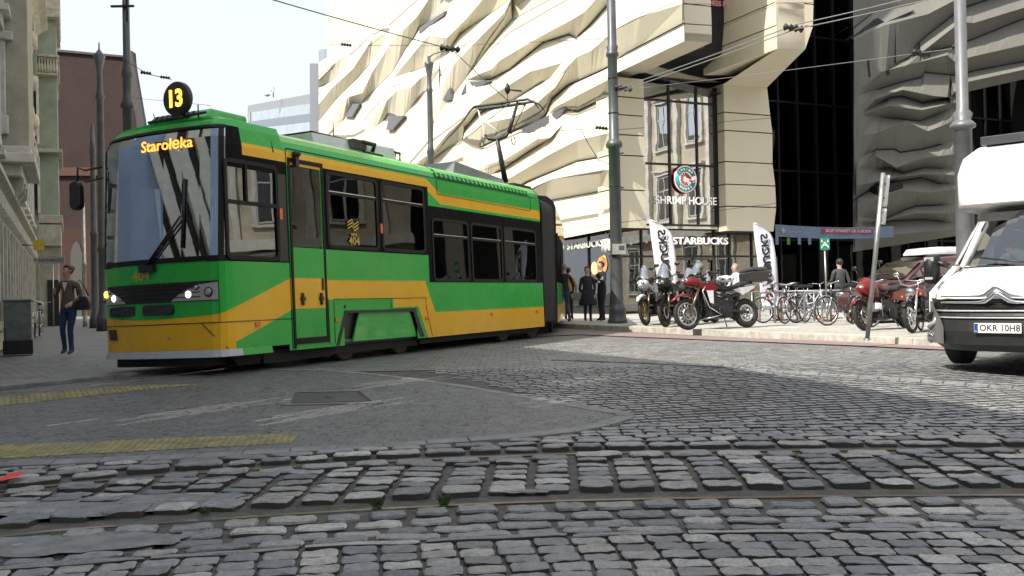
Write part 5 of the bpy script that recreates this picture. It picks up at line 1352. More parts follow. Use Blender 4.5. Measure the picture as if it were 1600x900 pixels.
for sgx in (-.17, .17):
    mb = MB(); mb.tube([ac(hd, -1.02, -.30, sgx), ac(hd, -.86, -.10, sgx), ac(hd, -.72, .0, sgx), ac(hd, .72, .0, sgx), ac(hd, .88, -.10, sgx), ac(hd, 1.0, -.26, sgx)], [.012, .02, .034, .034, .02, .012], 6); mb.build('collector_strip', pan_m, pan)
mb = MB(); mb.tube([ac(hd, -.6, -.06, -.17), ac(hd, -.6, -.06, .17)], .018, 6); mb.tube([ac(hd, .5, -.06, -.17), ac(hd, .5, -.06, .17)], .018, 6); mb.tube([ac(hd, -.6, -.09), ac(hd, .55, -.07)], .012, 6); mb.build('head_frame', pan_m, pan)
mb = MB()
for sg in (-1, 1): mb.torus(ac(yk, sg * .42, -.1), (0, 1, 0), .1, .012, 14, 5, a0=20, a1=300)
mb.build('horn_spring', pan_m, pan)
# wipers, mirror, marker lamps
mb = MB(); w0 = noseat(.02, 1.50, .03); w1 = noseat(.62, 2.15, .05)
mb.tube([w0, w1], .016, 6); mb.tube([noseat(.1, 1.50, .03), noseat(.66, 2.12, .05)], .012, 6); mb.box(w0.x - .05, w0.x + .03, w0.y - .1, w0.y + .16, 1.42, 1.52)
mb.tube([noseat(.63, 1.72, .03), noseat(.66, 2.65, .03)], .02, 6); mb.build('wiper', black, tram)
mb = MB(); m0 = Vector((-.25, -1.12, 3.02))
mb.tube([m0, (-.1, -1.32, 2.97), (.0, -1.34, 3.0), (.0, -1.36, 2.8)], .016, 6); mb.tube([(-.25, -1.12, 2.86), (-.1, -1.3, 2.8), (.0, -1.36, 2.9)], .014, 6); mr = mb.build('mirror_arm', black, tram)
mb = MB(); P = rrect(.20, .42, .09, 5); mb.prism([(.06, -1.38 + p[0], 2.60 + p[1]) for p in P], (-.12, 0, 0)); mb.build('mirror_head', black, mr, bevel=.03)
mb = MB(); c = Vector((-1.66, 1.2, 3.12)); mb.lathe([(.05, 0), (.06, .05), (.03, .11)], c, (0, 1, 0), 12); mb.box(c.x - .03, c.x + .04, 1.2, 1.27, 2.94, 3.1); mb.build('side_camera', black, tram)
mb = MB(); mb.tube([(-.25, .72, 3.5), (-.25, .72, 3.68)], .01, 6); mb.tube([(-.2, .0, 3.5), (-.2, -.05, 3.64)], .007, 6); mb.tube([(-.15, -.1, 3.52), (-.15, .95, 3.535)], .018, 6); mb.build('aerial', black, tram)
# wheels and gear under the floor
mb = MB()
for s_ in (.75, 1.0): pass
for s_ in (3.1, 4.75, 8.9, 10.4):
    for sg in (1, -1): mb = MB(); mb.lathe([(.05, .07), (.12, .07), (.30, .05), (.33, .05), (.33, -.03), (.35, -.05)], (-s_, .9 * sg, .32), (0, sg, 0), 24); mb.build('wheel', mat('wheel_iron', (.05, .045, .04), .5, .5, var=.3), tram)
mb = MB(); mb.box(-4.9, -2.9, .55, .8, .2, .5); mb.box(-2.8, -.6, -.9, .95, .14, .3); mb.box(-10.3, -5.4, -1., 1.02, .16, .32)
mb.hexa([(-.55, .25, .14), (-.55, 1.0, .1), (-1.0, 1.0, .1), (-1., .25, .14), (-.3, .1, .27), (-.3, 1.05, .27), (-1.0, 1.05, .27), (-1.0, .1, .27)])
mb.box(-.4, -.05, -.75, .9, .13, .25); mb.box(-3.3, -2.7, .5, .85, .08, .3)
mb.box(-2.6, -1.0, .6, 1.05, .10, .28); mb.box(-5.2, -2.6, .98, 1.04, .12, .5); mb.box(-10.5, -5.2, 1.0, 1.08, .14, .28)  # black side boxes also stand for the shadow below the skirts
mb.build('underframe_and_shade', mat('underframe_black', (.015, .014, .013), .8, var=.3), tram)
# inside: seats, rails, partition, dashboard, back windows let light through
seatm = mat('seat_blue', (.03, .05, .12), .8, var=.2); polem = mat('yellow_pole', (.5, .36, .05), .4)
for s_ in (2.9, 3.7, 4.5, 5.3, 6.2, 7.1, 8., 8.9, 9.7):
    for y_ in (.72, -.72):
        mb = MB(); zf_ = .95 if s_ < 5.4 else .45
        mb.box(-s_ - .22, -s_ + .22, y_ - .3, y_ + .3, zf_ + .35, zf_ + .43); mb.box(-s_ - .27, -s_ - .2, y_ - .28, y_ + .28, zf_ + .4, zf_ + .95); mb.build('seat', seatm, tram)
for s_ in (2.6, 4.1, 5.6, 7.5, 9.3): mb = MB(); mb.tube([(-s_, .35, .4), (-s_, .35, 3.2)], .018, 6); mb.build('grab_pole', polem, tram)
mb = MB(); mb.box(-1.46, -1.42, -1.1, .2, .34, 3.2); mb.build('cab_partition', mat('partition_grey', (.10, .10, .11), .6), tram)
mb = MB(); mb.hexa([(-.14, -.95, .9), (-.14, 1.0, .9), (-.55, 1.1, .9), (-.55, -1.05, .9), (-.16, -.9, 1.60), (-.16, .95, 1.60), (-.5, 1.08, 1.72), (-.5, -1., 1.72)]); mb.box(-.62, -.5, .2, .75, 1.6, 1.8); mb.box(-.9, -.5, .75, 1.1, 1.45, 1.6); mb.build('dashboard', mat('dash_grey', (.07, .07, .08), .6), tram)
for (s_, z_, c, nm) in ((.36, 1.84, (.6, .7, .05), 'yellow_note'), (.62, 1.72, (.1, .5, .45), 'green_note')):
    mb = MB(); mb.box(-s_ - .05, -s_ + .05, 1.165, 1.170, z_ - .06, z_ + .06); mb.build(nm, mat(nm, c, .7), tram)
mb = MB(); mb.prism([(-3.0, 1.1, 2.62), (-3.55, 1.1, 2.62), (-3.45, 1.1, 2.28), (-3.1, 1.1, 2.28)], (0, -.005, 0)); mb.build('window_poster', mat('poster_pale', (.4, .33, .3), .7), tram)
mb = MB(); mb.torus((-3.28, 1.103, 2.42), (0, 1, 0), .08, .015, 14, 4); mb.build('poster_mark', mat('poster_red', (.5, .03, .05), .7), tram)
for s_, z_ in ((3.65, 1.9), (8.3, 1.75), (9.5, 1.95)):
    mb = MB(); mb.box(-s_ - .1, -s_ + .08, 1.15, 1.16, z_ - .14, z_ + .14); mb.build('notice', mat('notice_white', (.35, .35, .33), .7), tram)
# bellows and the second section, which bends towards the far street
bel = mat('bellows', (.03, .03, .032), .7, var=.3, vs=10)
piv = TM @ Vector((-11.05, 0, 0)); d2 = R_(4.6)
d1v = -TX; d2v = Vector((math.sin(d2), math.cos(d2), 0))
Minv = TM.inverted()
y2 = Vector((math.cos(d2), -math.sin(d2), 0))
def sect(P, yv, sc=1.): return [Minv @ (P + yv * y * sc + Vector((0, 0, z))) for y, z in ([(1.16, .35), (1.16, 1.6), (1.16, 2.9), (1.1, 3.15), (.8, 3.3), (0, 3.34), (-.8, 3.3), (-1.1, 3.15), (-1.16, 2.9), (-1.16, 1.6), (-1.16, .35)])]
P0 = TM @ Vector((-10.62, 0, 0)); P0.z = 0; P1 = piv + d2v * .45; P1.z = 0
mb = MB(); rings = []
for k in range(13):
    t = k / 12; Pk = P0.lerp(P1, t); yv = TY.lerp(y2, t).normalized(); rings.append(sect(Pk, yv, 1.0 if k % 2 == 0 else .94))
mb.loft(rings, 0, False, True); mb.build('bellows', bel, tram)
liv2 = mat('tram_green', (.020, .42, .05), .3)
mb = MB(); L2 = 7.6
def q2(s_, y, z): P = P1 + d2v * s_ + y2 * y + Vector((0, 0, z)); return Minv @ P
def sidecells(mb, mi_fn, y):
    ss = [0, .35, 1.6, 1.8, 3.2, 3.4, 4.8, 5., 6.9, L2]; zz = [.28, .72, 1.28, 2.5, 2.95, 3.1]
    for a, b in zip(ss, ss[1:]):
        for c, d in zip(zz, zz[1:]): mb.add([q2(a, y, c), q2(b, y, c), q2(b, y, d), q2(a, y, d)], [(0, 1, 2, 3) if y < 0 else (3, 2, 1, 0)], mi_fn(a, c))
for y_ in (1.2, -1.2): sidecells(mb, lambda a, c: 1 if c < .7 or 2.4 < c < 2.9 else (2 if 1.2 < c < 2.4 else 0), y_)
top = [(1.2, 3.1), (1.15, 3.25), (1.0, 3.38), (.6, 3.44), (0, 3.46), (-.6, 3.44), (-1., 3.38), (-1.15, 3.25), (-1.2, 3.1)]
for k in range(len(top) - 1): mb.add([q2(0, *top[k]), q2(0, *top[k + 1]), q2(L2, *top[k + 1]), q2(L2, *top[k])], [(3, 2, 1, 0)], 0, True)
mb.add([q2(0, y, z) for y, z in [(1.2, .28)] + top + [(-1.2, .28)]], [tuple(range(11))], 2); mb.add([q2(L2, y, z) for y, z in [(1.2, .28)] + top + [(-1.2, .28)]], [tuple(range(11))[::-1]], 0)
mb.build('rear_section', [green, mat('tram_yellow', (.84, .46, .010), .3, coat=.4, var=.1), mat('dark_pane_band', (.01, .01, .012), .08, var=0)], tram)
mb = MB()
for a in (.35, 1.7, 3.3, 4.9): mb.tube([q2(a, 1.215, 1.28), q2(a, 1.215, 2.5)], .02, 4)
mb.build('rear_window_post', black, tram)
mb = MB(); c = q2(.6, 1.2, 2.72); mb.tube([c, q2(.6, 1.34, 2.72)], .03, 6); mb.build('rear_side_camera', mat('lamp_amber', (.5, .3, .1), .4), tram)
for s_ in (1.5, 6.): mb = MB(); mb.lathe([(.33, .05), (.33, -.03)], q2(s_, .95, .33), Minv.to_3x3() @ y2, 20); mb.build('wheel', mat('wheel_iron', (.05, .045, .04), .5, .5, var=.3), tram)
# ================================================================ poles and wires
polem_ = mat('pole_grey', (.085, .095, .105), .42, .3, var=.2, vs=4)
pole_l = mat('pole_light_grey', (.14, .145, .16), .45, .2, var=.12, vs=4)
def pole(name, label, P, prof, m=polem_, lean=(0, 0), cat='pole', group=None, extra=None, n=20):
    t = thing(name, label, cat, P, group=group)
    M = Matrix(((1, 0, lean[0], 0), (0, 1, lean[1], 0), (0, 0, 1, 0), (0, 0, 0, 1)))
    mb = MB(); mb.lathe(prof, n=n, M=M); mb.build('shaft', m, t); return t
def ring(h, r, k=1.): return [(r, h - .10 * k), (r * 1.35, h - .06 * k), (r * 1.35, h), (r * 1.1, h + .04 * k)]
# tall dark traction pole with junction box in front of the shopping centre corner
P = gnd(965, 505, KZ); t = pole('traction_pole', 'thick dark cast pole with base drum before the centre corner', P,
 [(.28, 0), (.28, .08), (.25, .12), (.24, .34), (.25, .38), (.2, .46), (.175, .56), (.17, 1.), (.165, 5.0), (.22, 5.02), (.24, 5.12), (.2, 5.2), (.14, 5.26), (.135, 7.6), (.18, 7.64), (.18, 7.72), (.145, 7.78), (.17, 7.9), (.13, 7.96), (.12, 13.5)])
mb = MB(); mb.box(-.13, .26, -.26, -.15, 1.95, 2.25); jb = mb.build('junction_box', mat('box_grey', (.28, .28, .27), .5), t, bevel=.01)
mb = MB(); mb.box(-.17, -.12, -.22, -.1, 1.95, 2.3); mb.box(.05, .2, -.268, -.26, 2.08, 2.2); mb.build('box_hinge', polem_, jb)
for h in (3.9, 6.0, 7.0): mb = MB(); mb.torus((0, 0, h), (0, 0, 1), .165 if h < 5 else .145, .018, 18, 5); mb.build('clamp', black, t)
# light grey pole behind the motorhome
P = gnd(1516, 530, 0); P = Vector((7.62, 16.1, KZ)); pole('traction_pole', 'light grey pole with moulded collar behind the white motorhome', P,
 [(.22, 0), (.2, .3), (.145, .4), (.14, 3.5), (.20, 3.53), (.205, 3.58), (.16, 3.63), (.125, 3.66), (.16, 3.76), (.095, 3.84), (.09, 9.)], pole_l)
# three old poles left of the tram and the tall one above its roof
for (nm, lb, px, pyt, pyb, Y, prof, ln) in (
    ('traction_pole', 'tallest dark pole rising just left of the round line number', 205, -120, 512, 27., lambda H: [(.2, 0), (.17, .5), (.14, 1.), (.135, H * .55), (.2, H * .555), (.16, H * .57), (.12, H * .58), (.12, H * .625), (.16, H * .63), (.13, H * .65), (.10, H * .66), (.09, H)], 0),
    ('street_lamp_pole', 'slender fluted pole with pointed finial before the brick hall', 162, 66, 518, 33., lambda H: [(.24, 0), (.22, .5), (.15, .7), (.13, H * .27), (.18, H * .28), (.13, H * .3), (.11, H * .8), (.16, H * .81), (.10, H * .83), (.09, H * .9), (.2, H * .955), (.14, H * .96), (.03, H * .975), (.02, H)], 0),
    ('street_lamp_pole', 'shorter dark pole just left of the fluted pole with finial', 149, 194, 509, 37., lambda H: [(.22, 0), (.2, .4), (.13, .6), (.12, H * .45), (.16, H * .46), (.11, H * .48), (.09, H * .85), (.12, H * .86), (.05, H)], 0),
    ('drain_pole', 'thin pale metal pole nearest the walking woman', 133, 318, 506, 39., lambda H: [(.1, 0), (.08, .3), (.075, H * .5), (.1, H * .51), (.07, H * .53), (.06, H)], 1)):
    B = gnd(px, pyb, 0); B = Vector((W(px, pyb, Y).x, Y, 0)); T_ = W(px, pyt, Y); pole(nm, lb, B, prof(T_.z), steel if ln else polem_)
B = Vector((W(676, 400, 44.).x, 44., 0)); T_ = W(672, 88, 44.); H = T_.z
t = pole('lamp_post', 'old lamp post with flared top and short arm above the tram roof', B, [(.25, 0), (.2, .5), (.15, 1), (.14, H * .62), (.19, H * .63), (.13, H * .65), (.12, H * .86), (.16, H * .87), (.11, H * .88), (.10, H * .92), (.2, H * .965), (.22, H * .975), (.08, H * .98), (.07, H)])
mb = MB(); mb.tube([(0, 0, H - .05), (.25, 0, H + .12), (.9, -.2, H + .22)], .03, 6); mb.build('bracket_arm', polem_, t)
# junction fittings on the tall left pole
mb = MB(); P = W(190, 10, 26.9); mb.box(-.3, .35, -.04, .04, -.02, .03); mb.box(.13, .19, -.03, .03, -.4, .35); o = mb.build('pole_bracket', black); o.location = P; tag(o, 'small black bracket on the tallest pole at the top left', 'bracket')
wire_m = mat('wire_dark', (.05, .05, .055), .5, .3, var=0); wire_l = mat('wire_light', (.30, .30, .31), .35, .6, var=0)
def wire(label, pts, r=.012, m=wire_m, group='overhead wires', sag=.0, knobs=()):
    P = [W(*q) if len(q) == 3 else q for q in pts]; out_ = []
    for A, B in zip(P, P[1:]):
        for k in range(9 if B is P[-1] else 8):
            t = k / 8; out_.append(A.lerp(B, t) - Vector((0, 0, sag * 4 * t * (1 - t))))
    t_ = thing('overhead_wire', label, 'wire', P[0], group=group); o0 = P[0]
    mb = MB(); mb.tube([q - o0 for q in out_], r, 5); mb.build('cable', m, t_)
    for (px, py, Y, s_) in knobs:
        c = W(px, py, Y) - o0; mb = MB(); mb.lathe([(.03, -.2), (.075, -.17), (.03, -.1), (.075, -.06), (.03, 0), (.075, .05), (.03, .1), (.075, .16), (.02, .2)], c, (1, .1, -.12), 10, M=None)
        q = Matrix.Translation(c) @ Matrix.Scale(s_, 4) @ Matrix.Translation(-c); mb.v = [q @ v for v in mb.v]; mb.build('insulator', black, t_)
    return t_
wire('twin wire from the dark pole up to the top right, upper strand', [(955, 142, 27.5), (1245, 38, 22), (1480, -18, 19)], .014, wire_l, sag=.02, knobs=[(974, 138, 27.3, 1.3), (1240, 44, 22.1, 1.2)])
wire('twin wire from the dark pole up to the top right, lower strand', [(955, 147, 27.5), (1245, 45, 22), (1480, -8, 19)], .014, wire_l, sag=.02)
wire('thin wire crossing the right side at mid height to the light grey pole', [(961, 142, 27.6), (1150, 120, 24), (1330, 97, 20), (1512, 73, 16.1)], .007, wire_l, knobs=[(1440, 83, 17.5, .9), (1500, 74, 16.4, .7)])
wire('dark wire running across the sky down to the tram collector', [(410, -5, 20), (706, 77, 26), (797, 160, 21.4)], .014, sag=.02, knobs=[(703, 76, 26, 1.4)])
wire('contact wire running from the collector to behind the tram', [(797, 161, 21.4), (760, 190, 30), (700, 240, 60)], .012)
wire('thin wire from the lamp post over the pale facade to the left edge of it', [(515, 70, 40), (700, 72, 44), (955, 60, 28)], .010, knobs=[(541, 70, 40, 1.1)])
wire('thin wire from the dark pole to the facade below the collector', [(956, 200, 28), (890, 203, 28.5), (806, 208, 29)], .010, knobs=[(940, 200, 28, .9)])
wire('slanting pale cable pair below the collector', [(953, 150, 28), (880, 178, 30), (780, 222, 34)], .009, wire_l)
wire('drooping loop of cable left of the dark pole', [(908, 203, 28.3), (918, 222, 28.3), (935, 250, 28.2), (951, 256, 28.1)], .012)
wire('short wires left of the tallest pole above the tram', [(196, 95, 26.9), (232, 116, 25.5), (268, 124, 24)], .011, knobs=[(228, 114, 25.6, .7), (258, 121, 24.4, .6)])
wire('nearly level wire above the round line number', [(196, 152, 26.9), (250, 157, 24), (330, 165, 19)], .005)
t = thing('hanging_fitting', 'black wire fitting hanging on a thin drop wire above the collector', 'wire fitting', W(793, 140, 21.5)); mb = MB(); mb.tube([(0, 0, .15), (0, 0, -.34)], .008, 5); mb.build('drop_wire', wire_m, t); mb = MB(); mb.lathe([(.02, -.1), (.07, -.02), (.05, .08), (.02, .14)], n=10); mb.tube([(0, 0, 0), (.32, 0, -.04)], .02, 6); mb.build('clamp', black, t)
# leaning sign post with two signs seen edge on
P = gnd(1355, 531, KZ); top_ = W(1380, 270, P.y - .3); d = top_ - P
t = thing('sign_post', 'leaning grey steel post with two signs seen edge on', 'sign post', P)
mb = MB(); mb.tube([(0, 0, 0), d], .038, 12); mb.lathe([(.06, 0), (.06, .02)], n=12); mb.build('post', mat('galvanised', (.32, .33, .34), .4, .7, var=.2), t)
for f0, f1, nm in ((.80, .985, 'upper_sign'), (.695, .79, 'lower_sign')):
    mb = MB(); a = d * f0; h = (d * (f1 - f0)).length; M = Matrix.Translation(a + Vector((.055, .0, 0))) @ Vector((0, 0, 1)).rotation_difference(d.normalized()).to_matrix().to_4x4() @ Matrix.Rotation(R_(-14), 4, 'Z')
    P_ = rrect(.42, h, .05); mb.prism([(0, p[0], p[1] + h / 2) for p in P_], (.035, 0, 0), M=M); s_ = mb.build(nm, mat('sign_back', (.55, .56, .57), .3, .6, var=.1), t)
    mb = MB(); mb.box(-.05, .0, -.03, .03, h * .25, h * .3, M=M); mb.box(-.05, .0, -.03, .03, h * .7, h * .75, M=M); mb.build('bracket', black, s_)
# small green sign on a pole among the bicycles
P = gnd(1293, 503, KZ); t = thing('green_sign', 'small green assembly sign on a thin pole behind the bicycles', 'sign', P); hS = W(1288, 374, P.y).z - KZ; dxs = W(1288, 374, P.y).x - P.x
mb = MB(); mb.tube([(0, 0, 0), (dxs, 0, hS)], .025, 8); mb.build('pole', mat('galvanised', (.32, .33, .34), .4), t)
mb = MB(); mb.prism([(dxs + p[0], -.03, hS - .12 + p[1]) for p in rrect(.25, .32, .03)], (0, -.01, 0)); pl_ = mb.build('plate', mat('sign_green', (.02, .22, .13), .5), t)
mb = MB()
for sx in (-1, 1):
    for sz in (-1, 1): mb.prism([(dxs + sx * .10, -.044, hS - .12 + sz * .13), (dxs + sx * .04, -.044, hS - .12 + sz * .05), (dxs + sx * .09, -.044, hS - .12 + sz * .04)], (0, -.004, 0))
mb.ell((dxs, -.044, hS - .10), .03, .004, .03, n=8, m=6); mb.ell((dxs - .03, -.044, hS - .15), .03, .004, .03, n=8, m=6); mb.ell((dxs + .035, -.044, hS - .15), .03, .004, .03, n=8, m=6)
mb.build('pictogram', mat('pictogram_white', (.6, .65, .6), .5), pl_)
# ================================================================ flags
def sail_flag(label, px, pyt, pyb, Yd, lean, m, w=.70, tsize=.36):
    B = gnd(px, pyb, KZ); B = Vector((W(px, pyb, Yd).x, Yd, KZ)); Tp = W(px + lean, pyt, Yd); H = Tp.z - KZ; dx = Tp.x - B.x
    t = thing('sail_flag', label, 'flag', B, group='tall white sail flags by the entrance')
    sh_ = lambda x, z: (x + dx * z / H, 0, z)
    mb = MB(); n = 22; L = []; Rr = []
    for i in range(n + 1):
        f = i / n; z = H * (.12 + .88 * f); bow = .0
        xl = -w * .5 + .02; xr = w * .5
        k = max(0, (f - .80) / .20); xr2 = xr - (xr - xl) * (k ** 2.2) * .93
        wv = .05 * math.sin(f * 9) ; L.append(Vector(sh_(xl, z)) + Vector((0, wv * .6, 0))); Rr.append(Vector(sh_(xr2, z - k * .10 * 0)) + Vector((0, wv, 0)))
    rows_ = []
    for i in range(n + 1): rows_.append([L[i].lerp(Rr[i], j / 6) + Vector((0, .03 * math.sin(j / 6 * math.pi) , 0)) for j in range(7)])
    mb.loft(rows_, 0, True, False, False)
    c = mb.build('sail', m, t); so = c.modifiers.new('s', 'SOLIDIFY'); so.thickness = .008; so.offset = 1
    mb = MB(); mb.tube([Vector((dx * 0 + .5 * w, 0, 0))] + [q + Vector((.01, 0, 0)) for q in Rr], .014, 6); mb.build('mast', alu, t)
    mb = MB(); mb.tube([(-.3 + .5 * w, -.3, .01), (.3 + .5 * w, .3, .01)], .02, 6); mb.tube([(-.3 + .5 * w, .3, .01), (.3 + .5 * w, -.3, .01)], .02, 6); mb.build('cross_foot', black, t)
    mb = MB(); zc = H * .56; ang = math.atan2(dx, H)
    # word read upwards, mirrored as it shows through from the other side
    Mx = Matrix.Translation(Vector(sh_(0.0, zc)) + Vector((0, -.055, 0))) @ Matrix.Rotation(ang, 4, 'Y') @ Matrix(((0, 1, 0, 0), (0, 0, -1, 0), (1, 0, 0, 0), (0, 0, 0, 1)))
    addtext(mb, 'STARBUCKS', Mx, tsize, 0, .003, .012, 1.22); mb.build('lettering', mat('flag_ink', (.01, .01, .015), .7, var=0), t)
    return t
white_cloth = mat('white_cloth', (.72, .72, .74), .8, var=.04)
sail_flag('taller white sail flag with mirrored black STARBUCKS behind the motorcycles', 1050, 343, 505, 27.2, -20, white_cloth, .62, .30)
sail_flag('white sail flag with mirrored black STARBUCKS beside the dark glass, right of the doors', 1207, 348, 505, 26.8, -17, mat('lilac_cloth', (.62, .63, .74), .8, var=.04), .52, .27)
# ================================================================ bicycle stands and bicycles
rackm = mat('rack_steel', (.30, .31, .33), .4, .6, var=.15)
rack0 = None
for i, (px, py) in enumerate([(1199, 504), (1233, 504), (1271, 506), (1312, 503), (1345, 503)]):
    B = gnd(px, py, KZ)
    if rack0 is None:
        t = thing('bicycle_stand', '', 'bicycle stand', B, group='steel hoops of the bicycle parking')
        mb = MB(); P_ = [(0, -.38, 0), (0, -.38, .66), (0, -.34, .76), (0, -.24, .8), (0, .24, .8), (0, .34, .76), (0, .38, .66), (0, .38, 0)]; mb.tube(P_, .028, 8); mb.build('hoop', rackm, t)
        mb = MB(); mb.tube([(0, -.38, .42), (0, .38, .42)], .018, 6); mb.build('cross_bar', rackm, t); rack0 = t
    else: t = copy_tree(rack0); t.location = B
    t.rotation_euler.z = R_(-24 + 40); t['label'] = 'steel bicycle hoop, %s in the row counted from the doors' % ('first', 'second', 'third', 'fourth', 'fifth')[i]
A = gnd(1190, 503, KZ); B = gnd(1345, 503, KZ); t = thing('guard_rail', 'long low grey rail running behind the parked bicycles', 'railing', A); dd_ = B - A
A = A + Vector((0, 1.0, 0)); t.location = A
mb = MB(); mb.tube([(0, 0, .82), dd_ + Vector((0, 0, .82))], .026, 8); mb.build('top_rail', rackm, t)
for k in range(4): mb = MB(); mb.tube([dd_ * (k / 3), dd_ * (k / 3) + Vector((0, 0, .82))], .026, 8); mb.build('post', rackm, t)
spk = mat('spoke', (.55, .55, .57), .25, .9, var=0)
def wheel(parent, c, r, tw=.02, name='wheel', rimc=None, spokes=16, disc=False):
    mb = MB(); mb.torus(c, (0, 1, 0), r - tw, tw, 30, 8, flat=1.); w = mb.build(name, rubber, parent)
    mb = MB(); mb.torus(c, (0, 1, 0), r - tw * 2.1, tw * .55, 30, 6); mb.build('rim', rimc or alu, w)
    mb = MB(); mb.lathe([(.025, -.04), (.04, -.035), (.04, .035), (.025, .04)], c, (0, 1, 0), 10)
    for k in range(spokes):
        a = 2 * math.pi * k / spokes; e = Vector((math.cos(a), 0, math.sin(a))) * (r - tw * 2); mb.tube([Vector(c) + Vector((math.cos(a + .5) * .03, .03 if k % 2 else -.03, math.sin(a + .5) * .03)), Vector(c) + e], .0022 if not disc else .012, 4 if not disc else 6)
    mb.build('spokes', spk if not disc else rimc or alu, w); return w
def bicycle(label, loc, rot, col, lean=4, basket=False, rack=True, step=False, reflector=True, steer=0., saddle_h=.95):
    root = thing('bicycle', label, 'bicycle', loc, group='bicycles parked at the hoops'); root.rotation_euler = (R_(lean), 0, rot)
    fm = mat('bike_paint_%d' % (hash(col) % 9999), col, .3, .2, coat=.3, var=.05)
    fw = Vector((.53, 0, .345)); rw = Vector((-.53, 0, .345)); bb_ = Vector((-.06, 0, .29)); hd = Vector((.36, 0, .80)); hd2 = Vector((.39, 0, .68)); st = Vector((-.2, 0, .80))
    wf = wheel(root, fw, .345, .019); wheel(root, rw, .345, .019)
    if reflector:
        mb = MB(); mb.box(fw.x + .12, fw.x + .2, -.012, .012, fw.z - .22, fw.z - .17); mb.build('spoke_reflector', mat('reflector_orange', (.75, .14, .02), .25), wf)
    mb = MB()
    if step: mb.tube([hd2, (.12, 0, .42), bb_], .022, 8); mb.tube([hd, (.1, 0, .52), (-.13, 0, .48)], .018, 8)
    else: mb.tube([hd2, bb_], .021, 8); mb.tube([hd, st], .018, 8)
    mb.tube([bb_, st], .018, 8); mb.tube([hd2 - Vector((.01, 0, .04)), hd + Vector((0, 0, .05))], .024, 8)
    for s_ in (-1, 1): mb.tube([bb_ + Vector((0, s_ * .03, 0)), rw + Vector((0, s_ * .06, 0))], .011, 6); mb.tube([st + Vector((0, s_ * .02, 0)), rw + Vector((0, s_ * .06, 0))], .009, 6)
    mb.build('frame', fm, root)
    mb = MB()
    for s_ in (-1, 1): mb.tube([hd2 + Vector((0, s_ * .05, -.03)), fw + Vector((0, s_ * .055, 0))], .012, 6)
    mb.tube([hd2 + Vector((0, -.05, -.03)), hd2 + Vector((0, .05, -.03))], .016, 6); mb.build('fork', alu, root)
    mb = MB(); hb_ = hd + Vector((-.02, 0, .2)); mb.tube([hd, hb_], .014, 6)
    mb.tube([hb_ + Vector((-.14, -.29, .02)), hb_ + Vector((-.03, -.2, .03)), hb_, hb_ + Vector((-.03, .2, .03)), hb_ + Vector((-.14, .29, .02))], .012, 6); hbo = mb.build('handlebar', chrome, root)
    for s_ in (-1, 1): mb = MB(); mb.tube([hb_ + Vector((-.14, s_ * .29, .02)), hb_ + Vector((-.06, s_ * .225, .025))], .017, 6); mb.tube([hb_ + Vector((-.05, s_ * .22, .0)), hb_ + Vector((-.1, s_ * .28, -.03))], .007, 4); mb.build('grip', black, hbo)
    mb = MB(); mb.tube([st, st + Vector((-.02, 0, saddle_h - .84))], .012, 6); mb.build('seat_post', alu, root)
    mb = MB(); sz = st + Vector((-.03, 0, saddle_h - .80)); mb.loft([[sz + Vector((x_, y_ * w_, z_ * .03)) for y_, z_ in ((-1, 0), (-.7, 1), (0, 1.3), (.7, 1), (1, 0), (0, -1))] for x_, w_ in ((-.14, .03), (-.12, .075), (-.03, .07), (.06, .03), (.13, .02), (.15, .01))]); mb.build('saddle', black, root)
    mb = MB(); mb.lathe([(.09, -.004), (.09, .004)], bb_ + Vector((0, -.045, 0)), (0, 1, 0), 16); mb.tube([bb_ + Vector((0, -.06, 0)), bb_ + Vector((.12, -.06, -.11))], .011, 6); mb.tube([bb_ + Vector((0, .06, 0)), bb_ + Vector((-.12, .06, .11))], .011, 6)
    mb.box(bb_.x + .08, bb_.x + .17, -.15, -.06, bb_.z - .125, bb_.z - .1); mb.box(bb_.x - .17, bb_.x - .08, .06, .15, bb_.z + .1, bb_.z + .125); mb.build('crankset', steel, root)
    mb = MB(); mb.fender(rw, .358, 20, 170, .026); mb.fender(fw, .358, 60, 160, .026); mb.build('mudguard', mat('mudguard_grey', (.35, .36, .38), .3, .5), root)
    if rack:
        mb = MB()
        for s_ in (-1, 1): mb.tube([(-.25, s_ * .05, .74), (-.3, s_ * .06, .75), (-.72, s_ * .06, .75)], .008, 5); mb.tube([(-.6, s_ * .06, .75), rw + Vector((0, s_ * .07, 0))], .007, 5)
        for x_ in (-.4, -.55, -.7): mb.tube([(x_, -.06, .75), (x_, .06, .75)], .006, 4)
        mb.build('luggage_rack', alu, root)
    if basket:
        mb = MB(); mb.box(.42, .68, -.17, .17, .78, .785); 
        for x_ in (.42, .68):
            for k in range(5): mb.tube([(x_, -.17 + k * .085, .78), (x_, -.17 + k * .085, .98)], .004, 4)
        for y_ in (-.17, .17):
            for k in range(4): mb.tube([(.42 + k * .087, y_, .78), (.42 + k * .087, y_, .98)], .004, 4)
        mb.tube([(.42, -.17, .98), (.68, -.17, .98), (.68, .17, .98), (.42, .17, .98), (.42, -.17, .98)], .006, 5); mb.build('basket', steel, root)
    mb = MB(); mb.ell(hd + Vector((.07, 0, .03)), .035, .03, .03, n=8, m=6); mb.build('lamp', chrome, root)
    mb = MB(); mb.tube([rw + Vector((.02, .07, 0)), rw + Vector((.02, .17, -.33))], .009, 5); mb.build('kickstand', alu, root)
    return root
def gp(px, py, z=KZ): return gnd(px, py, z)
bicycle('bicycle with rust brown frame, first from the right sail flag', gp(1219, 504), R_(202), (.22, .06, .03), 5, rack=False)
bicycle('grey bicycle, half hidden behind the rust brown one', gp(1238, 500) + Vector((0, .3, 0)), R_(215), (.2, .21, .23), -5)
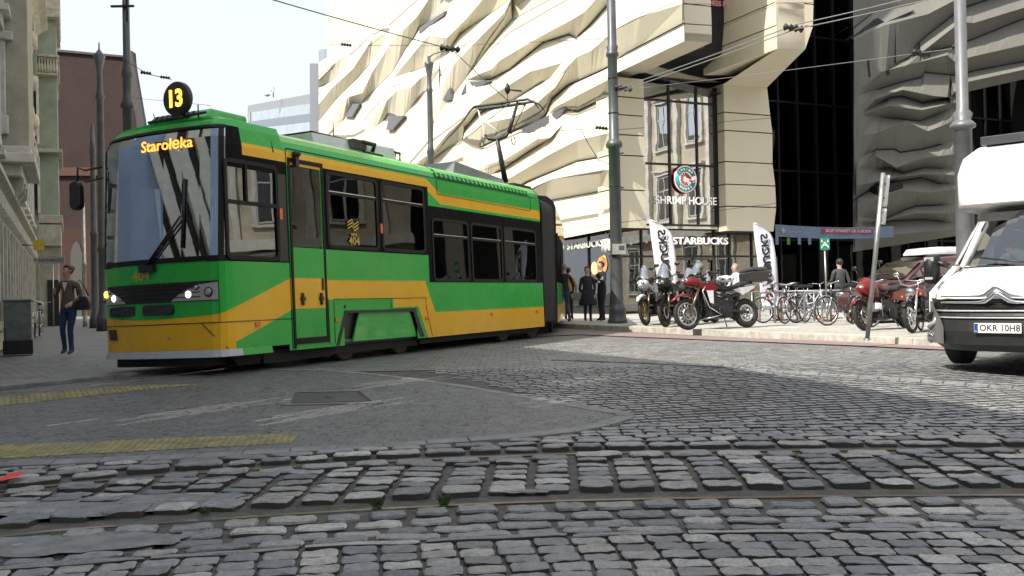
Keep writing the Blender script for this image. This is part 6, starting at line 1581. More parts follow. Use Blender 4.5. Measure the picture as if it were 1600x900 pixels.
bicycle('dark bicycle with orange spoke reflectors at the second hoop', gp(1243, 505), R_(225), (.03, .03, .035), 3)
bicycle('silver bicycle with a luggage rack at the third hoop', gp(1272, 504) + Vector((0, .15, 0)), R_(25), (.5, .5, .53), -4, step=True)
bicycle('white framed bicycle behind the third hoop', gp(1262, 501) + Vector((0, .5, 0)), R_(190), (.6, .6, .6), 4)
bicycle('black mountain bicycle with its front wheel turned to the camera side', gp(1322, 508), R_(200), (.02, .02, .025), 5, rack=False)
bicycle('dark bicycle behind the red motorcycle and the leaning post', gp(1345, 506) + Vector((.25, .4, 0)), R_(218), (.05, .05, .06), -4)
bicycle('pale blue framed bicycle between the two right motorcycles', gp(1402, 514) + Vector((.3, 1.2, 0)), R_(205), (.25, .32, .5), 5)
bicycle('dark purple bicycle beside the motorhome mirror', gp(1448, 518) + Vector((.35, .8, 0)), R_(235), (.06, .04, .15), 5)
bicycle('dark bicycle leaning on the tenement wall behind the walking woman', Vector((-13.6, 27.5, .03)), R_(110), (.03, .03, .035), 6)
# ================================================================ motorcycles
paint_red = mat('moto_red', (.14, .004, .008), .3, coat=.2, var=.05); paint_w = mat('moto_white', (.62, .63, .67), .3, coat=.2, var=.05); gold = mat('gold_rim', (.55, .36, .08), .3, .8)
eng = mat('engine_dark', (.03, .03, .032), .4, .6, var=.3, vs=15); screen = glass('moto_screen', (.75, .77, .8), .35, .6, .05); seat_b = mat('moto_seat', (.02, .02, .022), .6, var=.2)
def motorcycle(label, loc, rot, tank, fairing, rim, kind='adventure', lean=9, steer=0, topcase=False, scale=1., mirrors=True, tail=None):
    root = thing('motorcycle', label, 'motorcycle', loc, group='parked motorcycles'); root.rotation_euler = (R_(lean), 0, rot); root.scale = (scale,) * 3
    Rf, Rr = (.335, .32); fw = Vector((.78, 0, Rf)); rw = Vector((-.74, 0, Rr)); hd = Vector((.40, 0, 1.0))
    if kind == 'cruiser': fw.x = .85; hd = Vector((.45, 0, .92))
    spn = 8 if kind != 'adventure' else 14
    w = wheel(root, fw, Rf, .048, 'front_wheel', rim, spn, True); 
    mb = MB(); mb.torus(fw + Vector((0, -.06, 0)), (0, 1, 0), .12, .03, 20, 4, flat=.15); mb.torus(fw + Vector((0, .06, 0)), (0, 1, 0), .12, .03, 20, 4, flat=.15); mb.build('brake_disc', steel, w)
    w = wheel(root, rw, Rr, .07, 'rear_wheel', rim, spn, True); mb = MB(); mb.torus(rw + Vector((0, -.08, 0)), (0, 1, 0), .1, .03, 20, 4, flat=.15); mb.build('brake_disc', steel, w)
    ax = (hd - fw).normalized()
    for s_ in (-1, 1):
        mb = MB(); mb.tube([fw + Vector((0, s_ * .10, 0)), fw.lerp(hd, .5) + Vector((0, s_ * .10, 0)), hd + Vector((0, s_ * .09, 0))], [.032, .03, .024], 8); mb.build('fork_leg', chrome if kind == 'cruiser' else mat('fork_bronze', (.16, .13, .09), .3, .8), root)
    mb = MB()
    if kind == 'adventure': mb.loft([[Vector((x_, y_ * w_, z_)) for y_, z_ in ((-1, zc - .02), (-.5, zc + .02), (0, zc + .03), (.5, zc + .02), (1, zc - .02), (0, zc - .01))] for x_, w_, zc in ((1.15, .03, .60), (1.0, .08, .70), (.8, .09, .74), (.62, .07, .72), (.55, .04, .66))])
    if kind != 'adventure': mb.fender(fw, Rf + .03, 40, 150, .075)
    mb.build('front_mudguard', fairing, root)
    mb = MB()  # engine and frame
    mb.hexa([(-.22, -.17, .22), (.32, -.17, .25), (.32, .17, .25), (-.22, .17, .22), (-.28, -.14, .58), (.22, -.14, .66), (.22, .14, .66), (-.28, .14, .58)]); mb.lathe([(.12, -.21), (.13, -.17), (.13, .17), (.12, .21)], (-.02, 0, .36), (0, 1, 0), 16)
    mb.lathe([(.09, -.2), (.09, .2)], (.18, 0, .45), (0, 1, 0), 14); mb.hexa([(.18, -.1, .5), (.36, -.1, .45), (.36, .1, .45), (.18, .1, .5), (.1, -.1, .76), (.3, -.1, .76), (.3, .1, .76), (.1, .1, .76)])
    for k in range(5): mb.box(.1, .36, -.13, .13, .54 + k * .04, .555 + k * .04)
    mb.build('engine', eng, root, bevel=.012)
    mb = MB()
    for s_ in (-1, 1):
        mb.tube([hd + Vector((-.02, s_ * .04, -.06)), (.05, s_ * .14, .72), (-.3, s_ * .14, .66), (-.85, s_ * .1, .82)], .022, 6); mb.tube([hd + Vector((-.02, s_ * .04, -.15)), (.36, s_ * .12, .5), (.3, s_ * .14, .24), (-.25, s_ * .14, .24), (-.3, s_ * .14, .66)], .018, 6); mb.tube([(-.25, s_ * .11, .38), rw + Vector((0, s_ * .11, 0))], .03, 6)
    mb.build('frame', black, root)
    mb = MB(); L_st = [(.46, .05, .84, .90), (.40, .12, .82, .99), (.22, .16, .84, 1.04), (.02, .14, .80, 1.0), (-.16, .08, .78, .90), (-.2, .05, .78, .84)] if kind != 'cruiser' else [(.42, .04, .80, .86), (.34, .12, .76, .93), (.15, .15, .76, .96), (-.05, .12, .74, .9), (-.14, .05, .74, .82)]
    mb.loft([[Vector((x_, w_ * math.cos(a) , (z0 + z1) / 2 + (z1 - z0) / 2 * math.sin(a))) for a in [2 * math.pi * k / 12 for k in range(12)]] for x_, w_, z0, z1 in L_st]); mb.build('fuel_tank', tank, root)
    mb = MB(); mb.loft([[Vector((x_, w_ * c_, z_ + dz)) for c_, dz in ((-1, 0), (-.8, .06), (0, .08), (.8, .06), (1, 0), (0, -.04))] for x_, w_, z_ in ((-.12, .09, .84), (-.3, .13, .83), (-.5, .14, .85), (-.62, .13, .92), (-.85, .12, .93), (-.95, .08, .92))]); mb.build('seat', seat_b, root)
    mb = MB()
    for s_ in (-1, 1): mb.prism([(-.35, s_ * .13, .82), (-.6, s_ * .12, .70), (-.98, s_ * .08, .86), (-1.0, s_ * .08, .92), (-.6, s_ * .13, .86)], (0, s_ * .03, 0))
    mb.build('tail_panel', tail or fairing, root)
    mb = MB(); mb.box(-1.04, -1.0, -.07, .07, .84, .9); mb.build('tail_light', mat('tail_red', (.4, .01, .01), .3), root)
    if kind == 'adventure':
        mb = MB(); rings = [(.80, .03, .98, 1.0), (.74, .09, .92, 1.08), (.60, .14, .90, 1.14), (.45, .15, .84, 1.08), (.32, .12, .80, .98)]
        mb.loft([[Vector((x_, w_ * math.cos(a), (z0 + z1) / 2 + (z1 - z0) / 2 * math.sin(a))) for a in [2 * math.pi * k / 12 for k in range(12)]] for x_, w_, z0, z1 in rings])
        for s_ in (-1, 1): mb.prism([(.54, s_ * .15, .94), (.2, s_ * .20, .98), (.05, s_ * .19, .84), (.30, s_ * .18, .74), (.42, s_ * .16, .80)], (0, s_ * .015, 0))
        fo = mb.build('fairing', fairing, root)
        for s_ in (-1, 1): mb = MB(); mb.prism([(.36, s_ * .185, .80), (.20, s_ * .19, .80), (.22, s_ * .19, .52), (.30, s_ * .185, .54)], (0, s_ * .012, 0)); mb.build('radiator_panel', paint_w if topcase else alu, root)
        mb = MB()
        for s_ in (-1, 1): mb.tube([(.30, s_ * .16, .98), (.48, s_ * .2, .78), (.36, s_ * .22, .45), (.05, s_ * .2, .28)], .013, 6)
        mb.tube([(.05, -.2, .28), (.36, -.15, .22), (.36, .15, .22), (.05, .2, .28)], .013, 6); mb.build('crash_bar', chrome if topcase else black, root)
        for s_ in (-1, 1): mb = MB(); mb.hexa([(.28, s_ * .3, 1.08), (.36, s_ * .3, 1.08), (.36, s_ * .42, 1.06), (.28, s_ * .42, 1.06), (.3, s_ * .3, 1.2), (.38, s_ * .3, 1.2), (.38, s_ * .42, 1.16), (.3, s_ * .42, 1.16)]); mb.build('hand_guard', black, root, bevel=.01)
        mb = MB(); nn = 6; mb.add([Vector((.66 - .26 * j / 4 - .02 * abs(i - 3) , (i - 3) * .055 * (1 - .08 * j), 1.12 + .36 * j / 4 - .012 * (i - 3) ** 2 * (j / 4))) for j in range(5) for i in range(7)], [(j * 7 + i, j * 7 + i + 1, (j + 1) * 7 + i + 1, (j + 1) * 7 + i) for j in range(4) for i in range(6)], 0, True)
        sc = mb.build('windshield', screen, root); so = sc.modifiers.new('s', 'SOLIDIFY'); so.thickness = .006
        for s_ in (-1, 1): mb = MB(); mb.ell((.76, s_ * .06, 1.03), .035, .045, .045, n=10, m=6); mb.build('headlight', lensd, root)
    elif kind == 'scooter':
        mb = MB(); mb.loft([[Vector((x_, w_ * math.cos(a), (z0 + z1) / 2 + (z1 - z0) / 2 * math.sin(a))) for a in [2 * math.pi * k / 12 for k in range(12)]] for x_, w_, z0, z1 in ((.78, .05, .86, .95), (.66, .16, .76, 1.04), (.5, .2, .66, 1.16), (.34, .18, .62, 1.1), (.2, .12, .6, .95))]); mb.build('fairing', tank, root)
        mb = MB(); mb.ell((.72, 0, .92), .06, .1, .07, n=12, m=8); mb.build('headlight', lensd, root)
        for s_ in (-1, 1): mb = MB(); mb.prism([(-.2, s_ * .15, .78), (-.15, s_ * .16, .62), (-.6, s_ * .14, .60), (-.85, s_ * .1, .82), (-.6, s_ * .13, .84)], (0, s_ * .03, 0)); mb.build('side_panel', tank, root)
        mb = MB(); mb.hexa([(.2, -.16, .38), (.42, -.14, .44), (.42, .14, .44), (.2, .16, .38), (.22, -.15, .56), (.38, -.12, .6), (.38, .12, .6), (.22, .15, .56)]); mb.build('belly_panel', paint_w, root, bevel=.03)
    else:
        mb = MB(); mb.lathe([(.02, -.10), (.08, -.08), (.10, .0), (.10, .02)], (.62, 0, .88), (1, 0, 0), 20); h = mb.build('headlight', chrome, root)
        mb = MB(); mb.lathe([(.092, .0), (.07, .02), (.01, .03)], (.64, 0, .88), (1, 0, 0), 20); mb.build('lens', lensd, h)
        for s_ in (-1, 1): mb = MB(); mb.ell((.55, s_ * .2, .82), .035, .03, .03, n=8, m=6); mb.build('indicator', om, root)
    hz_ = hd + Vector((-.06, 0, .12)); mb = MB()
    mb.tube([hz_ + Vector((-.16, -.38, .02)), hz_ + Vector((-.04, -.24, .07)), hz_ + Vector((.02, -.08, 0)), hz_ + Vector((.02, .08, 0)), hz_ + Vector((-.04, .24, .07)), hz_ + Vector((-.16, .38, .02))], .014, 8); hb2 = mb.build('handlebar', chrome if kind == 'cruiser' else black, root)
    for s_ in (-1, 1):
        mb = MB(); mb.tube([hz_ + Vector((-.16, s_ * .39, .02)), hz_ + Vector((-.1, s_ * .30, .05))], .02, 8); mb.build('grip', rubber, hb2)
        mb = MB(); mb.tube([hz_ + Vector((-.06, s_ * .26, .06)), hz_ + Vector((-.02, s_ * .3, .26))], .008, 5); mb.ell(hz_ + Vector((-.02, s_ * .32, .30)), .02, .07, .045, n=10, m=6); mb.build('mirror', black if kind != 'cruiser' else chrome, hb2)
    mb = MB(); mb.tube([(.3, -.13, .5), (.3, -.17, .3), (-.1, -.19, .24), (-.5, -.2, .32)], .022, 8); mb.tube([(-.45, -.2, .31), (-.95, -.22, .46)], [.05, .055], 12); mb.build('exhaust', chrome if kind != 'adventure' else steel, root)
    mb = MB(); mb.tube([(-.05, .14, .28), (.02, .30, .02 - .0)], .013, 6); mb.build('side_stand', black, root)
    if topcase:
        mb = MB(); mb.hexa([(-1.28, -.22, .98), (-.82, -.22, .98), (-.82, .22, .98), (-1.28, .22, .98), (-1.30, -.24, 1.2), (-.82, -.24, 1.2), (-.82, .24, 1.2), (-1.30, .24, 1.2)]); mb.hexa([(-1.30, -.24, 1.215), (-.82, -.24, 1.215), (-.82, .24, 1.215), (-1.30, .24, 1.215), (-1.24, -.2, 1.30), (-.86, -.2, 1.30), (-.86, .2, 1.30), (-1.24, .2, 1.30)]); mb.build('top_case', mat('case_dark', (.05, .045, .045), .25, .3), root, bevel=.03)
        mb = MB(); mb.tube([(-.7, .1, .9), (-1.1, .1, .965)], .012, 5); mb.tube([(-.7, -.1, .9), (-1.1, -.1, .965)], .012, 5); mb.box(-1.2, -.9, -.12, .12, .955, .975); mb.build('case_rack', alu, root)
    return root
def moto_at(pxf, pxr, pyf, pyr):
    A = gnd(pxf, pyf, KZ); B = gnd(pxr, pyr, KZ); return (A + B) / 2, math.atan2(A.y - B.y, A.x - B.x)
P, r = moto_at(1077, 1165, 516, 513); P = gnd(1118, 514, KZ); d_ = Vector((-.92, -.39, 0))
motorcycle('red and black adventure motorcycle with white panels, third from the dark pole', P + Vector((.08, .0, 0)), math.atan2(-.42, -.91), eng, paint_red, spk, 'adventure', 7, topcase=True, scale=1.08, tail=paint_w)
motorcycle('dark adventure motorcycle with clear screen between the white one and the red one', gnd(1052, 511, KZ) + Vector((.22, .55, 0)), math.atan2(-.86, -.5), eng, eng, black, 'adventure', 8, scale=1.08)
motorcycle('white adventure motorcycle with golden wheels nearest the dark pole', gnd(1018, 509, KZ) + Vector((.28, .85, 0)), math.atan2(-.88, -.47), eng, paint_w, gold, 'adventure', 8, scale=1.08)
P = gnd(1352, 517, KZ); motorcycle('red sport motorcycle leaning beside the sign post, its front wheel at the post', P + Vector((.62, .45, 0)), math.atan2(-.58, -.81), paint_red, paint_red, black, 'scooter', 10, scale=.96)
P = gnd(1424, 521, KZ); motorcycle('small chrome roadster motorcycle with round headlight beside the motorhome', P + Vector((.58, .62, 0)), math.atan2(-.72, -.69), paint_red, eng, chrome, 'cruiser', 9, scale=.88)
motorcycle('black touring motorcycle half hidden behind the red and black one', gnd(1098, 507, KZ) + Vector((.1, .5, 0)), math.atan2(-.80, -.6), eng, eng, alu, 'adventure', 8, scale=1.02)
motorcycle('silver and black motorcycle furthest back between the white sail flag and the red one', gnd(1128, 504, KZ) + Vector((.2, .9, 0)), math.atan2(-.7, -.7), eng, paint_w, black, 'adventure', 8, scale=1.0)
# white tank cover and rolled jacket on the red motorcycle, and one more grey helmet-like bag
t = thing('white_bag', 'white and grey tank bag lying on the seat of the red motorcycle', 'bag', gnd(1118, 514, KZ) + Vector((.27, .08, 1.06)))
mb = MB(); mb.loft([[Vector((x_, w_ * math.cos(a), .08 + h_ * math.sin(a))) for a in [2 * math.pi * k / 10 for k in range(10)]] for x_, w_, h_ in ((-.2, .06, .03), (-.15, .12, .07), (0, .14, .09), (.13, .12, .07), (.19, .05, .03))]); mb.build('cover', paint_w, t); mb = MB(); mb.box(-.12, .1, -.13, -.12, .06, .1); mb.build('strap', black, t)
# ================================================================ dark red car with roof box behind the motorcycles
def car():
    P = Vector((10.55, 24.6, KZ)); root = thing('parked_car', 'dark red car with a white roof box, partly hidden by the motorhome', 'car', P, math.atan2(-.30, -.95))
    pr = mat('car_red', (.07, .02, .022), .25, .3, coat=.7, var=.04); gl_ = glass('car_glass', (.12, .15, .17), .14, .9, .01)
    # side profile: x forward
    st = [(2.15, .62, .35, .62), (2.05, .80, .25, .80), (1.5, .88, .22, .95), (.95, .9, .22, 1.02), (.3, .9, .22, 1.05), (-.8, .9, .22, 1.05), (-1.7, .88, .25, 1.03), (-2.1, .82, .35, .95), (-2.2, .7, .45, .8)]
    mb = MB(); mb.loft([[Vector((x_, w_ * c_, z0 + (z1 - z0) * h_)) for c_, h_ in ((-.85, 0), (-1, .2), (-1, .7), (-.93, 1), (0, 1.03), (.93, 1), (1, .7), (1, .2), (.85, 0))] for x_, w_, z0, z1 in st]); mb.build('body', pr, root)
    cab = [(1.25, .80, 1.0, 1.03), (.55, .72, 1.0, 1.50), (.2, .69, 1.0, 1.60), (-.6, .69, 1.0, 1.64), (-1.4, .68, 1.0, 1.60), (-2.0, .72, 1.0, 1.10)]
    mb = MB(); mb.loft([[Vector((x_, .8 * -1, z0)), Vector((x_, -w_, z1 - .05)), Vector((x_, -w_ * .9, z1)), Vector((x_, w_ * .9, z1)), Vector((x_, w_, z1 - .05)), Vector((x_, .8, z0))] for x_, w_, z0, z1 in cab]); mb.build('cabin', pr, root)
    for s_ in (-1, 1):
        def sw(x0, x1, xt0, xt1, nm):
            mb = MB(); mb.prism([(x0, s_ * .815, 1.06), (x1, s_ * .815, 1.06), (xt1, s_ * .735, 1.5), (xt0, s_ * .735, 1.5)], (0, s_ * .02, 0)); mb.build(nm, gl_, root)
        sw(1.1, .35, .55, .30, 'front_side_window'); sw(.27, -.62, .22, -.6, 'rear_side_window'); sw(-.70, -1.6, -.68, -1.35, 'quarter_window')
        for x_ in (1.35, -1.35):
            mb = MB(); mb.lathe([(.26, .0), (.32, -.02), (.32, -.2), (.26, -.22)], (x_, s_ * .93, .32), (0, s_, 0), 24); w_ = mb.build('wheel', rubber, root); mb = MB(); mb.lathe([(.05, .015), (.2, .0), (.22, -.03)], (x_, s_ * .93, .32), (0, s_, 0), 20); mb.build('rim', alu, w_)
        mb = MB(); mb.box(.75, .88, s_ * .95 - .08, s_ * .95 + .08, 1.02, 1.14); mb.build('wing_mirror', pr, root, bevel=.02)
    mb = MB(); mb.prism([(1.22, -.7, 1.07), (1.22, .7, 1.07), (.6, .62, 1.49), (.6, -.62, 1.49)], (.02, 0, .02)); mb.build('windscreen', gl_, root)
    for s_ in (-1, 1): mb = MB(); mb.ell((2.05, s_ * .62, .72), .1, .16, .09, n=12, m=8); mb.build('headlight', lensd, root)
    mb = MB()
    for x_ in (.1, -.9): mb.tube([(x_, -.68, 1.62), (x_, .68, 1.62)], .025, 6)
    mb.build('roof_bar', alu, root)
    mb = MB(); mb.loft([[Vector((x_, w_ * c_, 1.66 + h_ * hh)) for c_, hh in ((-1, .1), (-1, .6), (-.85, 1), (.85, 1), (1, .6), (1, .1))] for x_, w_, h_ in ((.45, .2, .08), (.25, .36, .18), (-.2, .40, .22), (-1.1, .40, .22), (-1.35, .36, .18))]); o = mb.build('roof_box', paint_w, root, bevel=.01)
car()
# ================================================================ white motorhome
def motorhome():
    al = R_(47); hx = Vector((-math.sin(al), -math.cos(al), 0)); 
    nose_p = Vector((5.62, 11.1, 0)) ; root = thing('motorhome', 'white motorhome with overcab bulge and grey bumper at the right edge', 'motorhome', mw=frame(nose_p, hx, (0, 0, 1)) @ Matrix(((1, 0, 0, 0), (0, 0, 1, 0), (0, -1, 0, 0), (0, 0, 0, 1))) if False else Matrix(((hx.x, -hx.y, 0, nose_p.x), (hx.y, hx.x, 0, nose_p.y), (0, 0, 1, 0), (0, 0, 0, 1))))
    wh = mat('van_white', (.80, .80, .80), .25, coat=.4, var=.02); gp_ = mat('bumper_grey', (.13, .135, .14), .55, var=.1); lp = mat('bumper_silver', (.5, .5, .52), .35, .3)
    gls = glass('van_glass', (.30, .34, .36), .12, .9, .01)
    # nose: plan curve rows; x forward (0 at the nose), y left, z up. negative y is the side nearest the cobbled corner
    def row(z, xs, w, x_corner):  # outline from -w to w
        out_ = []
        for k in range(-8, 9):
            f = k / 8; y = w * math.sin(f * math.pi / 2) if abs(f) > .6 else w * f * (math.sin(.6 * math.pi / 2) / .6); c = abs(y / w)
            out_.append(Vector((xs - x_corner * c ** 3.2, y, z)))
        return out_
    bodyrows = [row(.84, -.04, .98, .42), row(.93, -.08, .97, .46), row(1.04, -.24, .95, .50), row(1.15, -.52, .92, .50), row(1.23, -.86, .89, .42)]
    mb = MB()
    for A, B in zip(bodyrows, bodyrows[1:]):
        for i in range(16): mb.add([A[i], A[i + 1], B[i + 1], B[i]], [(0, 1, 2, 3)], 0, True)
    mb.build('bonnet', wh, root)
    # screen and cab
    W1 = row(1.24, -.84, .89, .40); W2 = row(1.95, -1.58, .80, .30)
    mb = MB(); 
    for i in range(1, 15): mb.add([W1[i], W1[i + 1], W2[i + 1], W2[i]], [(0, 1, 2, 3)], 0, True)
    ws_ = mb.build('windscreen', gls, root)
    for s_ in (0, 16):
        sg = -1 if s_ == 0 else 1; mb = MB()
        mb.tube([W1[s_] + Vector((.0, 0, 0)), W2[s_] + Vector((.02, 0, 0))], [.04, .05], 8)
        mb.build('windscreen_pillar', wh, root)
    mb = MB(); mb.loft([[q + Vector((.02, 0, -.03)) for q in W1[1:16]], [q + Vector((-.1, 0, .02)) for q in W1[1:16]]], closed=False, cap=False); mb.build('scuttle', black, root)
    # flank of the cab and doors
    for s_ in (-1, 1):
        mb = MB(); mb.prism([(-.42, s_ * .98, .38), (-.42, s_ * .98, .92), (-1.1, s_ * .96, 1.26), (-2.4, s_ * 1.0, 1.26), (-2.4, s_ * 1.0, .35), (-1.6, s_ * .99, .35)], (0, -s_ * .04, 0)); dr_ = mb.build('cab_door', wh, root)
        mb = MB(); mb.prism([(-1.15, s_ * .955, 1.28), (-1.75, s_ * .85, 1.92), (-2.35, s_ * .85, 1.92), (-2.35, s_ * .98, 1.28)], (0, -s_ * .015, 0)); mb.build('door_glass', gls, dr_)
    # bumper: rows from the bottom
    mb = MB(); rows = [row(.22, -.10, .86, .45), row(.30, -.02, .96, .50), row(.46, .02, 1.0, .52), row(.64, .0, 1.0, .5), row(.70, -.02, .99, .48)]
    for A, B in zip(rows, rows[1:]):
        for i in range(16): mb.add([A[i], A[i + 1], B[i + 1], B[i]], [(0, 1, 2, 3)], 0, True)
    mb.build('bumper', mat('bumper_black', (.02, .021, .022), .5, var=.15), root)
    mb = MB(); rows = [row(.70, -.015, .99, .48), row(.84, -.05, .985, .44)]
    for i in range(16): mb.add([rows[0][i], rows[0][i + 1], rows[1][i + 1], rows[1][i]], [(0, 1, 2, 3)], 0, True)
    mb.build('grille', mat('grille_dark', (.012, .012, .013), .35, var=.3, vs=30), root)
    for s_ in (-1, 1):   # lighter corner mouldings with fog lamp, and the headlights
        A = [rows[0][i] for i in ((0, 1, 2, 3) if s_ < 0 else (16, 15, 14, 13))]
        def cr(i, z, off=.02):
            r_ = row(z, .0, 1.0, .5); q = r_[i if s_ < 0 else 16 - i]; return q + Vector((off, s_ * off * .6, 0))
        mb = MB(); Z = [.30, .40, .50, .62, .73, .82]; I = [[0, 1, 2, 3, 4], [0, 1, 2, 3, 4], [0, 1, 2, 3, 4], [0, 1, 2, 3, 3.6], [0, 1, 2, 2.6, 3], [0, 1, 1.6, 2, 2.3]]
        def cri(f, z): i = int(f); r_ = cr(i, z); return r_.lerp(cr(min(i + 1, 16), z), f - i)
        for k in range(5):
            for j in range(4): q = [cri(I[k][j], Z[k]), cri(I[k][j + 1], Z[k]), cri(I[k + 1][j + 1], Z[k + 1]), cri(I[k + 1][j], Z[k + 1])]; mb.add(q, [(0, 1, 2, 3) if s_ < 0 else (3, 2, 1, 0)], 0, True)
        mb.build('bumper_corner', gp_, root)
        mb = MB(); mb.tube([cri(.7, .47) , cr(1, .49, .02), cr(2, .52, .03), cr(3, .56, .02), cr(3, .62, .01)], [.02, .035, .035, .025, .015], 8); mb.build('silver_trim', lp, root)
        mb = MB(); mb.tube([cr(1, .62, .03), cr(2, .62, .03), cri(2.6, .7)], [.05, .045, .02], 8); mb.build('corner_vent', black, root)
        mb = MB(); c_ = cr(2, .37, .03); mb.lathe([(.06, 0), (.055, .02), (.02, .03)], c_, (1, s_ * .8, 0), 16); mb.torus(c_, (1, s_ * .8, 0), .07, .012, 16, 6); mb.build('fog_lamp', lensd, root)
        mb = MB(); P_ = [cr(3, .85, .01), cr(2, .85, .012), cr(1, .87, .014), cr(0, .92, .01), cr(0, 1.08, -.22) , cr(1, 1.08, -.16), cr(2, .97, -.07)]; c_ = sum(P_, Vector()) / 7 + Vector((.03, s_ * .03, 0))
        mb.add(P_ + [c_], [(i, (i + 1) % 7, 7) if s_ < 0 else ((i + 1) % 7, i, 7) for i in range(7)], 0, True); mb.build('headlight', mat('headlight_clear', (.6, .62, .66), .12, .6, var=.1), root)
    # chrome bars with the double chevron
    for k, zb_ in enumerate((.80, .875)):
        mb = MB(); P_ = []
        for y_ in (-.72, -.5, -.3, -.2): P_.append((.0, y_, zb_))
        P_ += [(.02, -.13, zb_ + .015), (.035, -.02, zb_ + .10), (.035, .02, zb_ + .10), (.02, .13, zb_ + .015), (.0, .2, zb_), (.0, .3, zb_), (0, .5, zb_), (0, .72, zb_)]
        P_ = [Vector((row(z_, -.02, .985, .44)[8].x + x_ - .46 * abs(y_ / .985) ** 3.2 + .03, y_, z_)) for x_, y_, z_ in P_]
        mb.tube(P_, [.014] * 3 + [.02, .028, .032, .032, .028, .02] + [.014] * 3, 6); mb.build('chrome_bar', chrome, root)
    mb = MB(); mb.tube([row(.70, .0, .99, .48)[i] for i in range(3, 14)], .012, 6); mb.tube([row(.62, .02, .99, .5)[i] for i in range(3, 14)], .010, 6); mb.build('grille_trim', lp, root)
    mb = MB(); rd_ = random.Random(5)
    for k in range(5): mb.tube([row(.72 + k * .022, -.01, .98, .46)[i] for i in range(4, 13)], .007, 4)
    mb.build('grille_bar', mat('grille_glint', (.05, .05, .052), .25, .5), root)
    # number plate
    mb = MB(); mb.box(.035, .05, -.26, .26, .445, .56); pl = mb.build('number_plate', mat('plate_white', (.72, .73, .72), .4, var=.03), root, bevel=.004)
    mb = MB(); mb.box(.05, .053, -.255, -.215, .45, .555); mb.build('plate_band', mat('plate_blue', (.01, .04, .25), .4), pl)
    mb = MB(); addtext(mb, 'OKR 10H8', Matrix(((0, 0, 1, .052), (1, 0, 0, .025), (0, 1, 0, .502), (0, 0, 0, 1))), .105, 0, .002, .001, .93); mb.build('plate_lettering', mat('plate_ink', (.01, .01, .01), .5, var=0), pl); mb = MB(); addtext(mb, 'PL', Matrix(((0, 0, 1, .0545), (1, 0, 0, -.235), (0, 1, 0, .465), (0, 0, 0, 1))), .025, 0, .001); mb.build('country_letters', paint_w, pl)
    # mirror with long arm
    mb = MB(); mb.tube([(-1.0, -.96, 1.26), (-.95, -1.12, 1.32)], .035, 8); mb.tube([(-1.0, -.96, 1.16), (-.95, -1.12, 1.10)], .03, 8); ma = mb.build('mirror_arm', black, root)
    mb = MB(); mb.loft([[Vector((-.95 + x_, -1.17 + p[0], 1.22 + p[1])) for p in rrect(w_, h_, .05)] for x_, w_, h_ in ((.09, .1, .28), (.06, .16, .36), (-.03, .19, .40), (-.06, .18, .38))]); mb.build('mirror_head', black, ma)
    mb = MB(); mb.box(-.89, -.855, -1.22, -1.12, 1.09, 1.12); mb.box(-.90, -.86, -1.23, -1.11, 1.33, 1.38); mb.build('mirror_cap', lp, ma)
    # overcab bulge and the living box
    def orow(x, w, z0, z1): return [Vector((x, w * c_, z0 + (z1 - z0) * h_)) for c_, h_ in ((-1, 0), (-1, .8), (-.96, .93), (-.88, 1), (.88, 1), (.96, .93), (1, .8), (1, 0))]
    mb = MB(); mb.loft([orow(-1.55, .96, 2.10, 2.16), orow(-1.56, 1.04, 2.08, 2.40), orow(-1.64, 1.09, 2.05, 2.60), orow(-1.80, 1.12, 2.03, 2.78), orow(-2.15, 1.15, 2.02, 2.90), orow(-2.6, 1.15, 2.0, 2.95), orow(-2.65, 1.15, 2.0, 2.95)]); ob_ = mb.build('overcab', wh, root)
    mb = MB(); mb.hexa([(-1.55, -.96, 2.085), (-1.55, .96, 2.085), (-2.4, 1.05, 1.93), (-2.4, -1.05, 1.93), (-1.57, -.96, 2.11), (-1.57, .96, 2.11), (-2.4, 1.05, 2.1), (-2.4, -1.05, 2.1)]); mb.build('overcab_underside', mat('van_cream', (.62, .61, .56), .5), root)
    mb = MB(); mb.tube([(-1.575, -1.02, 2.17), (-1.57, -.75, 2.17)], .018, 6); mb.tube([(-1.56, -.72, 2.2), (-1.63, -.72, 2.58), (-1.82, -.72, 2.78)], .012, 6); mb.build('overcab_seam', mat('seam_grey', (.3, .31, .33), .5), ob_)
    mb = MB(); mb.box(-6.2, -2.4, -1.15, 1.15, .55, 2.95); bx_ = mb.build('living_box', wh, root, bevel=.05)
    for x_ in (-3.6, -5.2): mb = MB(); mb.box(x_ - .4, x_ + .4, -1.165, -1.14, 1.6, 2.1); mb.build('side_window', mat('tinted_window', (.02, .02, .025), .1, var=0), bx_)
    mb = MB(); mb.box(-2.9, -2.2, -1.0, .6, 2.94, 3.06); mb.build('roof_light', mat('roof_light_dark', (.05, .05, .06), .3), ob_, bevel=.01)
    # wipers
    mb = MB()
    for y0, y1 in ((-.55, .05), (.12, .7)): 
        a = Vector((-.86, y0 + .55, 1.49)); mb.tube([(-.80, y1, 1.27), (-.86, (y0 + y1) / 2, 1.31), (-.93, y0, 1.35)], .012, 5)
    mb.build('wiper', black, root)
    # dashboard, seats, mascot-free cab interior
    mb = MB(); mb.box(-1.5, -1.0, -.85, .85, .9, 1.2); mb.box(-2.35, -2.3, -.9, .9, .6, 2.0); mb.build('dashboard', mat('dash_dark', (.03, .03, .035), .6), root, bevel=.03)
    mb = MB()
    for y_ in (-.45, .45): mb.box(-2.2, -2.05, y_ - .25, y_ + .25, .8, 1.5); mb.box(-2.2, -1.7, y_ - .25, y_ + .25, .6, .75); mb.box(-2.18, -2.08, y_ - .13, y_ + .13, 1.5, 1.72)
    mb.build('seat', mat('seat_fabric', (.06, .06, .065), .8), root, bevel=.04)
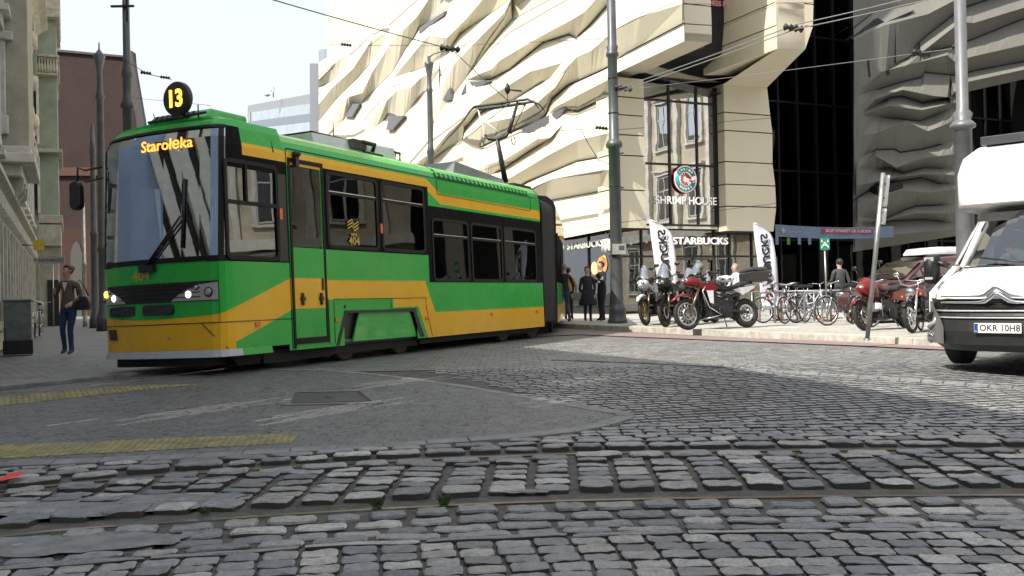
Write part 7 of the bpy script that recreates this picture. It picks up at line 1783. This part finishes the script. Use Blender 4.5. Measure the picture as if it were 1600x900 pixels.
    mb = MB(); mb.prism([(-1.05, -.78, 1.24), (-1.05, -.45, 1.24), (-1.2, -.5, 1.27), (-1.2, -.78, 1.27)], (0, 0, .005)); mb.build('paper', paint_w, root)
    mb = MB(); mb.torus((-1.62, .42, 1.2), (1, 0, .5), .19, .016, 22, 6); mb.build('steering_wheel', black, root)
    mb = MB(); mb.prism([(-1.60, -.78, 1.96), (-1.60, .78, 1.96), (-1.50, .80, 1.84), (-1.50, -.80, 1.84)], (-.02, 0, 0)); mb.build('sun_visor', black, root)
    for x_ in (-.98, -5.0):
        for s_ in (-1, 1):
            mb = MB(); mb.lathe([(.22, 0), (.30, .0), (.34, -.03), (.34, -.2), (.3, -.22)], (x_, s_ * .93, .34), (0, s_, 0), 28); w_ = mb.build('wheel', rubber, root); mb = MB(); mb.lathe([(.04, .03), (.1, .03), (.2, .0), (.22, -.03)], (x_, s_ * .93, .34), (0, s_, 0), 24); mb.build('rim', steel, w_)
    mb = MB(); mb.box(-6.1, -.5, -.85, .85, .24, .55); mb.build('underbody', mat('underframe_black', (.015, .014, .013), .8), root)
    return root
mh = motorhome()
# ================================================================ bin and small signs on the left
P = gnd(29, 553, .02); P = Vector((P.x, P.y, .02)); t = thing('rubbish_bin', 'grey green metal bin on a dark base beside the tenement wall', 'bin', P, math.atan2(V2.y, V2.x))
mb = MB(); mb.box(-.24, .24, -.22, .22, .26, 1.02); mb.build('body', mat('bin_green_grey', (.13, .15, .14), .55, var=.3, vs=5), t, bevel=.02)
mb = MB(); mb.box(-.26, .26, -.24, .24, .0, .27); mb.build('base', black, t, bevel=.01); mb = MB(); mb.box(-.26, .26, -.24, .24, 1.02, 1.07); mb.build('lid', mat('bin_lid', (.10, .13, .13), .5), t, bevel=.02)
t = thing('notary_sign', 'small grey NOTARIUSZ sign on a thin post above the walking woman', 'sign', mw=frame(W(80, 407, 33.), V2 * .6 + Vector((.4, 0, 0)), (0, 0, 1)))
mb = MB(); mb.box(-.42, .42, -.12, .12, -.01, .01); mb.build('plate', mat('plate_grey', (.30, .31, .32), .6), t); mb = MB(); addtext(mb, 'NOTARIUSZ', Matrix.Translation((0, 0, .012)), .15, 0, .002, .002, .95); mb.build('lettering', black, t)
mb = MB(); mb.tube([(.05, -.12, 0), (.05, -2.3, 0)], .02, 6); mb.build('post', steel, t)
t = thing('wall_sign', 'small yellow sign projecting from the tenement wall', 'sign', mw=frame(W(62, 383, 30.), V2, (0, 0, 1))); mb = MB(); mb.box(-.18, .12, -.16, .16, -.02, .02); mb.build('plate', mat('sign_yellow', (.5, .38, .03), .6), t); mb = MB(); mb.tube([(-.5, 0, 0), (-.18, 0, 0)], .015, 6); mb.build('bracket', black, t)
# ================================================================ people
skin_c = (.52, .32, .24)
def person(label, loc, rot, H, J, cols, top_z, hair, cuff=.5, shoes=(.02, .02, .02), group=None, skirt=None, coat=None, sleeve=True, waist=.53, face=True, bulk=1., nohands=False):
    """one continuous skinned body; J gives the joints in metres for a 1.7 m figure (x right, y forward, z up)"""
    k = H / 1.7; root = thing('person', label, 'person', loc, rot, group); root.scale = (k, k, k)
    V = []; Eg = []; Rd = []
    def v(p, r, par=None):
        V.append(Vector(p)); Rd.append(r); i = len(V) - 1
        if par is not None: Eg.append((par, i))
        return i
    b = bulk; hip = Vector(J.get('hip', (0, 0, .92))); ch = Vector(J.get('chest', (0, .0, 1.28))); nk = ch + Vector(J.get('neck', (0, .0, .17)))
    p0 = v(hip, .135 * b); p1 = v(hip.lerp(ch, .5), .125 * b, p0); p2 = v(ch, .14 * b, p1); p2b = v(ch + Vector((0, 0, .09)), .11, p2); p3 = v(nk, .055, p2b)
    hd_ = nk + Vector(J.get('head', (0, .02, .09))); p4 = v(hd_, .078, p3); p5 = v(hd_ + Vector((0, .005, .07)), .092, p4); p6 = v(hd_ + Vector((0, -.005, .13)), .075, p5); v(hd_ + Vector((0, -.005, .17)), .035, p6)
    hands = []
    for s, sd in ((-1, 'L'), (1, 'R')):
        sh_ = ch + Vector((s * .175, 0, .085)); el = Vector(J['el' + sd]); ha = Vector(J['ha' + sd])
        a = v(sh_, .062 * b, p2b); a1 = v(sh_.lerp(el, .5) , .05 * b, a); a2 = v(el, .043 * b, a1); a3 = v(el.lerp(ha, .6), .036, a2); a4 = v(ha, .026, a3)
        d = (ha - el).normalized(); hd2 = ha + d * .05; a5 = v(hd2, .03, a4); hands.append((ha, d))
        if not nohands:
            sdv = d.cross(Vector((0, 1, .2))).normalized()
            if sdv.length < .1: sdv = Vector((1, 0, 0))
            nrm = d.cross(sdv)
            for f, (o_, l_) in enumerate(((-.028, .062), (-.010, .075), (.010, .072), (.028, .056))):
                q0 = hd2 + sdv * o_ + d * .028; f1 = v(q0, .0095, a5); f2 = v(q0 + d * l_ * .5 + nrm * .008, .0085, f1); v(q0 + d * l_ * .9 + nrm * .026, .007, f2)
            q0 = ha + d * .03 + sdv * -.035; f1 = v(q0, .011, a5); v(q0 + d * .045 - sdv * .02 + nrm * .015, .009, f1)
        hp = hip + Vector((s * .085, 0, -.06)); kn = Vector(J['kn' + sd]); an = Vector(J['an' + sd])
        l0 = v(hp, .098 * b, p0); l1 = v(hp.lerp(kn, .5), .082 * b, l0); l2 = v(kn, .058, l1); l3 = v(kn.lerp(an, .35), .056, l2); l4 = v(an, .038, l3)
        td = Vector(J.get('to' + sd, (0, .15, -.05))); l5 = v(an + Vector((0, -.03, -.035)), .036, l4); l6 = v(an + td * .6, .038, l4); v(an + td, .026, l6)
    me = bpy.data.meshes.new('body'); me.from_pydata([tuple(q) for q in V], Eg, []); o = bpy.data.objects.new('body', me); COL.objects.link(o)
    sm = o.modifiers.new('skin', 'SKIN'); sm.use_smooth_shade = True
    for i, q in enumerate(me.skin_vertices[0].data): q.radius = (Rd[i], Rd[i] * (.78 if i in (p0, p1, p2, p2b) else 1.)); q.use_root = (i == 0)
    if b: 
        for i in (p0, p1, p2): me.skin_vertices[0].data[i].radius = (Rd[i] * 1.12, Rd[i] * .8)
    ss = o.modifiers.new('sub', 'SUBSURF'); ss.levels = 1; ss.render_levels = 1
    dg_ = bpy.context.evaluated_depsgraph_get(); nm = bpy.data.meshes.new_from_object(o.evaluated_get(dg_)); bpy.data.objects.remove(o)
    ms = [mat('skin_tone', skin_c, .5, var=.05)] + [mat('cloth_%s_%d' % (n_, abs(hash(c)) % 99999), c, .85, var=.25, vs=18, bmp=.3, bs=70) for n_, c in zip(('top', 'legs', 'shoe'), (cols[0], cols[1], shoes))]
    nm.materials.clear()
    for m_ in ms: nm.materials.append(m_)
    nz = nk.z
    for f in nm.polygons:
        c = f.center; idx = 1
        dh = min((c - (h_ + d_ * .05)).length for h_, d_ in hands); dm = min((c - h_).dot(d_) for h_, d_ in hands if (c - h_).length < .3) if any((c - h_).length < .3 for h_, d_ in hands) else -1
        if c.z > nz + top_z: idx = 0
        elif any((c - h_).dot(d_) > -.01 and (c - h_).length < .22 and (c - h_ - d_ * (c - h_).dot(d_)).length < .075 for h_, d_ in hands): idx = 0
        elif c.z < .095: idx = 3
        elif c.z < hip.z + waist - .53 and abs(c.x - hip.x) < .24 + (0 if c.z < .6 else 0) and not any((c - h_).length < .12 for h_, d_ in hands): idx = 2
        f.material_index = idx; f.use_smooth = True
    ob = bpy.data.objects.new('body', nm); COL.objects.link(ob); ob.parent = root
    hc = hd_ + Vector((0, 0, .075)); R90 = Matrix.Translation(hc) @ Matrix.Rotation(J.get('turn', 0), 4, 'Z')
    mb = MB(); mb.ell((0, -.022, .03), .098, .108, .105, 0, 14, 10, M=R90)
    mb.v = [q if (R90.inverted() @ q).y < .052 or (R90.inverted() @ q).z > .065 else q + (R90.to_3x3() @ Vector((0, -.055, 0))) for q in mb.v]
    if hair == 'bun': mb.ell((0, -.12, .06), .05, .05, .05, 0, 10, 8, M=R90)
    if hair == 'long': mb.ell((0, -.07, -.07), .09, .05, .12, 0, 12, 8, M=R90)
    mb.build('hair', mat('hair_%s' % (hair or 'x'), {'bun': (.05, .03, .02), 'long': (.10, .05, .04), 'short': (.02, .015, .012), 'grey': (.3, .28, .26), 'red': (.09, .02, .025)}.get(hair, (.03, .02, .015)), .6, var=.3, vs=30), root)
    if face:
        mb = MB(); mb.hexa([R90 @ Vector(q) for q in ((-.011, .075, -.02), (.011, .075, -.02), (.013, .105, -.02), (-.013, .105, -.02), (-.007, .08, .03), (.007, .08, .03), (.006, .088, .028), (-.006, .088, .028))]); 
        for s in (-1, 1): mb.ell((s * .092, 0, 0), .012, .02, .03, n=8, m=6, M=R90)
        mb.build('nose_and_ears', ms[0], root)
        mb = MB()
        for s in (-1, 1): mb.ell((s * .032, .083, .025), .014, .008, .007, n=8, m=6, M=R90)
        mb.build('eyes', mat('eye_dark', (.02, .015, .012), .3, var=0), root)
        mb = MB(); mb.ell((0, .082, -.048), .024, .008, .006, n=8, m=6, M=R90); mb.build('mouth', mat('lips', (.3, .1, .08), .5, var=0), root)
    if skirt:
        mb = MB(); z0, z1, w0, w1, d0 = skirt[:5]; mb.loft([[Vector((hip.x + w_ * math.cos(a) * (1 + .04 * math.sin(5 * a)), hip.y + w_ * .72 * math.sin(a), z_)) for a in [2 * math.pi * i / 20 for i in range(20)]] for z_, w_ in ((z1, w1), ((z0 + z1) / 2, (w0 + w1) / 2 + .015), (z0 + .05, w0), (z0, w0 * .98))], cap=False)
        c_ = mb.build(skirt[5], mat('cloth_skirt_%d' % (abs(hash(skirt[6])) % 9999), skirt[6], .85, var=.2, vs=12, bmp=.3), root); so = c_.modifiers.new('s', 'SOLIDIFY'); so.thickness = .012
    return root
walk = dict(elL=(-.27, -.02, 1.10), haL=(-.24, .18, 1.02), elR=(.27, -.05, 1.08), haR=(.27, .02, .86), knL=(-.08, .12, .50), anL=(-.09, .10, .10), knR=(.09, .03, .50), anR=(.10, -.14, .12))
# walking woman on the left pavement
P = gnd(108, 555, .02); Jw = dict(elL=(-.26, .0, 1.11), haL=(-.16, .2, 1.00), elR=(.27, -.04, 1.10), haR=(.2, .12, 1.20), knL=(-.07, .08, .50), anL=(-.08, .05, .09), knR=(.09, .06, .50), anR=(.09, -.03, .10), head=(.0, .03, .085), turn=R_(-25))
wm = person('woman in brown cardigan and jeans walking on the left pavement', (P.x, P.y, .02), R_(178), 1.66, Jw, ((.13, .085, .075), (.025, .05, .12)), -.005, 'bun', shoes=(.10, .08, .06), bulk=.98)
mb = MB(); mb.prism([(-.05, .118, 1.40), (.05, .118, 1.40), (.0, .135, 1.22)], (0, .008, 0)); mb.build('white_neckline', mat('tee_white', (.6, .6, .62), .8), wm)
t = thing('shoulder_bag', 'dark blue bag on the arm of the woman in the brown cardigan', 'bag', (P.x + .29, P.y - .02, .02)); mb = MB(); mb.loft([[Vector((w_ * c_, .07 * c2, z_)) for c_, c2 in ((-1, -1), (1, -1), (1, 1), (-1, 1))] for z_, w_ in ((.84, .11), (.95, .13), (1.06, .11), (1.1, .07))]); mb.build('bag_body', mat('bag_navy', (.015, .02, .045), .5), t, bevel=.02); mb = MB(); mb.tube([(-.1, 0, 1.1), (-.14, 0, 1.3), (-.08, .02, 1.41), (.02, 0, 1.3), (.1, 0, 1.1)], .012, 6); mb.build('strap', black, t)
# woman in black with grey coat sleeves before the shop front
P = gnd(919, 503, KZ); wb_ = person('woman in a long black dress and grey jacket left of the dark pole', (P.x, P.y, KZ), R_(185), 1.65, dict(elL=(-.235, -.03, 1.08), haL=(-.20, .08, .84), elR=(.235, -.02, 1.08), haR=(.22, .04, .82), knL=(-.07, .08, .48), anL=(-.07, .07, .09), knR=(.08, .02, .49), anR=(.08, -.06, .10)), ((.025, .025, .028), (.02, .02, .03)), .0, 'red', bulk=1.12, skirt=(.52, 1.02, .27, .19, 0, 'long_tunic', (.012, .012, .014)))
t = thing('grey_handbag', 'grey handbag carried by the woman in the long black dress', 'handbag', (P.x - .30, P.y - .05, KZ)); mb = MB(); mb.box(-.14, .12, -.05, .05, .66, .9); mb.build('bag_body', mat('bag_grey', (.18, .18, .18), .6), t, bevel=.03); mb = MB(); mb.tube([(-.1, 0, .9), (-.03, 0, 1.12), (.06, 0, .9)], .01, 6); mb.build('strap', black, t)
# man in black standing by the pole, turned to the left
P = gnd(950, 503, KZ); ma_ = person('man in a black jacket holding a folded paper beside the dark pole', (P.x - .12, P.y + .5, KZ), R_(115), 1.80, dict(elL=(-.24, .04, 1.12), haL=(-.12, .22, 1.22), elR=(.25, .06, 1.12), haR=(.10, .24, 1.14), knL=(-.1, .04, .50), anL=(-.13, .02, .09), knR=(.1, .02, .50), anR=(.14, -.04, .09), head=(.0, .03, .085)), ((.015, .015, .017), (.015, .015, .018)), .0, 'short', bulk=1.05)
t = thing('folded_paper', 'white folded paper held by the man in the black jacket', 'paper', (P.x - .12, P.y + .3, KZ + 1.30), R_(20)); mb = MB(); mb.box(-.16, .14, -.012, .012, -.04, .04, M=Matrix.Rotation(R_(-38), 4, 'Y')); mb.build('sheet', mat('paper_white', (.7, .7, .68), .7), t)
# two passers-by next to the rear of the tram
P = gnd(884, 506, KZ); person('person in dark clothes seen from behind at the tram rear', (P.x, P.y + .4, KZ), R_(20), 1.72, dict(walk, knL=(-.10, .16, .50), anL=(-.10, .22, .11)), ((.012, .012, .015), (.03, .045, .09)), .0, 'grey', face=False)
P = gnd(891, 503, KZ); person('person in a tan jacket and dark trousers beside the tram rear', (P.x + .05, P.y + 1.6, KZ), R_(-15), 1.68, dict(elL=(-.27, .05, 1.10), haL=(-.2, .2, 1.0), elR=(.27, .0, 1.10), haR=(.25, .1, .88), knL=(-.09, .05, .50), anL=(-.09, -.02, .09), knR=(.09, .03, .50), anR=(.1, .06, .10)), ((.42, .26, .10), (.012, .012, .015)), .0, 'short', face=False, bulk=1.1)
# bald man sitting behind the top case, and the man with his back turned behind the rail
P = gnd(1163, 502, KZ); person('balding man in a pale shirt bending behind the red motorcycle top case', (P.x, P.y + .9, KZ), R_(110), 1.62, dict(elL=(-.25, .1, 1.05), haL=(-.2, .3, .98), elR=(.25, .1, 1.05), haR=(.2, .3, .98), knL=(-.1, .08, .48), anL=(-.1, .0, .09), knR=(.1, .04, .48), anR=(.1, -.04, .09), head=(.0, .05, .08)), ((.50, .55, .62), (.03, .03, .04)), .0, 'grey')
P = gnd(1346, 500, KZ); person('man in a dark grey jacket with his back turned behind the bicycle rail', (P.x + .05, P.y + 1.8, KZ), R_(10), 1.70, walk, ((.05, .055, .06), (.02, .02, .025)), .0, 'short', face=False, bulk=1.15)
# tram driver in a pale blue shirt and a motorhome driver
c = TM @ Vector((-.95, .25, 0)); sit = dict(hip=(0, 0, .75), chest=(0, .02, 1.1), elL=(-.27, .1, .92), haL=(-.2, .32, .95), elR=(.27, .1, .92), haR=(.2, .32, .95), knL=(-.13, .42, .72), anL=(-.13, .40, .28), knR=(.13, .42, .72), anR=(.13, .40, .28))
person('tram driver in a pale blue shirt behind the windscreen', (c.x, c.y, .72), yaw + math.pi, 1.7, sit, ((.25, .38, .6), (.02, .02, .03)), .0, 'short')
c = mh.matrix_world @ Vector((-1.95, .45, 0)); person('motorhome driver in a pale shirt behind the steering wheel', (c.x, c.y, .25), math.atan2(-math.cos(R_(47)), -math.sin(R_(47))) - math.pi / 2, 1.7, sit, ((.45, .45, .42), (.03, .03, .04)), .0, 'short')
c = mh.matrix_world @ Vector((-1.95, -.45, 0)); person('motorhome passenger in a light patterned top nearest the big mirror', (c.x, c.y, .25), math.atan2(-math.cos(R_(47)), -math.sin(R_(47))) - math.pi / 2, 1.62, dict(sit, haL=(-.02, .2, 1.2)), ((.30, .42, .40), (.03, .03, .04)), .0, 'long')

for s_, y_, lb, cc in ((3.0, .75, 'tram passenger in a dark red top behind the window with the number', (.14, .03, .03)), (4.55, .72, 'tram passenger in a grey top behind the second high window', (.16, .16, .17)), (8.15, .74, 'tram passenger in a pale top behind the middle low window', (.35, .33, .3))):
    c = TM @ Vector((-s_, y_ - .05, 0)); person(lb, (c.x, c.y, .62 if s_ < 5.4 else .12), yaw + math.pi, 1.66, sit, (cc, (.03, .03, .04)), .0, 'long' if s_ > 4 else 'short')
